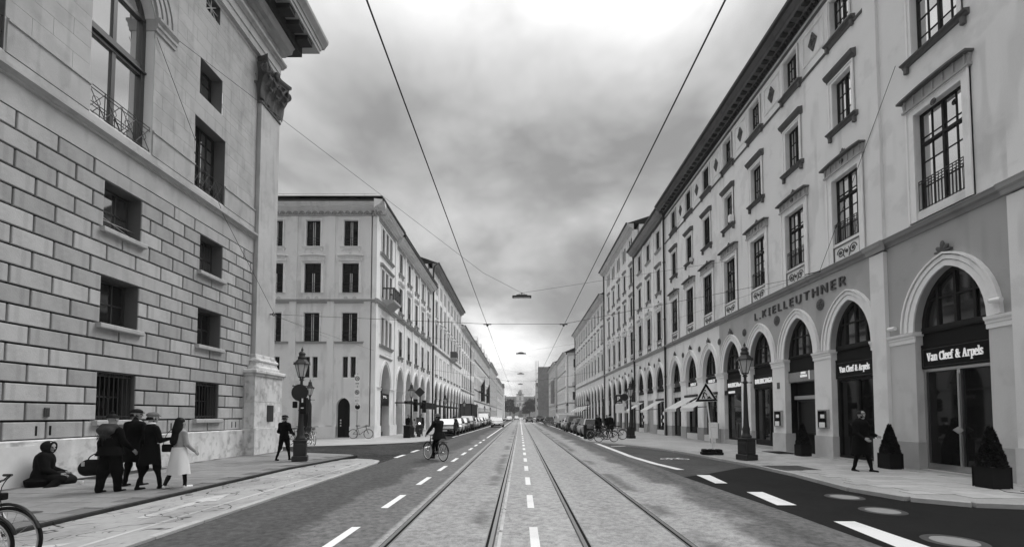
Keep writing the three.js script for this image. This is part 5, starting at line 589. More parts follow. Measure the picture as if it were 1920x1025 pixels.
// long dark folded awning bars and panels over the left arcade
{ const t = thing('folded_awning', 'long dark folded awning bar along the left arcade behind the cyclist', 'awning', [-9.75, 0, 0]); obj('bar', [box(-0.14, 0.14, 2.78, 3.0, -38, -69)], M.canopyDark, t); obj('panel', [box(-0.2, 0.2, 2.45, 3.1, -44.5, -50.5)], M.canopyDark, t); obj('bracket', [-39, -45.5, -51.5, -57.8, -64, -68.5].map((z) => box(-1.3, 0, 2.84, 2.94, z - 0.05, z + 0.05)), M.canopyDark, t); }
{ const zn = -55.45, B = (z) => zn - z; // taller neighbour
  arcade({ label: 'taller arcaded house behind the corner house on the left, with dark roof', pos: [XL, 0, zn], turn: H90, len: 27.2, bays: [...Array(8)].map((_, i) => 2.85 + 3.22 * i), arch: { spring: 4.05, rise: 1.95, hw: 1.05, band: 0.3 }, stringY: 10.5, top: 20.3, key: false, wall: M.white, strips: [0.3, ...[...Array(8)].map((_, i) => 4.46 + 3.22 * i)], cornMat: M.dim, roofH: 2.6, plinth: M.light,
    rows: [{ y: 7.1, h: 2.4, w: 1.05, win: { rows: 3, sill: 0.22, brackets: true, surround: 0.12, sillMat: M.gray } }, { y: 11.1, h: 2.6, w: 1.1, win: { rows: 3, surround: 0.16, hood: 'segment', rail: 0.7, railN: 5 } }, { y: 14.7, h: 2.1, w: 1.0, win: { rows: 3, surround: 0.12, sill: 0.2, sillMat: M.gray } }, { y: 17.75, h: 1.6, w: 0.5, pair: 0.34, win: { rows: 3, surround: 0.06 } }], extra: (t) => { const b = sub('balcony', t, 2.85 + 3.22 * 4, 10.9, 0); obj('floor', [run([[0, -0.7], [0.4, -0.5], [0.95, -0.2], [0.95, 0], [0, 0]], -1.1, 1.1)], M.gray, b); obj('balustrade', [ring(-1.0, 1.0, 0.1, 0.9, 0.08, 0.85, 0.93), ...[...Array(7)].map((_, i) => box(-0.95 + i * 0.3, -0.87 + i * 0.3, 0.05, 0.9, 0.86, 0.92)), box(-1.05, -0.95, 0, 0.95, 0, 0.9), box(0.95, 1.05, 0, 0.95, 0, 0.9)], M.grime, b); }, pipes: [0.05] }); }
{ arcade({ label: 'lower arcaded house further down the left side, with plain gutter, past the balcony house', pos: [XL, 0, -82.7], turn: H90, len: 24, bays: [...Array(7)].map((_, i) => 2 + 3.3 * i), arch: { spring: 4.05, rise: 1.95, hw: 1.05, band: 0.3 }, stringY: 6.6, top: 17.9, key: false, wall: M.white, cornMat: M.mid, plinth: M.light, rows: [{ y: 7.2, h: 2.3, w: 1.05, win: { rows: 3, surround: 0.12, sill: 0.2, sillMat: M.gray } }, { y: 11.0, h: 2.5, w: 1.1, win: { rows: 3, surround: 0.14, hood: 'flat' } }, { y: 14.5, h: 2.1, w: 1.0, win: { rows: 3, surround: 0.1 } }], strips: [...Array(7)].map((_, i) => 3.65 + 3.3 * i), pipes: [15.5] }); }
{ const t = plainHouse({ name: 'hotel_building', label: 'grand pale hotel front far down the left side with balconies and roof gables', pos: [-11.3, 0, -107], turn: H90, len: 54, top: 18.6, wall: M.light, strings: [5.4, 8.2, 15.4], stringMat: M.dim, rows: [{ y: 1, h: 2.9, w: 1.6, u0: 2.5, pitch: 3.6, n: 14 }, { y: 5.9, h: 1.8, w: 1.1, u0: 2.5, pitch: 3.6, n: 14 }, { y: 8.9, h: 2.5, w: 1.2, u0: 2.5, pitch: 3.6, n: 14 }, { y: 12.4, h: 2.1, w: 1.1, u0: 2.5, pitch: 3.6, n: 14 }, { y: 15.9, h: 1.7, w: 1.1, u0: 2.5, pitch: 3.6, n: 14 }],
  extra: (q) => { for (let i = 0; i < 5; i++) obj('gable', [plate([[4 + i * 11, 19.2], [8 + i * 11, 19.2], [8 + i * 11, 20.6], [6 + i * 11, 22.0], [4 + i * 11, 20.6]], -3, 0.5)], M.mid, q); for (const u of [13, 31]) obj('balcony', [box(u, u + 5, 8.1, 8.35, 0, 1.1), ...[...Array(20)].map((_, i) => box(u + i * 0.25, u + 0.05 + i * 0.25, 8.35, 9.3, 1.0, 1.05)), box(u, u + 5, 9.25, 9.35, 0.98, 1.08)], M.iron, q); } });
  for (const [z, l] of [[-122, 'large dark flag hanging by the hotel front, nearer one'], [-142, 'large dark flag hanging by the hotel front, farther one']]) { const f = thing('flag', l, 'flag', [-11.0, 0, z]); obj('pole', [bar([0, 9.6, 0], [1.6, 12.6, 0], 0.05)], M.steel, f); const w = []; for (let i = 0; i < 8; i++) { const x = (k) => 0.25 + k * 0.14, zz = (k) => 0.12 * Math.sin(k * 1.9); w.push(...quad([x(i), 5.4 + (i % 3) * 0.15, zz(i)], [x(i + 1), 5.4 + ((i + 1) % 3) * 0.15, zz(i + 1)], [x(i + 1), 10.0 + i * 0.25, zz(i + 1)], [x(i), 9.8 + i * 0.25, zz(i)])); } obj('cloth', triGeo(w), M.farDark, f).material.side = THREE.DoubleSide; }
  plainHouse({ label: 'pale classical house beyond the hotel on the left with tall flat pilasters', pos: [-11.2, 0, -162], turn: H90, len: 50, top: 20.5, wall: M.mid, strings: [5.4, 16], rows: [{ y: 1, h: 2.9, w: 1.6, u0: 2.5, pitch: 3.7, n: 13 }, { y: 6.4, h: 2.6, w: 1.2, u0: 2.5, pitch: 3.7, n: 13 }, { y: 11.4, h: 2.6, w: 1.2, u0: 2.5, pitch: 3.7, n: 13 }, { y: 16.8, h: 1.8, w: 1.1, u0: 2.5, pitch: 3.7, n: 13 }], extra: (q) => { for (let i = 0; i < 13; i++) obj('pilaster', [box(0.5 + i * 3.7, 1.0 + i * 3.7, 5.6, 15.8, 0, 0.3)], M.light, q); } });
  plainHouse({ label: 'last pale house at the far left end of the street', pos: [-11.1, 0, -214], turn: H90, len: 70, top: 19, wall: M.mid, strings: [5.4, 14], rows: [{ y: 6.4, h: 2.6, w: 1.3, u0: 3, pitch: 5, n: 13 }, { y: 10.6, h: 2.4, w: 1.3, u0: 3, pitch: 5, n: 13 }, { y: 14.8, h: 2, w: 1.3, u0: 3, pitch: 5, n: 13 }] });
  plainHouse({ label: 'narrow white house end with dark top at the far left before the trees', pos: [-17, 0, -300], turn: 0, len: 6.2, top: 20, wall: M.white, rows: [{ y: 5, h: 2.2, w: 1.4, u0: 4.4, pitch: 2, n: 1 }, { y: 10, h: 2.2, w: 1.4, u0: 4.4, pitch: 2, n: 1 }, { y: 15, h: 2.6, w: 1.8, u0: 4.4, pitch: 2, n: 1 }] });
}
// ---------------------------------------------------------------- street furniture
function streetLamp(label, x, z, s = 1) {
  const t = thing('street_lamp', label, 'street lamp', [x, 0.1, z], 0.35, 'old lantern street lamps'); t.scale.setScalar(s);
  obj('base', [rbox(-0.26, 0.26, 0, 0.2, -0.26, 0.26, 0.03, 2), rbox(-0.21, 0.21, 0.2, 0.72, -0.21, 0.21, 0.02, 1), rbox(-0.24, 0.24, 0.72, 0.78, -0.24, 0.24, 0.02, 2), rbox(-0.15, 0.15, 0.28, 0.64, -0.222, 0.222, 0.01, 1), rbox(-0.222, 0.222, 0.28, 0.64, -0.15, 0.15, 0.01, 1)], M.iron, t);
  obj('column', [lathe([[0.17, 0.78], [0.19, 0.83], [0.14, 0.9], [0.12, 1.0], [0.13, 1.1], [0.1, 1.2], [0.085, 1.5], [0.065, 2.4], [0.055, 2.72], [0.085, 2.74], [0.085, 2.79], [0.05, 2.82], [0.045, 2.95], [0.09, 3.0], [0.05, 3.05]], 14), bar([-0.28, 2.77, 0], [0.28, 2.77, 0], 0.016), new THREE.SphereGeometry(0.03, 8, 6).translate(-0.28, 2.77, 0), new THREE.SphereGeometry(0.03, 8, 6).translate(0.28, 2.77, 0)], M.iron, t);
  const L = sub('lantern', t, 0, 3.02, 0), P = (r, y, k) => [r * Math.cos(k * Math.PI / 3), y, r * Math.sin(k * Math.PI / 3)], fr = [], gl = [], rf = [];
  for (let k = 0; k < 6; k++) { fr.push(bar(P(0.11, 0.08, k), P(0.235, 0.56, k), 0.013, 0.013, 5), bar(P(0.11, 0.08, k), P(0.11, 0.08, k + 1), 0.014, 0.014, 5), bar(P(0.235, 0.56, k), P(0.235, 0.56, k + 1), 0.018, 0.018, 5), bar([0, 0, 0], P(0.11, 0.08, k), 0.014, 0.014, 5)); gl.push(...quad(P(0.105, 0.09, k), P(0.105, 0.09, k + 1), P(0.228, 0.55, k + 1), P(0.228, 0.55, k))); rf.push(...quad(P(0.29, 0.57, k), P(0.13, 0.76, k), P(0.13, 0.76, k + 1), P(0.29, 0.57, k + 1)), ...quad(P(0.29, 0.57, k), P(0.29, 0.57, k + 1), P(0.29, 0.54, k + 1), P(0.29, 0.54, k))); fr.push(bar(P(0.27, 0.56, k), P(0.27, 0.66, k), 0.02, 0.004, 5)); }
  obj('frame', fr, M.iron, L); obj('glass', triGeo(gl), M.lanternGlass, L); obj('lantern_roof', [triGeo(rf), lathe([[0.135, 0.75], [0.15, 0.78], [0.14, 0.84], [0.11, 0.85], [0.11, 0.93], [0.13, 0.95], [0.08, 1.02], [0.03, 1.04], [0.045, 1.1], [0.02, 1.15], [0.0, 1.22]], 12)], M.iron, L); obj('lamp_holder', [bar([0, 0.05, 0], [0, 0.26, 0], 0.03, 0.03, 8), new THREE.SphereGeometry(0.05, 8, 6).translate(0, 0.3, 0)], M.steel, L);
  return t;
}
streetLamp('nearest street lamp on the left pavement, with round sign back on its post', -8.12, -16.5);
streetLamp('nearest street lamp on the right pavement, standing before the shop doors', 8.6, -16.95, 1.06);
streetLamp('street lamp at the corner house front, seen just past the nearest left lamp', -14.75, -31.2);
streetLamp('street lamp on the left beside the scooter and bin', -8.35, -34.2); streetLamp('street lamp on the left behind the first parked cars', -8.9, -53); streetLamp('street lamp on the left beside the dark box trailer', -8.9, -71);
streetLamp('street lamp on the right by the bicycle cluster and parking sign', 8.15, -32.8); streetLamp('street lamp on the right among the striped awnings', 8.9, -58.5);
[[-8.9, -92], [-8.9, -112], [-8.9, -134], [8.9, -84], [8.9, -108]].forEach(([x, z]) => streetLamp(x < 0 ? 'small distant street lamp in the row before the hotel on the left' : 'small distant street lamp in the row past the awnings on the right', x, z));
function disc(r, d, n = 24) { return new THREE.CylinderGeometry(r, r, d, n).rotateX(Math.PI / 2); }
{ const t = thing('traffic_sign', 'round sign seen from behind, fixed to the left lamp post', 'sign', [-8.12, 2.62, -16.38]); obj('sign_back', [disc(0.31, 0.012)], M.grimeDark, t); obj('clamp', [box(-0.06, 0.06, -0.2, -0.16, -0.14, 0), box(-0.06, 0.06, 0.16, 0.2, -0.14, 0)], M.steel, t);
  const s = thing('traffic_light', 'small pedestrian traffic light on the left lamp post, seen from behind', 'traffic light', [-8.0, 2.15, -16.3]); obj('housing', [rbox(-0.02, 0.2, -0.32, 0.28, -0.12, 0.1, 0.03, 2)], M.black, s); obj('label_plate', [box(0.04, 0.1, 0.1, 0.25, 0.1, 0.104), box(0.02, 0.12, -0.12, -0.08, 0.1, 0.104)], M.signWhite, s); obj('bracket', [box(-0.12, 0.0, -0.2, -0.16, -0.1, 0), box(-0.12, 0.0, 0.14, 0.18, -0.1, 0)], M.iron, s); const e = obj('push_button', [rbox(-0.3, -0.17, -0.1, 0.14, -0.05, 0.1, 0.03, 2), disc(0.035, 0.01).translate(-0.235, 0.04, 0.105)], M.black, s); }
{ const t = thing('sign_pole', 'grey pole with zone signs and round mirror by the corner house door', 'sign pole', [-11.86, 0.1, -32.4]); obj('pole', [bar([0, 0, 0], [0, 4.75, 0], 0.038, 0.038, 10)], M.steel, t); const P = (y, w, h, n) => { const g = sub(n, t, 0, y, 0.05); obj('plate', [rbox(-w / 2, w / 2, -h / 2, h / 2, 0, 0.012, 0.004, 1)], M.signWhite, g); return g; };
  const a = P(4.26, 0.4, 0.78, 'zone_sign'); obj('ring', [new THREE.RingGeometry(0.12, 0.17, 24).translate(0, 0.1, 0.014)], M.farDark, a); const n = obj('number', [text('30', fontBold, 0.13, 0.004, 0.18)], M.black, a); n.position.set(0, 0.035, 0.013); const zz = obj('word', [text('ZONE', fontBold, 0.08, 0.004, 0.26)], M.black, a); zz.position.set(0, -0.3, 0.013);
  const b = P(3.3, 0.4, 0.8, 'parking_ban_sign'); obj('disc', [new THREE.CircleGeometry(0.17, 24).translate(0, 0.06, 0.014)], M.farDark, b); obj('slash', [box(-0.13, 0.13, -0.012, 0.012, 0, 0.003).rotateZ(0.8).translate(0, 0.06, 0.015), new THREE.RingGeometry(0.1, 0.125, 20).translate(0, 0.06, 0.016)], M.signWhite, b); obj('line', [box(-0.15, 0.15, -0.3, -0.28, 0.013, 0.015)], M.gray, b);
  const c = P(2.74, 0.34, 0.26, 'small_plate'); obj('print', [box(-0.12, -0.03, -0.07, 0.07, 0.013, 0.015), box(0.02, 0.12, 0.03, 0.07, 0.013, 0.015), box(0.02, 0.12, -0.06, -0.02, 0.013, 0.015)], M.gray, c);
  const m = sub('round_sign', t, 0.05, 2.3, 0.06); obj('rim', [new THREE.TorusGeometry(0.21, 0.025, 8, 24)], M.signWhite, m); obj('face', [disc(0.2, 0.02)], M.black, m); obj('bar', [rbox(-0.07, 0.07, 0.08, 0.14, 0.01, 0.02, 0.01, 1)], M.signWhite, m); }
{ // roadworks sign
  const t = thing('roadworks_sign', 'triangular roadworks warning sign on a leaning pole with black rubber foot', 'road sign', [8.22, 0.1, -19.15], -0.12); obj('foot', [rbox(-0.44, 0.44, 0, 0.12, -0.2, 0.2, 0.04, 2), ...[-0.28, 0, 0.28].map((x) => rbox(x - 0.12, x + 0.12, 0.11, 0.24, -0.19, 0.19, 0.05, 2))], M.rubber, t); obj('pole', [bar([0.06, 0.15, 0], [-0.16, 2.3, 0], 0.032, 0.032, 10)], M.signWhite, t);
  const s = sub('warning_triangle', t, -0.2, 2.55, 0.06); s.rotation.z = 0.03; const tri = (r) => [[0, r], [-r * 0.866, -r / 2], [r * 0.866, -r / 2]]; obj('plate', [plate(tri(0.56), 0, 0.012)], M.signWhite, s); obj('border', [plate(tri(0.53), 0.013, 0.017, [tri(0.36)])], M.black, s);
  obj('pictogram', [bar([-0.08, 0.14, 0.016], [-0.13, -0.0, 0.016], 0.03, 0.022), bar([-0.13, 0.0, 0.016], [-0.18, -0.15, 0.016], 0.02), bar([-0.12, 0.0, 0.016], [-0.07, -0.15, 0.016], 0.02), bar([-0.08, 0.12, 0.016], [0.03, 0.03, 0.016], 0.015), bar([-0.09, 0.1, 0.016], [-0.16, 0.06, 0.016], 0.013), bar([-0.04, 0.08, 0.016], [0.06, -0.1, 0.016], 0.009), new THREE.SphereGeometry(0.034, 10, 6).scale(1, 1, 0.2).translate(-0.045, 0.2, 0.018), plate([[0.0, -0.155], [0.22, -0.155], [0.11, -0.04]], 0.014, 0.018)].map((g) => g), M.black, s); }
{ const t = thing('letter_box', 'pale grey metal cabinet on a post beside the shop pier, behind the roadworks sign', 'cabinet', [11.85, 0.1, -27.3], -0.5); obj('cabinet', [rbox(-0.26, 0.26, 0.28, 1.22, -0.16, 0.16, 0.02, 2), rbox(-0.27, 0.27, 1.2, 1.25, -0.17, 0.17, 0.015, 1)], M.signWhite, t); obj('post', [box(-0.2, -0.14, 0, 0.3, -0.05, 0.05), box(0.14, 0.2, 0, 0.3, -0.05, 0.05), box(0.27, 0.31, 0, 1.2, -0.03, 0.03)], M.gray, t); obj('door_seam', [box(-0.2, 0.2, 0.94, 0.955, 0.16, 0.163), bar([0.05, 1.05, 0.16], [0.05, 1.05, 0.18], 0.02)], M.gray, t); }
{ // planters with clipped cones
  const leaf = []; const r = mulberry(31), N = 2600; const tris = [[], [], []];
  for (let i = 0; i < N; i++) { const k = Math.pow(r(), 0.62), y = 0.92 * (1 - k) , R = 0.035 + 0.33 * k * (1 - 0.12 * k), a = r() * 6.283, q = R * (0.82 + 0.24 * r()), c = V3(q * Math.cos(a), y, q * Math.sin(a)), s = 0.022 + 0.02 * r(), d = V3(r() - .5, r() - .2, r() - .5).normalize().add(V3(Math.cos(a), 0.3, Math.sin(a)).multiplyScalar(0.6)).normalize(), e = V3(r() - .5, r() - .5, r() - .5).cross(d).normalize(); const p = (A, B) => { const v = c.clone().addScaledVector(d, A * s).addScaledVector(e, B * s); return [v.x, v.y, v.z]; }; tris[i % 3].push([p(-1, 0), p(0.1, 0.7), p(1.4, 0)], [p(-1, 0), p(1.4, 0), p(0.1, -0.7)]); }
  const lg = tris.map((t) => { const g = bake(triGeo(t)); g.userData.baked = 1; return g; });
  const P = (label, x, z, s, turn) => { const t = thing('planter', label, 'planter', [x, 0.1, z], turn, 'clipped cone shrubs in square black planters'); t.scale.setScalar(s); obj('box', [rbox(-0.22, 0.22, 0.02, 0.5, -0.22, 0.22, 0.012, 1), box(-0.2, 0.2, 0, 0.03, -0.2, 0.2), ...[-1, 1].flatMap((a) => [-1, 1].map((b) => box(a * 0.222 - 0.01, a * 0.222 + 0.01, 0.01, 0.5, b * 0.222 - 0.01, b * 0.222 + 0.01)))], M.black, t); obj('soil', [box(-0.2, 0.2, 0.47, 0.505, -0.2, 0.2)], M.bark, t); const c = sub('clipped_shrub', t, 0, 0.5, 0); c.scale.set(0.84, 1, 0.84); lg.forEach((g, i) => obj('leaves', g, M.hedge[i], c)); obj('core', [new THREE.ConeGeometry(0.27, 0.82, 14).translate(0, 0.41, 0), bar([0, 0, 0], [0, 0.98, 0], 0.012, 0.004)], M.hedge[0], c); };
  P('cone shrub in black planter nearest the camera, right of the glass double door', 10.98, -10.42, 1.0, 0.02); P('cone shrub in black planter beside the pilaster, behind the walking man', 11.72, -14.15, 0.98, 0.05); P('cone shrub in black planter at the open passage, farthest of three', 11.75, -18.55, 0.95, 0.03);
  obj('cable', [tube([[10.9, 0.105, -10.2], [10.7, 0.105, -9.8], [11.2, 0.105, -9.5], [11.5, 0.105, -9.65], [11.1, 0.105, -9.95]], 0.008, 24, 5)], M.black); tag(scene.children[scene.children.length - 1], 'thin black cable looped on the pavement before the nearest planter', 'cable');
}
{ const t = thing('parking_sign', 'pole with parking sign and white panel beside the bicycle cluster', 'road sign', [7.24, 0.1, -32.3]); obj('pole', [bar([0, 0, 0], [0, 3.25, 0], 0.035, 0.035, 8)], M.steel, t); obj('plate', [rbox(-0.3, 0.2, 2.55, 3.18, 0.04, 0.055, 0.01, 1)], M.farDark, t); const p = obj('letter', [text('P', fontBold, 0.3, 0.006, 0.2)], M.signWhite, t); p.position.set(-0.08, 2.75, 0.057); obj('arrow', [box(-0.2, 0.1, 2.63, 2.66, 0.056, 0.06)], M.signWhite, t); obj('panel', [rbox(-0.32, 0.2, 1.85, 2.5, 0.04, 0.055, 0.01, 1)], M.signWhite, t);
  const s = thing('traffic_sign', 'dark round sign with street plates behind the parking sign', 'road sign', [8.0, 0.1, -33.6]); obj('pole', [bar([0, 0, 0], [0, 3.5, 0], 0.035, 0.035, 8)], M.steel, s); obj('disc', [disc(0.3, 0.015).translate(-0.1, 3.05, 0.05)], M.grimeDark, s); obj('rim', [new THREE.TorusGeometry(0.29, 0.025, 6, 24).translate(-0.1, 3.05, 0.055)], M.gray, s); obj('street_plate', [rbox(-0.6, 0, 2.35, 2.6, 0.04, 0.055, 0.01, 1), rbox(0.15, 1.0, 2.45, 2.68, 0.04, 0.055, 0.01, 1)], M.signWhite, s); }
{ const t = thing('traffic_signal', 'traffic signal pole with diamond sign back beside the scooter', 'traffic light', [-8.1, 0.1, -36]); obj('pole', [bar([0, 0, 0], [0, 3.9, 0], 0.06, 0.05, 10)], M.iron, t); obj('sign_back', [rbox(-0.3, 0.3, -0.3, 0.3, 0, 0.02, 0.02, 1).rotateZ(Math.PI / 4).translate(0, 3.55, 0.08)], M.grimeDark, t); obj('signal_head', [rbox(-0.5, -0.18, 2.0, 3.0, -0.1, 0.14, 0.04, 2), rbox(0.2, 0.5, 1.9, 2.9, -0.1, 0.14, 0.04, 2)], M.black, t); obj('visor', [0, 1, 2].map((i) => lathe([[0.1, 0], [0.11, 0.14]], 12).rotateX(Math.PI / 2).translate(-0.34, 2.2 + i * 0.3, 0.13)), M.black, t); obj('lens', [disc(0.08, 0.02).translate(0.35, 2.7, 0.15)], M.glassMid, t); }
{ const t = thing('litter_bin', 'black square bin on the left corner pavement in front of the scooter', 'bin', [-8.45, 0.1, -33.4]); obj('bin_body', [rbox(-0.24, 0.24, 0, 0.88, -0.22, 0.22, 0.03, 2)], M.black, t); obj('lid', [rbox(-0.26, 0.26, 0.88, 0.95, -0.24, 0.24, 0.02, 1)], M.iron, t);
  const b = thing('switch_box', 'black electrical box at the head of the right parked row, beside the bicycles', 'utility box', [4.95, 0.1, -32.1]); obj('cabinet', [rbox(-0.35, 0.35, 0, 0.95, -0.2, 0.2, 0.03, 2), rbox(-0.38, 0.38, 0.95, 1.0, -0.23, 0.23, 0.01, 1)], M.black, b); }
// ---------------------------------------------------------------- tram wires and hanging lamps
function wire(label, pts, r = 0.009, sag = 0, group = 'overhead wires') { const g = []; for (let i = 0; i + 1 < pts.length; i++) { const a = pts[i], b = pts[i + 1]; if (!sag) g.push(bar(a, b, r, r, 5)); else { let p = a; for (let k = 1; k <= 10; k++) { const f = k / 10, q = [a[0] + (b[0] - a[0]) * f, a[1] + (b[1] - a[1]) * f - sag * 4 * f * (1 - f), a[2] + (b[2] - a[2]) * f]; g.push(bar(p, q, r, r, 5)); p = q; } } } return tag(obj('overhead_wire', g, M.iron), label, 'wire', group); }
const CZ = [12, -16.8, -46, -76, -106, -136, -170, -205, -240];
wire('left tram contact wire running away down the street', CZ.map((z) => [-1.24, 5.18 + (z < -17 ? 0.12 : 0), z]), 0.0085, 0.05); wire('right tram contact wire running away down the street', CZ.map((z) => [1.66, 5.18 + (z < -17 ? 0.12 : 0), z]), 0.0085, 0.05);
wire('span wire carrying both tram wires, nearest the camera', [[-11.5, 6.5, -20.66], [-1.24, 5.25, -16.8], [1.66, 5.25, -16.8], [12.3, 7.55, -17.9]], 0.008);
for (const [i, z] of [-46, -76, -106, -136].entries()) wire(['second span wire across the street', 'third span wire across the street'][i] || 'distant span wire across the street', [[-11, 6.8, z], [-1.24, 5.35, z], [1.66, 5.35, z], [12.3, 7.0, z]], 0.008);
for (const [x, z] of [[-1.24, -16.8], [1.66, -16.8], [-1.24, -46], [1.66, -46]]) { const t = thing('wire_clamp', x < 0 ? (z > -20 ? 'clamp holding the left tram wire to the nearest span wire' : 'clamp holding the left tram wire to the second span wire') : (z > -20 ? 'clamp holding the right tram wire to the nearest span wire' : 'clamp holding the right tram wire to the second span wire'), 'clamp', [x, 5.22 + (z < -17 ? 0.12 : 0), z]); obj('arm', [rbox(-0.15, 0.15, 0.0, 0.035, -0.03, 0.03, 0.01, 1), bar([-0.15, 0.02, 0], [0.15, 0.02, 0], 0.022)], M.iron, t); obj('insulator', [lathe([[0.02, -0.06], [0.045, -0.04], [0.045, 0], [0.02, 0.02]], 10)], M.iron, t); }
const LZ = [-24, -46.3, -69, -92, -117, -142];
LZ.forEach((z, i) => { const t = thing('hanging_lamp', ['nearest street lamp hanging on wires over the road', 'second street lamp hanging on wires over the road', 'third street lamp hanging on wires over the road'][i] || ['fourth lamp hanging over the road, tiny', 'fifth lamp hanging over the road, tiny', 'sixth and farthest lamp hanging over the road'][i - 3], 'hanging lamp', [0.1, 8.25, z], 0, 'lamps hanging over the street'); obj('housing', [rbox(-0.52, 0.52, -0.07, 0.03, -0.16, 0.16, 0.03, 2), rbox(-0.3, 0.3, 0.02, 0.09, -0.1, 0.1, 0.02, 1)], M.iron, t); obj('hanger', [bar([0, 0.08, 0], [0, 0.2, 0], 0.03), bar([-0.3, 0.05, 0], [0, 0.2, 0], 0.01), bar([0.3, 0.05, 0], [0, 0.2, 0], 0.01)], M.iron, t); obj('diffuser', [rbox(-0.45, 0.45, -0.085, -0.065, -0.13, 0.13, 0.008, 1)], M.steel, t);
  wire(['wire holding the nearest hanging lamp, from the stone building to the right front', 'wire holding the second hanging lamp', 'wire holding the third hanging lamp'][i] || ['wire holding the fourth hanging lamp', 'wire holding the fifth hanging lamp', 'wire holding the farthest hanging lamp'][i - 3], i ? [[-11, 10.2, z], [0.1, 8.42, z], [12.3, 10.2, z]] : [[-11.85, 14.75, -14.85], [-1.9, 9.1, -22.6], [0.1, 8.44, -24], [12.3, 10.9, -26]], i ? 0.007 : 0.0075); });
wire('slanting wire from the tall arched window down to the pilaster anchor', [[-11.85, 14.1, -14.0], [-11.75, 9.7, -17.3], [-11.5, 6.5, -20.66]], 0.009); wire('slanting wire across the upper right front down to a wall hook', [[12.3, 13.2, -14.1], [12.2, 7.6, -17.9]], 0.009); wire('thin wire from the pilaster to the corner house front', [[-11.5, 6.48, -20.66], [-14.5, 7.6, -33.6]], 0.006); wire('thin wire crossing before the corner house to the arcade', [[-11.5, 6.42, -20.66], [-11.0, 6.8, -38]], 0.006); wire('thin wire along the right front between wall hooks', [[12.3, 7.65, -17.9], [12.3, 9.5, -36]], 0.006);
for (const [x, y, z, l] of [[12.3, 7.62, -17.9, 'wall hook over the raised letters on the right']]) { const t = thing('wall_hook', l, 'hook', [x, y, z]); obj('hook', [bar([0.1, 0, 0], [-0.12, 0, 0.05], 0.03, 0.025), bar([-0.12, 0, 0.05], [-0.5, -0.03, -0.3], 0.022)], M.iron, t); }
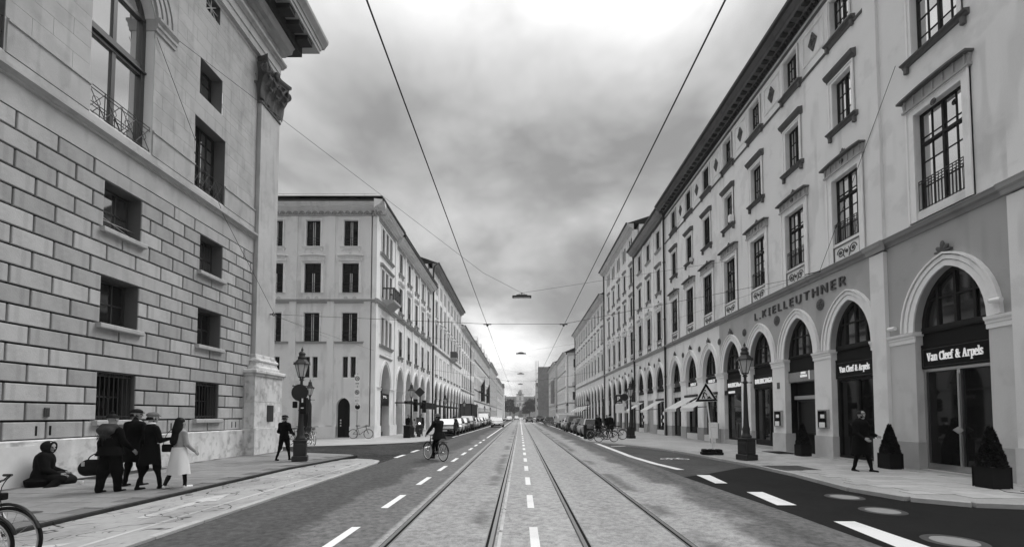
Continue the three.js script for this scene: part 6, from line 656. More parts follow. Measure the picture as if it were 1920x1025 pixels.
// ---------------------------------------------------------------- bicycles
function wheelGeo(r) { return { tyre: geo('ty' + r, () => [new THREE.TorusGeometry(r - 0.018, 0.018, 7, 40)]), rim: geo('ri' + r, () => [new THREE.TorusGeometry(r - 0.045, 0.013, 6, 36)]), spokes: geo('sp' + r, () => [new THREE.CylinderGeometry(0.022, 0.022, 0.09, 8).rotateX(Math.PI / 2), ...[...Array(20)].map((_, i) => { const a = i / 20 * 2 * Math.PI, b = a + (i % 2 ? 0.35 : -0.35); return bar([0.02 * Math.cos(b), 0.02 * Math.sin(b), i % 4 < 2 ? 0.03 : -0.03], [(r - 0.05) * Math.cos(a), (r - 0.05) * Math.sin(a), 0], 0.0018, 0.0018, 3); })]) }; }
function bicycle(label, pos, turn, o = {}) { // rolls along +x
  const t = thing('bicycle', label, 'bicycle', pos, turn, o.group || 'bicycles'), r = o.r || 0.345, fm = o.mat || M.blackMetal, B = -0.53, F = 0.54, W = wheelGeo(r);
  for (const [x, n] of [[B, 0], [F, 1]]) { const w = sub('wheel', t, x, r, 0, n ? (o.steer || 0) : 0); obj('tyre', W.tyre, M.tyre, w); obj('rim', W.rim, o.rimMat || M.chrome, w); obj('spokes', W.spokes, M.chrome, w); }
  const bb = [-0.08, 0.28, 0], st = [-0.24, 0.82, 0], hd = [0.36, 0.86, 0], hl = [0.4, 0.66, 0];
  obj('bike_frame', [bar(bb, st, 0.017), bar(hl, bb, 0.02), ...(o.step ? [bar([0.39, 0.72, 0], [-0.1, 0.36, 0], 0.017)] : [bar(hd, [-0.22, 0.74, 0], 0.018)]), bar(hl, hd, 0.022), ...[-0.05, 0.05].flatMap((z) => [bar([B, r, z], bb, 0.01), bar([B, r, z], [-0.21, 0.7, 0], 0.009)])], fm, t);
  obj('fork', [...[-0.05, 0.05].map((z) => tube([[F, r, z], [0.47, r + 0.18, z], [0.4, 0.68, z * 0.7]], 0.012, 8, 6)), bar([0.4, 0.66, 0], [0.35, 0.98, 0], 0.014)], o.forkMat || fm, t);
  obj('handlebar', o.drop ? [tube([[0.44, 0.98, -0.24], [0.38, 1.0, -0.12], [0.36, 1.0, 0], [0.38, 1.0, 0.12], [0.44, 0.98, 0.24]], 0.013, 16, 6)] : [tube([[0.14, 1.03, -0.3], [0.24, 1.04, -0.24], [0.35, 1.0, -0.08], [0.35, 1.0, 0.08], [0.24, 1.04, 0.24], [0.14, 1.03, 0.3]], 0.012, 20, 6), ...[-0.3, 0.3].map((z) => bar([0.2, 1.035, z * 0.93], [0.08, 1.03, z], 0.017))], M.blackMetal, t);
  obj('saddle', [rbox(-0.36, -0.12, 0.9, 0.96, -0.07, 0.07, 0.028, 3), rbox(-0.2, -0.04, 0.91, 0.95, -0.03, 0.03, 0.018, 2), bar(st, [-0.26, 0.91, 0], 0.014)], M.rubber, t);
  obj('crank', [new THREE.TorusGeometry(0.09, 0.008, 5, 20).translate(-0.08, 0.28, 0.05), bar([-0.08, 0.28, 0.06], [0.06, 0.2, 0.07], 0.009), bar([-0.08, 0.28, -0.06], [-0.22, 0.36, -0.07], 0.009), rbox(0.01, 0.11, 0.185, 0.215, 0.07, 0.17, 0.01, 1), rbox(-0.27, -0.17, 0.345, 0.375, -0.17, -0.07, 0.01, 1), bar([-0.08, 0.37, 0.05], [B, r + 0.04, 0.05], 0.005), bar([-0.08, 0.19, 0.05], [B, r - 0.04, 0.05], 0.005)], M.steel, t);
  if (o.guard !== false) obj('mudguard', [[B, 0.7, 3.0], [F, 0.35, 2.3]].map(([x, a0, a1]) => tube([...Array(9)].map((_, i) => { const a = a0 + (a1 - a0) * i / 8; return [x + (r + 0.025) * Math.cos(a), r + (r + 0.025) * Math.sin(a), 0]; }), 0.018, 18, 5)), fm, t);
  if (o.rack) obj('rack', [...[-0.06, 0.06].map((z) => bar([-0.3, 0.74, z], [-0.78, 0.74, z], 0.007)), ...[-0.06, 0.06].map((z) => bar([B, r, z], [-0.68, 0.74, z], 0.006))], M.blackMetal, t);
  if (o.basket) obj('basket', [...[0.42, 0.52, 0.62].flatMap((y) => [bar([0.42, y + 0.4, -0.16], [0.72, y + 0.4, -0.16], 0.006), bar([0.42, y + 0.4, 0.16], [0.72, y + 0.4, 0.16], 0.006), bar([0.72, y + 0.4, -0.16], [0.72, y + 0.4, 0.16], 0.006), bar([0.42, y + 0.4, -0.16], [0.42, y + 0.4, 0.16], 0.006)]), ...[...Array(7)].flatMap((_, i) => [bar([0.42 + i * 0.05, 0.82, -0.16], [0.42 + i * 0.05, 1.02, -0.16], 0.004), bar([0.42 + i * 0.05, 0.82, 0.16], [0.42 + i * 0.05, 1.02, 0.16], 0.004), bar([0.72, 0.82, -0.15 + i * 0.05], [0.72, 1.02, -0.15 + i * 0.05], 0.004)])], M.steel, t);
  if (o.lamp) obj('lamp', [rbox(0.42, 0.5, 0.8, 0.88, -0.035, 0.035, 0.015, 2), tube([[0.36, 1.0, 0.06], [0.5, 1.06, 0.08], [0.44, 0.9, 0.02], [0.42, 0.6, 0.03]], 0.005, 16, 4), tube([[0.33, 1.0, -0.1], [0.48, 1.08, -0.06], [0.42, 0.92, -0.02], [0.45, 0.5, -0.04]], 0.005, 16, 4)], M.black, t);
  return t;
}
bicycle('bicycle cut by the left edge, larger front wheel and cables showing, nearest the camera', [-6.2, 0.045, -5.0], -0.06, { lamp: true, rimMat: M.gray, r: 0.365, forkMat: M.frameLight, steer: 0.15 });
bicycle('second bicycle at the left edge, its smaller front wheel in front of the other', [-6.36, 0.045, -4.86], 0.05, { lamp: true, rimMat: M.steel, r: 0.32, drop: true });
bicycle('dark bicycle leaning at the corner house wall under the zone signs', [-11.55, 0.1, -32.35], 0.12, { drop: true, guard: false });
bicycle('bicycle parked behind the left lamp, its wheel left of the post', [-12.75, 0.1, -25.6], 1.1, { rack: true }); bicycle('bicycle parked behind the left lamp, its wheel right of the post', [-11.85, 0.1, -25.5], 2.2, { rack: true, mat: M.steel });
bicycle('bicycle at the front of the right cluster, side view', [5.45, 0.1, -28.1], 3.45, { rack: true }); bicycle('bicycle behind the front one in the right cluster, by the black box', [5.3, 0.1, -30.5], 3.5, { rack: true, basket: true }); bicycle('bicycle standing deepest in the right cluster, near the sign pole', [6.6, 0.1, -31.0], 3.2, { rack: true });
for (let k = 0; k < 7; k++) bicycle('small bicycle in the far row parked behind the white van', [4.5 + 0.5 + (k % 2) * 0.2, 0.0, -72 - k * 2.0], 0.2 + (k % 3) * 0.12, { group: 'far row of parked bicycles', rimMat: M.frameLight, mat: k % 2 ? M.frameLight : M.blackMetal });
// ---------------------------------------------------------------- cars
const carPaint = [0.015, 0.03, 0.65, 0.32, 0.10, 0.5].map((v) => new THREE.MeshPhysicalMaterial({ color: G(v), roughness: 0.35, metalness: 0.3, clearcoat: 0.8, clearcoatRoughness: 0.06 }));
const carShape = { hatch: { L: 4.1, W: 1.78, hood: 0.92, belt: 0.98, H: 1.48, ws: 1.02, rt: 0.35, rb: -1.75, re: -1.95, tail: 0.98 }, sedan: { L: 4.7, W: 1.82, hood: 0.9, belt: 0.96, H: 1.44, ws: 1.0, rt: 0.25, rb: -0.95, re: -1.7, tail: 1.0 }, suv: { L: 4.6, W: 1.9, hood: 1.08, belt: 1.14, H: 1.72, ws: 1.1, rt: 0.55, rb: -1.85, re: -2.1, tail: 1.12 }, wagon: { L: 4.7, W: 1.82, hood: 0.92, belt: 0.98, H: 1.5, ws: 1.0, rt: 0.3, rb: -1.95, re: -2.2, tail: 1.0 } };
function carGeos(kind) { const s = carShape[kind], h = s.L / 2; // front at +z
  const st = [[-h, 0.8, 0.42, s.tail - 0.18], [-h + 0.08, 0.93, 0.3, s.tail - 0.02], [-h + 0.4, 0.99, 0.24, s.tail + 0.0], [s.re + 0.3, 1, 0.22, s.belt + 0.02], [0, 1, 0.22, s.belt], [s.ws, 1, 0.22, s.belt - 0.02], [s.ws + 0.5, 0.995, 0.22, s.hood - 0.02], [h - 0.4, 0.96, 0.23, s.hood - 0.12], [h - 0.1, 0.88, 0.27, s.hood - 0.24], [h, 0.76, 0.36, s.hood - 0.36]];
  const sec = ([z, w, y0, y1]) => { const a = s.W / 2 * w, m = (y0 + y1) / 2; return [[-a * 0.86, y0], [-a * 0.97, y0 + 0.12], [-a, m], [-a * 0.975, y1 - 0.14], [-a * 0.9, y1 - 0.03], [-a * 0.5, y1 + 0.015], [0, y1 + 0.025], [a * 0.5, y1 + 0.015], [a * 0.9, y1 - 0.03], [a * 0.975, y1 - 0.14], [a, m], [a * 0.97, y0 + 0.12], [a * 0.86, y0]].map(([x, y]) => [x, y, z]); };
  const S = st.map(sec), pos = [], idx = [], n = 13; S.forEach((r) => r.forEach((p) => pos.push(...p))); for (let i = 0; i + 1 < S.length; i++) for (let j = 0; j < n; j++) { const k = (j + 1) % n, a = i * n + j, b = i * n + k; idx.push(a, b, b + n, a, b + n, a + n); }
  for (const [i, f] of [[0, 1], [S.length - 1, 0]]) for (let j = 1; j + 1 < n; j++) f ? idx.push(i * n, i * n + j + 1, i * n + j) : idx.push(i * n, i * n + j, i * n + j + 1);
  const body = new THREE.BufferGeometry(); body.setAttribute('position', new THREE.Float32BufferAttribute(pos, 3)); body.setIndex(idx.flatMap((_, q) => q % 3 ? [] : [idx[q], idx[q + 2], idx[q + 1]])); body.computeVertexNormals();
  const b = s.belt - 0.02, w0 = s.W / 2 * 0.92, w1 = s.W / 2 * 0.72, T = s.H, c = { fb: s.ws + 0.18, ft: s.rt, rt: s.rb + 0.15, rb: s.re }; // cabin corners
  const P = { a: [-w0, b, c.fb], b: [w0, b, c.fb], c: [w1, T, c.ft], d: [-w1, T, c.ft], e: [-w0, b, c.rb], f: [w0, b, c.rb], g: [w1, T, c.rt], h: [-w1, T, c.rt] }; const mid = (c.ft + c.rt) / 2, R = { m: [w1 * 0.98, T + 0.03, mid], n: [-w1 * 0.98, T + 0.03, mid] };
  const cab = triGeo([...quad(P.a, P.b, P.c, P.d), ...quad(P.f, P.e, P.h, P.g), ...quad(P.b, P.f, P.g, P.c), ...quad(P.e, P.a, P.d, P.h), ...quad(P.d, P.c, R.m, R.n), ...quad(R.n, R.m, P.g, P.h)]);
  const inset = (A, B, C, D, k, o) => { const q = [A, B, C, D].map((p) => V3(...p)), m = q.reduce((s, v) => s.clone().add(v)).multiplyScalar(0.25), nn = q[1].clone().sub(q[0]).cross(q[3].clone().sub(q[0])).normalize(); return quad(...q.map((v) => { const r = v.clone().lerp(m, k).addScaledVector(nn, o); return [r.x, r.y, r.z]; })); };
  const lp = (A, B, k) => A.map((v, i) => v + (B[i] - v) * k); const side = (b0, f0, f1, b1) => { const k = 0.47; return [...inset(f0, lp(f0, b0, k), lp(f1, b1, k), f1, 0.09, 0.008), ...inset(lp(f0, b0, k), b0, b1, lp(f1, b1, k), 0.09, 0.008)]; };
  return { body, cab, ws: triGeo(inset(P.a, P.b, P.c, P.d, 0.09, 0.008)), rw: triGeo(inset(P.f, P.e, P.h, P.g, 0.14, 0.008)), sideR: triGeo(side(P.f, P.b, P.c, P.g)), sideL: triGeo(side(P.e, P.a, P.d, P.h).map((t) => [t[0], t[2], t[1]])) , s, h }; }
const carProto = {};
const carWheel = (r) => ({ tyre: geo('ct' + r, () => [lathe([[r - 0.09, -0.1], [r - 0.02, -0.1], [r, -0.07], [r, 0.07], [r - 0.02, 0.1], [r - 0.09, 0.1]], 22).rotateZ(Math.PI / 2)]), rim: geo('cr' + r, () => [...[0, 1, 2, 3, 4].map((i) => box(-0.075, 0.085, 0.03, r - 0.09, -0.035, 0.035).rotateX(i * 1.2566)), new THREE.CylinderGeometry(0.06, 0.06, 0.17, 10).rotateZ(Math.PI / 2), lathe([[r - 0.12, -0.09], [r - 0.085, -0.095], [r - 0.085, 0.095], [r - 0.12, 0.09]], 20).rotateZ(Math.PI / 2)]) });
function car(label, kind, x, z, turn, paint, group) {
  const t = thing('parked_car', label, 'car', [x, 0, z], turn, group), q = carProto[kind] ||= (() => { const c = carGeos(kind); for (const k of ['body', 'cab', 'ws', 'rw', 'sideR', 'sideL']) { c[k] = bake(c[k]); c[k].userData.baked = 1; } return c; })(), s = q.s, h = q.h;
  obj('body', q.body, carPaint[paint], t); obj('cabin', q.cab, carPaint[paint], t); obj('windscreen', q.ws, M.glassCoat, t); obj('rear_window', q.rw, M.glassDark, t); obj('side_window', q.sideR, M.glassDark, t); obj('side_window', q.sideL, M.glassDark, t);
  const r = kind === 'suv' ? 0.36 : 0.32, W = carWheel(r); for (const a of [-1, 1]) for (const b of [1.32, -1.32]) { const w = sub('wheel', t, a * (s.W / 2 - 0.1), r, b, a < 0 ? Math.PI : 0); obj('tyre', W.tyre, M.tyre, w); obj('rim', W.rim, M.steel, w); }
  obj('wheel_arch', geo('wa' + kind, () => [-1, 1].flatMap((a) => [1.32, -1.32].map((b) => new THREE.CylinderGeometry(r + 0.06, r + 0.06, 0.1, 20).rotateZ(Math.PI / 2).translate(a * (s.W / 2 - 0.045), r, b)))), M.black, t);
  for (const a of [-1, 1]) { obj('headlight', geo('hl' + kind + a, () => [rbox(-0.19, 0.19, -0.07, 0.08, -0.09, 0.05, 0.035, 2).rotateY(a * 0.35).translate(a * s.W * 0.35, s.hood - 0.27, h - 0.09)]), M.chrome, t); obj('tail_light', geo('tl' + kind + a, () => [rbox(-0.13, 0.13, -0.08, 0.08, -0.04, 0.05, 0.03, 2).translate(a * s.W * 0.39, s.tail - 0.16, -h + 0.05)]), M.bronze, t); obj('mirror', geo('mi' + kind + a, () => [rbox(-0.1, 0.1, -0.06, 0.07, -0.05, 0.05, 0.03, 2).translate(a * (s.W / 2 + 0.06), s.belt + 0.08, s.ws - 0.1)]), M.black, t); }
  obj('grille', geo('gr' + kind, () => [rbox(-0.42, 0.42, s.hood - 0.5, s.hood - 0.3, h - 0.06, h + 0.015, 0.03, 2), rbox(-0.66, 0.66, 0.3, 0.42, h - 0.1, h + 0.01, 0.03, 1)]), M.black, t); obj('number_plate', geo('np' + kind, () => [box(-0.26, 0.26, 0.43, 0.54, h + 0.016, h + 0.022), box(-0.26, 0.26, 0.62, 0.73, -h - 0.02, -h - 0.012)]), M.signWhite, t);
  return t;
}
const LC = 'cars parked along the left kerb', RC = 'cars parked along the right kerb';
[['dark hatchback at the head of the left parked row, facing the camera', 'hatch', -40, 1], ['white hatchback, second in the left parked row', 'hatch', -44.9, 2], ['dark estate, third in the left parked row', 'wagon', -50, 0], ['dark off-roader, fourth in the left parked row', 'suv', -55.2, 1], ['silver hatchback, fifth in the left parked row', 'hatch', -60.2, 5], ['grey saloon, sixth in the left parked row', 'sedan', -65.2, 3], ['dark hatchback, seventh in the left parked row', 'hatch', -70.2, 1], ['silver saloon, eighth in the left parked row', 'sedan', -75.2, 5]].forEach(([l, k, z, p], i) => car(l, k, -6.5 - (i % 3) * 0.05, z, 0.02, p, LC));
[['grey estate at the near end of the right parked row, seen from behind', 'wagon', -38.3, 3], ['dark hatchback, second in the right parked row', 'hatch', -44, 1], ['black off-roader, third in the right parked row', 'suv', -49.6, 0], ['white hatchback, fourth in the right parked row', 'hatch', -54.9, 2]].forEach(([l, k, z, p], i) => car(l, k, 5.95 + (i % 2) * 0.06, z, Math.PI, p, RC));
car('pale saloon driving towards the camera on the left lane', 'sedan', -3.4, -68, 0, 5, null).name = numbered('moving_car'); car('dark car driving away between the tram tracks, far ahead', 'hatch', 2.3, -111, Math.PI, 1, null).name = numbered('moving_car'); car('dark off-roader stopped at the right before the grey wall', 'suv', 5.3, -121, Math.PI, 0, null);
[[-6.4, -98, 2], [-6.3, -104, 1], [-3.4, -140, 2], [-3.5, -150, 5], [-4.0, -172, 2], [-1.4, -182, 2], [-6.4, -112, 3], [-6.3, -120, 2], [2.3, -190, 5], [5.9, -90, 1], [6, -96, 3], [6, -128, 1]].forEach(([x, z, p]) => car(x < 0 ? (p === 2 ? 'tiny white car far down the left side of the street' : 'tiny grey or dark car far down the left side of the street') : 'tiny car far down the right side of the street', p % 2 ? 'hatch' : 'sedan', x, z, x < 0 ? 0 : Math.PI, p, 'distant cars'));
function van(label, x, z, turn, L, m, h = 2.4) { const t = thing('van', label, 'van', [x, 0, z], turn, null); obj('cargo_box', [rbox(-1, 1, 0.75, h, -L / 2, L / 2 - 1.5, 0.06, 2)], m, t); obj('cab', [plate([[L / 2 - 1.5, 0.5], [L / 2, 0.5], [L / 2, 1.15], [L / 2 - 0.35, 1.3], [L / 2 - 0.9, 2.15], [L / 2 - 1.5, 2.2]].map(([a, b]) => [-a, b]), -0.95, 0.95).rotateY(Math.PI / 2)], m, t); obj('windscreen', [triGeo(quad([-0.85, 1.33, L / 2 - 0.345], [0.85, 1.33, L / 2 - 0.345], [0.8, 2.1, L / 2 - 0.85], [-0.8, 2.1, L / 2 - 0.85]))], M.glassCoat, t); obj('chassis', [box(-0.9, 0.9, 0.4, 0.76, -L / 2 + 0.1, L / 2 - 0.1)], M.black, t); const W = carWheel(0.34); for (const a of [-1, 1]) for (const b of [L / 2 - 0.9, -L / 2 + 0.9]) { const w = sub('wheel', t, a * 0.88, 0.34, b, a < 0 ? Math.PI : 0); obj('tyre', W.tyre, M.tyre, w); obj('rim', W.rim, M.steel, w); } for (const a of [-1, 1]) { obj('headlight', [rbox(a * 0.72 - 0.14, a * 0.72 + 0.14, 0.85, 1.05, L / 2 - 0.05, L / 2 + 0.02, 0.03, 1)], M.chrome, t); obj('mirror', [rbox(a * 1.12 - 0.08, a * 1.12 + 0.08, 1.35, 1.65, L / 2 - 0.7, L / 2 - 0.6, 0.03, 1)], M.black, t); } obj('bumper', [rbox(-0.95, 0.95, 0.4, 0.65, L / 2 - 0.1, L / 2 + 0.05, 0.04, 1)], M.black, t); return t; }
van('white box van in the right parked row, long pale side', 6.2, -62.5, Math.PI, 6.5, carPaint[2], 1.95); van('pale camper van at the far end of the left parked row', -6.6, -82, 0, 5.4, carPaint[5], 2.5);
{ const t = thing('box_trailer', 'tall dark box container on the left pavement behind the parked cars', 'container', [-8.9, 0.1, -76]); obj('container', [rbox(-1.0, 1.0, 0.3, 3.6, -6, 3, 0.05, 1)], M.canopyDark, t); obj('side_panel', [box(-0.85, 0.85, 0.5, 3.4, 3.0, 3.03)], M.grime, t); obj('feet', [box(-0.9, 0.9, 0, 0.3, -5.5, 2.5)], M.black, t); }
{ // scooter
  const t = thing('motor_scooter', 'scooter with bright front lamp parked on the left corner pavement', 'scooter', [-8.0, 0.1, -35.2], 0.35); const W = { t: geo('sct', () => [new THREE.TorusGeometry(0.2, 0.06, 8, 20).rotateY(Math.PI / 2)]) }; for (const z of [0.62, -0.6]) { const w = sub('wheel', t, 0, 0.26, z); obj('tyre', W.t, M.tyre, w); obj('rim', [new THREE.CylinderGeometry(0.14, 0.14, 0.08, 14).rotateZ(Math.PI / 2)], M.steel, w); }
  obj('front_shield', [rbox(-0.25, 0.25, 0.3, 0.98, 0.36, 0.5, 0.06, 3), rbox(-0.12, 0.12, 0.4, 0.62, 0.5, 0.78, 0.05, 2)], carPaint[0], t); obj('floor', [rbox(-0.2, 0.2, 0.24, 0.34, -0.3, 0.42, 0.03, 2)], M.black, t); obj('rear_body', [rbox(-0.24, 0.24, 0.34, 0.76, -0.85, -0.15, 0.1, 3)], carPaint[0], t); obj('saddle', [rbox(-0.17, 0.17, 0.76, 0.88, -0.85, -0.1, 0.05, 3)], M.rubber, t); obj('handlebar', [bar([-0.34, 1.08, 0.3], [0.34, 1.08, 0.3], 0.02), rbox(-0.14, 0.14, 0.98, 1.14, 0.28, 0.44, 0.05, 2), bar([-0.3, 1.08, 0.32], [-0.36, 1.32, 0.3], 0.008), rbox(-0.44, -0.3, 1.28, 1.4, 0.28, 0.31, 0.01, 1)], M.black, t); obj('headlamp', [new THREE.SphereGeometry(0.1, 12, 8).scale(1, 1, 0.5).translate(0, 1.05, 0.45)], M.lamplit, t); obj('windscreen', [rbox(-0.22, 0.22, 1.1, 1.5, 0.36, 0.375, 0.008, 1).rotateX(-0.12)], M.glassMid, t); obj('number_plate', [box(-0.1, 0.1, 0.45, 0.6, -0.88, -0.87)], M.signWhite, t); }
// ---------------------------------------------------------------- people: one smooth skin over posed bones
function sdfGeo(bones, lo, hi, res, k) { // bones: {a, b, ra, rb, c, s}
  const mc = new MarchingCubes(res, new THREE.MeshBasicMaterial(), false, false, 90000), f = mc.field, N = res, h = N / 2; const ctr = [0, 1, 2].map((i) => (lo[i] + hi[i]) / 2), ext = [0, 1, 2].map((i) => (hi[i] - lo[i]) / 2);
  const pre = bones.map((q) => { const s = q.s || [1, 1, 1], d = [0, 1, 2].map((i) => (q.b[i] - q.a[i]) * s[i]), L2 = d[0] * d[0] + d[1] * d[1] + d[2] * d[2] || 1e-9; return { ...q, S: s, d, L2 }; });
  const dist = (q, x, y, z) => { const px = (x - q.a[0]) * q.S[0], py = (y - q.a[1]) * q.S[1], pz = (z - q.a[2]) * q.S[2]; let t = (px * q.d[0] + py * q.d[1] + pz * q.d[2]) / q.L2; t = t < 0 ? 0 : t > 1 ? 1 : t; const ax = px - t * q.d[0], ay = py - t * q.d[1], az = pz - t * q.d[2]; return Math.sqrt(ax * ax + ay * ay + az * az) - (q.ra + (q.rb - q.ra) * t); };
  let p = 0; for (let z = 0; z < N; z++) for (let y = 0; y < N; y++) for (let x = 0; x < N; x++, p++) { const X = ctr[0] + (x - h) / h * ext[0], Y = ctr[1] + (y - h) / h * ext[1], Z = ctr[2] + (z - h) / h * ext[2]; let d = 1e3; for (const q of pre) { const e = dist(q, X, Y, Z), kk = q.k || k; if (e > d + kk) continue; const g = Math.max(kk - Math.abs(d - e), 0) / kk; d = Math.min(d, e) - g * g * kk * 0.25; } f[p] = -d; }
  mc.isolation = 0; mc.update(); const n = mc.count, P = new Float32Array(n * 3); for (let i = 0; i < n; i++) for (let j = 0; j < 3; j++) P[i * 3 + j] = ctr[j] + mc.positionArray[i * 3 + j] * ext[j];
  let g = new THREE.BufferGeometry(); g.setAttribute('position', new THREE.BufferAttribute(P, 3)); g = mergeVertices(g, 1e-4); g.computeVertexNormals();
  const v = g.attributes.position, C = new Float32Array(v.count * 3); for (let i = 0; i < v.count; i++) { let best = 1e3, c = 0; for (const q of pre) { const e = dist(q, v.getX(i), v.getY(i), v.getZ(i)); if (e < best) { best = e; c = q.c; } } C[i * 3] = C[i * 3 + 1] = C[i * 3 + 2] = c; } g.setAttribute('color', new THREE.BufferAttribute(C, 3)); return g;
}
const SK = 0.36, HEAD = sdfGeo([ // face forward +z, chin near y = -0.1
  { a: [0, 0.035, -0.02], b: [0, 0.035, 0.015], ra: 0.083, rb: 0.08, c: SK, s: [1.08, 0.92, 0.95] }, { a: [0, -0.02, 0.03], b: [0, -0.075, 0.055], ra: 0.062, rb: 0.036, c: SK }, { a: [0, 0.02, 0.085], b: [0, -0.022, 0.112], ra: 0.011, rb: 0.016, c: SK, k: 0.012 }, { a: [-0.035, 0.03, 0.075], b: [0.035, 0.03, 0.075], ra: 0.018, rb: 0.018, c: SK * 0.85, k: 0.02 },
  { a: [-0.03, 0.008, 0.083], b: [-0.029, 0.008, 0.083], ra: 0.011, rb: 0.011, c: 0.06, k: 0.004 }, { a: [0.03, 0.008, 0.083], b: [0.029, 0.008, 0.083], ra: 0.011, rb: 0.011, c: 0.06, k: 0.004 }, { a: [-0.022, -0.052, 0.086], b: [0.022, -0.052, 0.086], ra: 0.008, rb: 0.008, c: 0.18, k: 0.008 }, { a: [-0.078, 0.0, -0.005], b: [-0.08, -0.03, -0.0], ra: 0.018, rb: 0.012, c: SK, k: 0.01 }, { a: [0.078, 0.0, -0.005], b: [0.08, -0.03, -0.0], ra: 0.018, rb: 0.012, c: SK, k: 0.01 }, { a: [0, -0.05, -0.02], b: [0, -0.15, -0.035], ra: 0.052, rb: 0.055, c: SK }], [-0.12, -0.19, -0.13], [0.12, 0.15, 0.15], 58, 0.03);
const HAND = sdfGeo([ // hangs down -y, palm towards +x side, fingers slightly curled towards +z
  { a: [0, 0.02, 0], b: [0, -0.075, 0.004], ra: 0.028, rb: 0.036, c: SK, s: [1.9, 1, 1] }, ...[-0.03, -0.01, 0.011, 0.03].flatMap((z, i) => { const L = [0.062, 0.076, 0.072, 0.054][i]; const a = [0, -0.085, z], b = [-0.006, -0.085 - L * 0.52, z], c = [-0.03, -0.085 - L * 0.95, z * 0.95]; return [{ a, b, ra: 0.0098, rb: 0.0088, c: SK, k: 0.006 }, { a: b, b: c, ra: 0.0088, rb: 0.0074, c: SK, k: 0.006 }]; }), { a: [-0.005, -0.02, -0.028], b: [-0.018, -0.06, -0.052], ra: 0.014, rb: 0.011, c: SK, k: 0.012 }, { a: [-0.018, -0.06, -0.052], b: [-0.026, -0.088, -0.05], ra: 0.011, rb: 0.0085, c: SK, k: 0.006 }], [-0.07, -0.19, -0.08], [0.06, 0.06, 0.07], 60, 0.016);
const bodyMat = new THREE.MeshPhysicalMaterial({ vertexColors: true, roughness: 0.88, specularIntensity: 0.2 });
function skirtGeo(hip, y0, len, r0, r1, dz, seed) { const t = [], n = 28, m = 7; const P = (i, j) => { const a = i / n * 2 * Math.PI, k = j / m, r = r0 + (r1 - r0) * Math.pow(k, 0.8) + k * 0.018 * Math.sin(a * 5 + seed) + k * 0.01 * Math.sin(a * 11 + seed * 2); return [hip[0] + r * Math.cos(a), hip[1] + y0 - len * k - 0.012 * k * Math.sin(a * 3 + seed), hip[2] + dz * k + r * 0.82 * Math.sin(a)]; }; for (let i = 0; i < n; i++) for (let j = 0; j < m; j++) t.push(...quad(P(i, j), P(i, j + 1), P(i + 1, j + 1), P(i + 1, j))); let g = triGeo(t); g.deleteAttribute('normal'); g = mergeVertices(g, 1e-4); g.computeVertexNormals(); return g; }
const clothMats = {}; const clothMat = (v) => clothMats[v] ||= new THREE.MeshPhysicalMaterial({ color: G(v), roughness: 0.9, specularIntensity: 0.2, side: THREE.DoubleSide });
const xf = (g, q, at, s = 1) => { const c = g.clone(); c.scale(s, s, s); c.applyQuaternion(q); c.translate(...at); return c; };
const add3 = (a, b, s = 1) => [a[0] + b[0] * s, a[1] + b[1] * s, a[2] + b[2] * s];
const dirOf = (fwd, out) => { const v = V3(out, -1, 0).normalize().applyAxisAngle(V3(1, 0, 0), -fwd); return [v.x, v.y, v.z]; }; // hanging limb swung forward
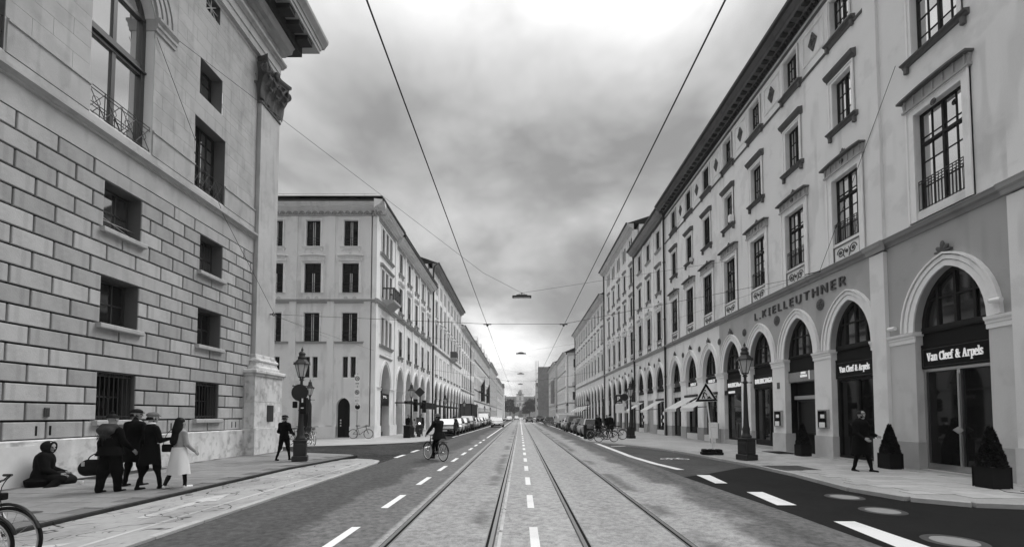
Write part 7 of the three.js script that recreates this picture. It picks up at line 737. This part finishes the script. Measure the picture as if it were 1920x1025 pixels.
function person(label, pos, turn, o = {}) {
  const t = thing('person', label, 'person', pos, turn), H = o.H || 1.75, k = H / 1.75, C = o.coat ?? 0.006, Lg = o.legs ?? 0.006, Sh = o.shoe ?? 0.008, bulk = o.bulk || 1, lean = o.lean || 0, hy = (o.hipY ?? 0.92) * k, B = [];
  const hip = [0, hy, 0], rot = (v) => { const q = V3(...v).applyAxisAngle(V3(1, 0, 0), lean); return [q.x, q.y, q.z]; }, up = (x, y, z) => add3(hip, rot([x * k, y * k, z * k]));
  const chest = up(0, 0.38, 0), neck = up(0, 0.535, -0.01), head = up(o.headX || 0, 0.70, 0.02 + (o.headFwd || 0)), sh = [-1, 1].map((s) => up(s * 0.175 * (o.shoulder || 1), 0.46, -0.01));
  B.push({ a: add3(hip, [0, 0.02, 0]), b: chest, ra: 0.135 * bulk * k, rb: 0.155 * bulk * k, c: C, s: [1, 1, 1.25] }, { a: add3(sh[0], [0.04, 0, 0]), b: add3(sh[1], [-0.04, 0, 0]), ra: 0.075 * bulk * k, rb: 0.075 * bulk * k, c: C }, { a: neck, b: head, ra: 0.055 * k, rb: 0.05 * k, c: o.scarf ?? C });
  if (o.coatBone) B.push({ a: hip, b: add3(hip, [0, -o.coatBone * k, o.coatZ || 0]), ra: 0.155 * bulk * k, rb: (o.flare || 0.2) * k, c: o.skirt ?? C, s: [1, 1, 1.2] });
  const legs = o.legPose || [[0.28, 0.1], [-0.22, 0.35]]; legs.forEach(([fw, bend, out = 0.02, toe = 0], i) => { const s = i ? 1 : -1, h0 = add3(hip, [s * 0.09 * k, -0.02, 0]), d1 = dirOf(fw, s * out), kn = add3(h0, d1, 0.43 * k), d2 = dirOf(fw - bend, s * out), an = add3(kn, d2, 0.42 * k), ft = toe; const wide = o.wide || 1;
    B.push({ a: h0, b: kn, ra: 0.088 * k * bulk, rb: 0.06 * k * wide, c: Lg }, { a: kn, b: an, ra: 0.058 * k * wide, rb: 0.043 * k * wide, c: o.leggings ?? Lg }); const heel = add3(an, [0, -0.045 * k, -0.02]); const tz = [Math.sin(s * 0.12) * 0.17, -0.02 - 0.0 * ft, 0.17 * Math.cos(ft)], tip = add3(heel, [tz[0], o.flatFeet === false ? -0.05 : -0.005 - Math.sin(Math.max(0, bend - fw)) * 0.05, tz[2]]); B.push({ a: heel, b: tip, ra: 0.044 * k, rb: 0.036 * k, c: Sh, k: 0.02 }); });
  const hands = []; (o.arms || [[0.15, 0.12, 0.25], [-0.2, 0.12, 0.2]]).forEach(([fw, out, bend, inw = 0], i) => { const s = i ? 1 : -1, d1 = rot(dirOf(fw, s * out)), el = add3(sh[i], d1, 0.29 * k), d2 = rot(dirOf(fw + bend, s * (out - inw))), wr = add3(el, d2, 0.25 * k); B.push({ a: sh[i], b: el, ra: 0.066 * bulk * k, rb: 0.053 * bulk * k, c: C, k: 0.03 }, { a: el, b: wr, ra: 0.052 * bulk * k, rb: 0.04 * k, c: C, k: 0.03 }); if (!o.pockets) { const q = new THREE.Quaternion().setFromUnitVectors(V3(0, -1, 0), V3(...d2).normalize()); hands.push(xf(HAND, s < 0 ? q.clone().multiply(new THREE.Quaternion().setFromAxisAngle(V3(0, 1, 0), Math.PI)) : q, add3(wr, d2, 0.02 * k), k * 1.0)); t.userData[`hand${i}`] = wr; } });
  const pts = B.flatMap((q) => [q.a, q.b].flatMap((p, j) => { const r = (j ? q.rb : q.ra) + 0.05; return [add3(p, [r, r, r]), add3(p, [-r, -r, -r])]; })), lo = [0, 1, 2].map((i) => Math.min(...pts.map((p) => p[i]))), hi = [0, 1, 2].map((i) => Math.max(...pts.map((p) => p[i])));
  const body = sdfGeo(B, lo, hi, o.res || 70, 0.05), hq = new THREE.Quaternion().setFromEuler(new THREE.Euler(o.nod || 0, o.look || 0, o.tilt || 0, 'YXZ'));
  if (!o.noise) { const v = body.attributes.position, nn = body.attributes.normal; for (let i = 0; i < v.count; i++) { const x = v.getX(i), y = v.getY(i), z = v.getZ(i), w = 0.016 * (vnoise(x * 16 + 40 + y * 5, y * 11 + 40 + z * 9, 999) - 0.5) + 0.022 * (vnoise(x * 5 + 80 + z * 4, y * 4 + 20, 999) - 0.5); v.setXYZ(i, x + nn.getX(i) * w, y + nn.getY(i) * w, z + nn.getZ(i) * w); } body.computeVertexNormals(); }
  const all = mergeGeometries([body, xf(HEAD, hq, head, k * 1.04), ...hands].map((g) => { g = g.index ? g.toNonIndexed() : g; g.deleteAttribute('uv'); return g; })); all.userData.baked = 1; obj('body', all, bodyMat, t);
  const Hd = sub('head_wear', t, ...head); Hd.quaternion.copy(hq); Hd.scale.setScalar(k * 1.04); const hw = (n, gs, m) => obj(n, gs, m, Hd); const cap = (r, y, sy = 1) => new THREE.SphereGeometry(r, 18, 10, 0, Math.PI * 2, 0, Math.PI * 0.5).scale(1, sy, 1.12).translate(0, y, -0.015);
  if (o.hat === 'beanie') { Hd.name = 'beanie'; hw('knit', [cap(0.096, 0.035, 1.0), new THREE.TorusGeometry(0.093, 0.016, 6, 20).rotateX(Math.PI / 2).scale(1, 1, 1.12).translate(0, 0.042, -0.015)], M.hair); if (o.bobble) hw('bobble', [new THREE.SphereGeometry(0.035, 8, 6).translate(0, 0.15, -0.02)], M.hair); }
  else if (o.hat === 'cap') { Hd.name = 'flat_cap'; hw('crown', [new THREE.SphereGeometry(0.1, 18, 10, 0, Math.PI * 2, 0, Math.PI * 0.55).scale(1, 0.75, 1.18).translate(0, 0.05, -0.005)], o.hatMat || M.hair); hw('visor', [new THREE.CylinderGeometry(0.066, 0.066, 0.012, 16, 1, false, -Math.PI / 2, Math.PI).scale(1, 1, 0.9).rotateX(0.2).translate(0, 0.045, 0.085)], o.hatMat || M.hair); hw('hair', [cap(0.092, -0.045, 1.05).scale(1, 1, 0.95).translate(0, 0, -0.012)], M.hair); }
  else if (o.hat === 'hood') { Hd.name = 'hood'; hw('hood_cloth', [new THREE.SphereGeometry(0.125, 18, 14, Math.PI * 0.5 + 0.75, Math.PI * 2 - 1.5).scale(1, 1.12, 1.1).translate(0, 0.0, -0.02), new THREE.TorusGeometry(0.1, 0.022, 6, 20).scale(0.85, 1.15, 1).translate(0, 0, 0.07)], M.rubber); }
  else { Hd.name = 'hair'; hw('hair_cap', [new THREE.SphereGeometry(0.094, 18, 12, 0, Math.PI * 2, 0, Math.PI * 0.56).scale(1, 1.05, 1.1).rotateX(-0.4).translate(0, 0.035, -0.018)], M.hair); }
  if (o.longHair) obj('long_hair', [sdfGeo([{ a: add3(head, [0, 0.05, -0.04]), b: add3(head, [0, -0.16, -0.085]), ra: 0.085, rb: 0.1, c: 0.008 }, { a: add3(head, [0, -0.16, -0.085]), b: add3(head, [0.02, -0.42, -0.15]), ra: 0.1, rb: 0.09, c: 0.008, s: [1, 1, 1.7] }], add3(head, [-0.2, -0.6, -0.35]), add3(head, [0.2, 0.2, 0.12]), 44, 0.05)], M.hair, t);
  if (o.beard) hw('beard', [new THREE.SphereGeometry(0.06, 12, 8, 0, Math.PI * 2, Math.PI * 0.42, Math.PI * 0.58).scale(1.05, 0.95, 0.85).translate(0, -0.035, 0.045)], M.hair);
  if (o.furHood) obj('fur_hood', [sdfGeo([{ a: add3(neck, [-0.13, -0.0, -0.05]), b: add3(neck, [0.13, 0.0, -0.05]), ra: 0.07, rb: 0.07, c: 0.1 }, { a: add3(neck, [-0.1, -0.08, -0.13]), b: add3(neck, [0.1, -0.08, -0.13]), ra: 0.085, rb: 0.085, c: 0.1 }, { a: add3(neck, [-0.05, -0.2, -0.15]), b: add3(neck, [0.05, -0.2, -0.15]), ra: 0.05, rb: 0.05, c: 0.1 }], add3(neck, [-0.3, -0.36, -0.32]), add3(neck, [0.3, 0.16, 0.12]), 40, 0.06), ...[...Array(160)].map(() => { const a = rr(-0.19, 0.19), b = rr(-0.26, 0.03), c = -0.19 + Math.abs(a) * 0.3 + rr(-0.04, 0.02); return bar(add3(neck, [a, b, c]), add3(neck, [a + rr(-.03, .03), b - rr(0.02, .06), c - rr(0.005, .03)]), 0.005, 0.001, 3); })], M.grimeDark, t);
  if (o.coatLen) obj(o.skirt ? 'skirt' : 'coat_hem', [skirtGeo(hip, 0.1 * k, (o.coatLen + 0.1) * k, 0.168 * bulk * k, ((o.flare || 0.2) + 0.02) * bulk * k, o.coatZ || 0, pos[0] * 3)], clothMat(o.skirt ?? C), t);
  if (o.collar) obj('collar', [new THREE.TorusGeometry(0.065, 0.018, 6, 18).rotateX(Math.PI / 2).scale(1, 1.3, 1).translate(...add3(neck, [0, 0.035, 0]))], M.signWhite, t);
  return t;
}
const OUT = Math.PI; // walking away from the camera
const w1 = person('person in wide black trousers and dark fur-hooded coat, carrying a bag', [-9.02, 0.1, -9.85], OUT - 0.05, { H: 1.72, hat: 'beanie', bobble: true, furHood: true, collar: true, bulk: 1.22, coatLen: 0.1, flare: 0.2, wide: 1.75, legPose: [[0.14, 0.08, 0.02], [-0.1, 0.06, 0.06]], arms: [[0.3, 0.15, 0.5], [0.05, 0.22, 0.05]] });
person('person in dark coat and striped cap, head turned right, behind the fur hood', [-9.27, 0.1, -10.75], OUT, { H: 1.84, hat: 'cap', look: -1.25, bulk: 1.12, coatLen: 0.38, flare: 0.2, legPose: [[0.1, 0.05, 0.03], [-0.05, 0.1, 0.05]], scarf: 0.02 });
person('person in long black coat and grey flat cap with white collar, holding a phone', [-8.47, 0.1, -10.25], OUT - 0.35, { H: 1.76, hat: 'cap', hatMat: M.grime, look: -0.3, collar: true, coatLen: 0.36, flare: 0.2, bulk: 1.05, legPose: [[0.2, 0.05, 0.02], [-0.12, 0.2, 0.03]], arms: [[0.25, 0.1, 1.45, 0.1], [-0.1, 0.12, 0.2]] });
const w4 = person('person with long dark hair in light jacket, pale long skirt and white shoes, walking away', [-7.97, 0.1, -10.45], OUT - 0.25, { H: 1.62, coat: 0.30, skirt: 0.68, legs: 0.012, shoe: 0.8, longHair: true, coatLen: 0.58, flare: 0.25, shoulder: 0.9, legPose: [[0.16, 0.08, 0.0], [-0.18, 0.3, 0.0]], arms: [[0.1, 0.14, 0.7], [0.05, 0.12, 0.9, 0.1]] });
person('person in dark jacket and trousers walking away past the stone pedestal, hands in front', [-8.85, 0.1, -16.75], OUT - 0.1, { H: 1.70, hat: 'cap', bulk: 1.15, look: -0.25, legPose: [[0.22, 0.05, 0.04], [-0.16, 0.28, 0.06]], arms: [[0.15, 0.28, 0.9, 0.3], [0.15, 0.28, 0.9, 0.3]], res: 66 });
person('bearded person in black coat and knit cap walking along the shop fronts on the right', [10.33, 0.1, -13.5], 0.32, { H: 1.82, hat: 'beanie', beard: true, bulk: 1.38, coatLen: 0.42, flare: 0.19, look: -0.35, legPose: [[-0.12, 0.12, 0.05], [0.2, 0.05, 0.08]], arms: [[0.1, 0.3, 0.9, 0.45], [0.15, 0.3, 1.1, 0.45]] });
// seated beggar against the wall
person('person sitting on the pavement against the wall, wrapped in dark hooded clothes', [-11.45, 0.1, -10.72], 2.2, { H: 1.8, hipY: 0.2, hat: 'hood', look: -0.5, nod: 0.15, bulk: 1.45, lean: 0.12, legPose: [[1.5, 2.3, 0.55], [1.45, 2.2, 0.5]], arms: [[0.3, 0.22, 0.9, 0.4], [0.3, 0.22, 1.0, 0.4]], coatBone: 0.06, flare: 0.34, wide: 1.5 });
{ const b = thing('blanket', 'dark blanket bunched over the legs of the seated person', 'blanket', [-11.38, 0.1, -10.92], 0.9); obj('cloth', [sdfGeo([{ a: [-0.02, 0.1, 0], b: [0.4, 0.1, 0.05], ra: 0.13, rb: 0.12, c: 0 }, { a: [-0.1, 0.16, 0.15], b: [0.3, 0.2, -0.1], ra: 0.12, rb: 0.1, c: 0 }, { a: [0.2, 0.08, 0.2], b: [0.5, 0.08, 0.1], ra: 0.08, rb: 0.09, c: 0 }, { a: [-0.05, 0.05, 0.2], b: [0.1, 0.05, 0.28], ra: 0.07, rb: 0.06, c: 0 }], [-0.7, -0.05, -0.3], [0.7, 0.4, 0.45], 44, 0.06)], M.rubber, b); b.scale.set(0.7, 1.1, 0.8);
  const c = thing('cardboard', 'pale cardboard sheet leaning on the wall behind the seated person', 'cardboard', [-11.74, 0.1, -10.45], 0); obj('sheet', [box(-0.012, 0.012, 0, 0.95, -0.45, 0.4).rotateZ(0.06)], M.card, c); const d = thing('cup', 'small pale cup on the pavement beside the seated person', 'cup', [-10.72, 0.1, -10.95]); obj('cup_body', [lathe([[0.0, 0], [0.035, 0], [0.045, 0.09], [0.041, 0.09], [0.033, 0.006]], 12)], M.signWhite, d); }
// bags and phone
{ const wp = (o, l) => { o.updateMatrixWorld(true); return o.localToWorld(V3(...l)); }; const p = wp(w1, w1.userData.hand1), b = thing('bag', 'large soft dark bag carried by the person with the fur hood', 'bag', [p.x - 0.08, p.y - 0.46, p.z + 0.05], 0.3); obj('bag_body', [sdfGeo([{ a: [-0.12, 0.14, 0], b: [0.12, 0.14, 0], ra: 0.15, rb: 0.14, c: 0, s: [1, 0.9, 1.4] }, { a: [-0.1, 0.26, 0], b: [0.1, 0.26, 0], ra: 0.07, rb: 0.07, c: 0 }], [-0.36, -0.08, -0.2], [0.36, 0.42, 0.2], 40, 0.06)], M.rubber, b); obj('strap', [tube([[-0.12, 0.26, 0], [-0.06, 0.4, 0], [0.08, 0.46, 0], [0.14, 0.26, 0]], 0.012, 14, 5)], M.black, b); obj('tag', [rbox(-0.16, -0.1, 0.2, 0.3, 0.11, 0.12, 0.004, 1)], M.steel, b);
  const q = wp(w4, w4.userData.hand1), h = thing('handbag', 'small dark handbag at the side of the person in the pale skirt', 'bag', [-8.22, 0.93, -10.42], 0.3); obj('bag_body', [rbox(-0.11, 0.11, 0, 0.18, -0.05, 0.05, 0.035, 3)], M.rubber, h); obj('strap', [tube([[-0.09, 0.17, 0], [-0.02, 0.42, 0], [0.12, 0.55, 0], [0.1, 0.17, 0]], 0.007, 14, 5)], M.black, h); for (const o of [w1, w4]) ; }
// cyclist and his bicycle, riding away to the left
{ const th = Math.atan2(0.6, -0.62), bt = bicycle('bicycle ridden by the cyclist on the left lane', [-3.33, 0.01, -17.6], Math.PI * 0.745, { rack: true, lamp: false, group: null, mat: M.blackMetal, rimMat: M.frameLight }); const dir = V3(1, 0, 0).applyAxisAngle(V3(0, 1, 0), Math.PI * 0.745), tn = Math.atan2(dir.x, dir.z); const pp = V3(-3.33, 0, -17.6).addScaledVector(dir, -0.24);
  person('cyclist in dark padded jacket and cap riding away from the camera', [pp.x, 0.01, pp.z], tn, { H: 1.78, hipY: 1.0, hat: 'cap', hatMat: M.grime, bulk: 1.2, coat: 0.012, lean: 0.16, coatLen: 0.16, flare: 0.21, legPose: [[0.95, 0.95, 0.06], [0.45, 0.55, 0.06]], arms: [[0.72, 0.22, 0.25, 0.05], [0.72, 0.22, 0.25, 0.05]], nod: -0.1 }); }
// small figures further off
const far = (l, x, z, turn, o = {}) => { const p = person(l, [x, 0.1, z], turn, { res: 44, noise: true, bulk: 1.15, coatLen: 0.3, flare: 0.2, ...o }); if (o.group) p.userData.group = o.group; };
far('dark figure standing by the scooter on the left corner', -8.75, -35.0, 0.6, { H: 1.75 }); far('second figure with pale headgear behind the scooter', -8.05, -36.1, 0.2, { H: 1.82, hat: 'beanie' });
far('small person in padded jacket stepping between the first parked cars on the left', -5.35, -37.2, 2.8, { H: 1.35, coat: 0.05, hat: 'hood' });
far('dark figure nearest the sign pole in the group behind the right bicycles', 6.8, -33.6, 2.6, { H: 1.8, bulk: 1.25 }); far('dark figure second from the sign pole behind the right bicycles', 6.2, -35.2, -0.4, { H: 1.76, bulk: 1.25 }); far('dark figure in the middle of the group by the parked cars on the right', 7.4, -38.0, 0.3, { H: 1.72 }); far('dark figure at the left of the group by the parked cars on the right', 7.1, -41, 2.9, { H: 1.74 }); far('walker with bag further along the right pavement', 9.4, -47, 0.1, { H: 1.74 });
for (const [x, z] of [[-8.6, -58], [-9.3, -64], [-8.8, -90], [9.6, -70], [8.7, -76], [9.9, -92]]) far(x < 0 ? 'tiny dark walker far along the left pavement' : 'tiny dark walker far along the right pavement', x, z, x < 0 ? 0.2 : 2.9, { res: 36, group: x < 0 ? 'distant walkers on the left' : 'distant walkers on the right' });
// ---------------------------------------------------------------- the far end: trees, monument, palace
function tree(label, x, z, h, r, seed) { const t = thing('tree', label, 'tree', [x, 0, z], 0, 'trees at the far end'), q = mulberry(seed); obj('trunk', [bar([0, 0, 0], [0.2, h * 0.5, 0], 0.45, 0.28, 8), ...[...Array(7)].map((_, i) => bar([0.1, h * (0.3 + i * 0.04), 0], [Math.cos(i * 2.4) * r * 0.7, h * (0.6 + 0.05 * i), Math.sin(i * 2.4) * r * 0.7], 0.18, 0.05, 5))], M.bark, t);
  const cl = [...Array(26)].map(() => { const a = q() * 6.283, e = q() * 2 - 0.7, R = r * (0.35 + 0.6 * q()); return [Math.cos(a) * R * Math.sqrt(Math.max(0.1, 1 - e * e * 0.5)), h * 0.62 + e * h * 0.27, Math.sin(a) * R, r * (0.2 + 0.22 * q())]; }), g = []; for (const [a, b, c, s] of cl) for (let i = 0; i < 110; i++) { const v = V3(q() - .5, q() - .5, q() - .5).normalize().multiplyScalar(s * (0.7 + 0.4 * q())), n = V3(q() - .5, q() - .5, q() - .5).normalize(), m = V3(q() - .5, q() - .5, q() - .5).cross(n).normalize(), k = 0.28 + 0.25 * q(); const P = (u, w) => [a + v.x + n.x * u * k + m.x * w * k, b + v.y + n.y * u * k + m.y * w * k, c + v.z + n.z * u * k + m.z * w * k]; g.push([P(-1, 0), P(0, 0.7), P(1, 0)], [P(-1, 0), P(1, 0), P(0, -0.7)]); } obj('crown', triGeo(g), M.leafFar, t); return t; }
[['broad dark tree left of the distant palace, outermost', -15.5, -385, 15.5, 6, 1], ['dark tree left of the distant palace, next to its middle', -9, -400, 15.2, 5.6, 2], ['lower dark tree left of the monument', -5.6, -420, 11, 4.4, 3], ['dark tree right of the distant palace, next to its middle', 8.6, -400, 15.6, 5.4, 4], ['broad dark tree right of the distant palace, outermost', 14.8, -390, 16, 5.6, 5], ['lower dark tree right of the monument', 5.6, -425, 10, 4, 6], ['darker tree filling the far left gap', -21, -420, 15, 6, 7], ['darker tree behind the grey sheeted building', 21, -420, 15, 6, 8]].forEach((a) => tree(...a));
{ const t = thing('monument', 'small pale monument between the trees at the street end', 'monument', [0.4, 0, -430]); obj('pedestal', [box(-2.6, 2.6, 0, 2, -2.6, 2.6), box(-1.6, 1.6, 2, 6.2, -1.6, 1.6), box(-1.9, 1.9, 6.2, 6.7, -1.9, 1.9)], M.farStone, t); obj('figure', [lathe([[0.0, 6.7], [0.9, 6.7], [0.7, 8.4], [0.85, 9.6], [0.3, 10.2], [0.38, 10.6], [0, 11.0]], 12)], M.light, t); }
{ const t = thing('palace', 'pale distant palace with central tower closing the street', 'building', [0, 0, -1000]); const H = 44; obj('terrace', [box(-110, 110, 0, 18, -20, 0)], M.farStone, t);
  const arch = (x, y, w, h) => [[x - w, y], [x - w, y + h - w], ...archLine(x, y + h - w, w, w, 8, 0).slice(1, -1), [x + w, y + h - w], [x + w, y]]; const hs = []; for (let i = -10; i <= 10; i++) if (Math.abs(i) > 1) for (const y of [20.5, 31.5]) hs.push(arch(i * 7.0, y, 1.9, 8.6)); obj('wing_wall', plate(rect(-75, 75, 18, H - 2), -3, 0, hs), M.farStone, t); obj('window_back', [box(-74, 74, 18.5, H - 3, -4, -3.2)], M.farDark, t); obj('cornice', [box(-76, 76, H - 2, H - 0.6, -3, 1.2), box(-75, 75, H - 0.6, H, -3, 0.2)], M.farStone, t); for (const y of [29.5]) obj('string_course', [box(-75, 75, y, y + 1, 0, 0.6)], M.gray, t); for (const x of [-36, 36]) obj('corner_pavilion', [box(x - 5, x + 5, 18, H + 1.5, -4, 1.5), plate([[x - 5, H + 1.5], [x + 5, H + 1.5], [x, H + 4]], -3, 1.5)], M.farStone, t);
  const c = sub('central_tower', t, 0, 0, 2); obj('wall', plate(rect(-8, 8, 18, 49), -3, 0, [arch(0, 20, 2.6, 11), arch(-5.2, 20, 1.4, 8), arch(5.2, 20, 1.4, 8), arch(0, 36, 1.8, 6)]), M.light, c); obj('cornice', [box(-8.8, 8.8, 48.5, 50, -3, 1), box(-4.5, 4.5, 50, 54, -2, 0.5), box(-5, 5, 54, 54.8, -2, 0.9), box(-9, 9, 33, 34.2, 0, 0.8)], M.farStone, c); obj('back', [box(-7.8, 7.8, 18.5, 48, -4, -3.1)], M.dim, c); obj('rosette', [new THREE.TorusGeometry(2.2, 0.4, 6, 20).translate(0, 45, 0.3)], M.farDark, c); obj('statue', [lathe([[0, 54.8], [0.9, 54.8], [0.7, 58], [0.4, 59], [0, 59.6]], 8)], M.grime, c); }
struct('far_ground', flatPoly([[-300, -640], [300, -640], [300, -1300], [-300, -1300]], 0.02), M.leafFar);
scene.traverse((o) => { if (o.userData) for (const k of ['hand0', 'hand1']) delete o.userData[k]; });
renderer.render(scene, camera);
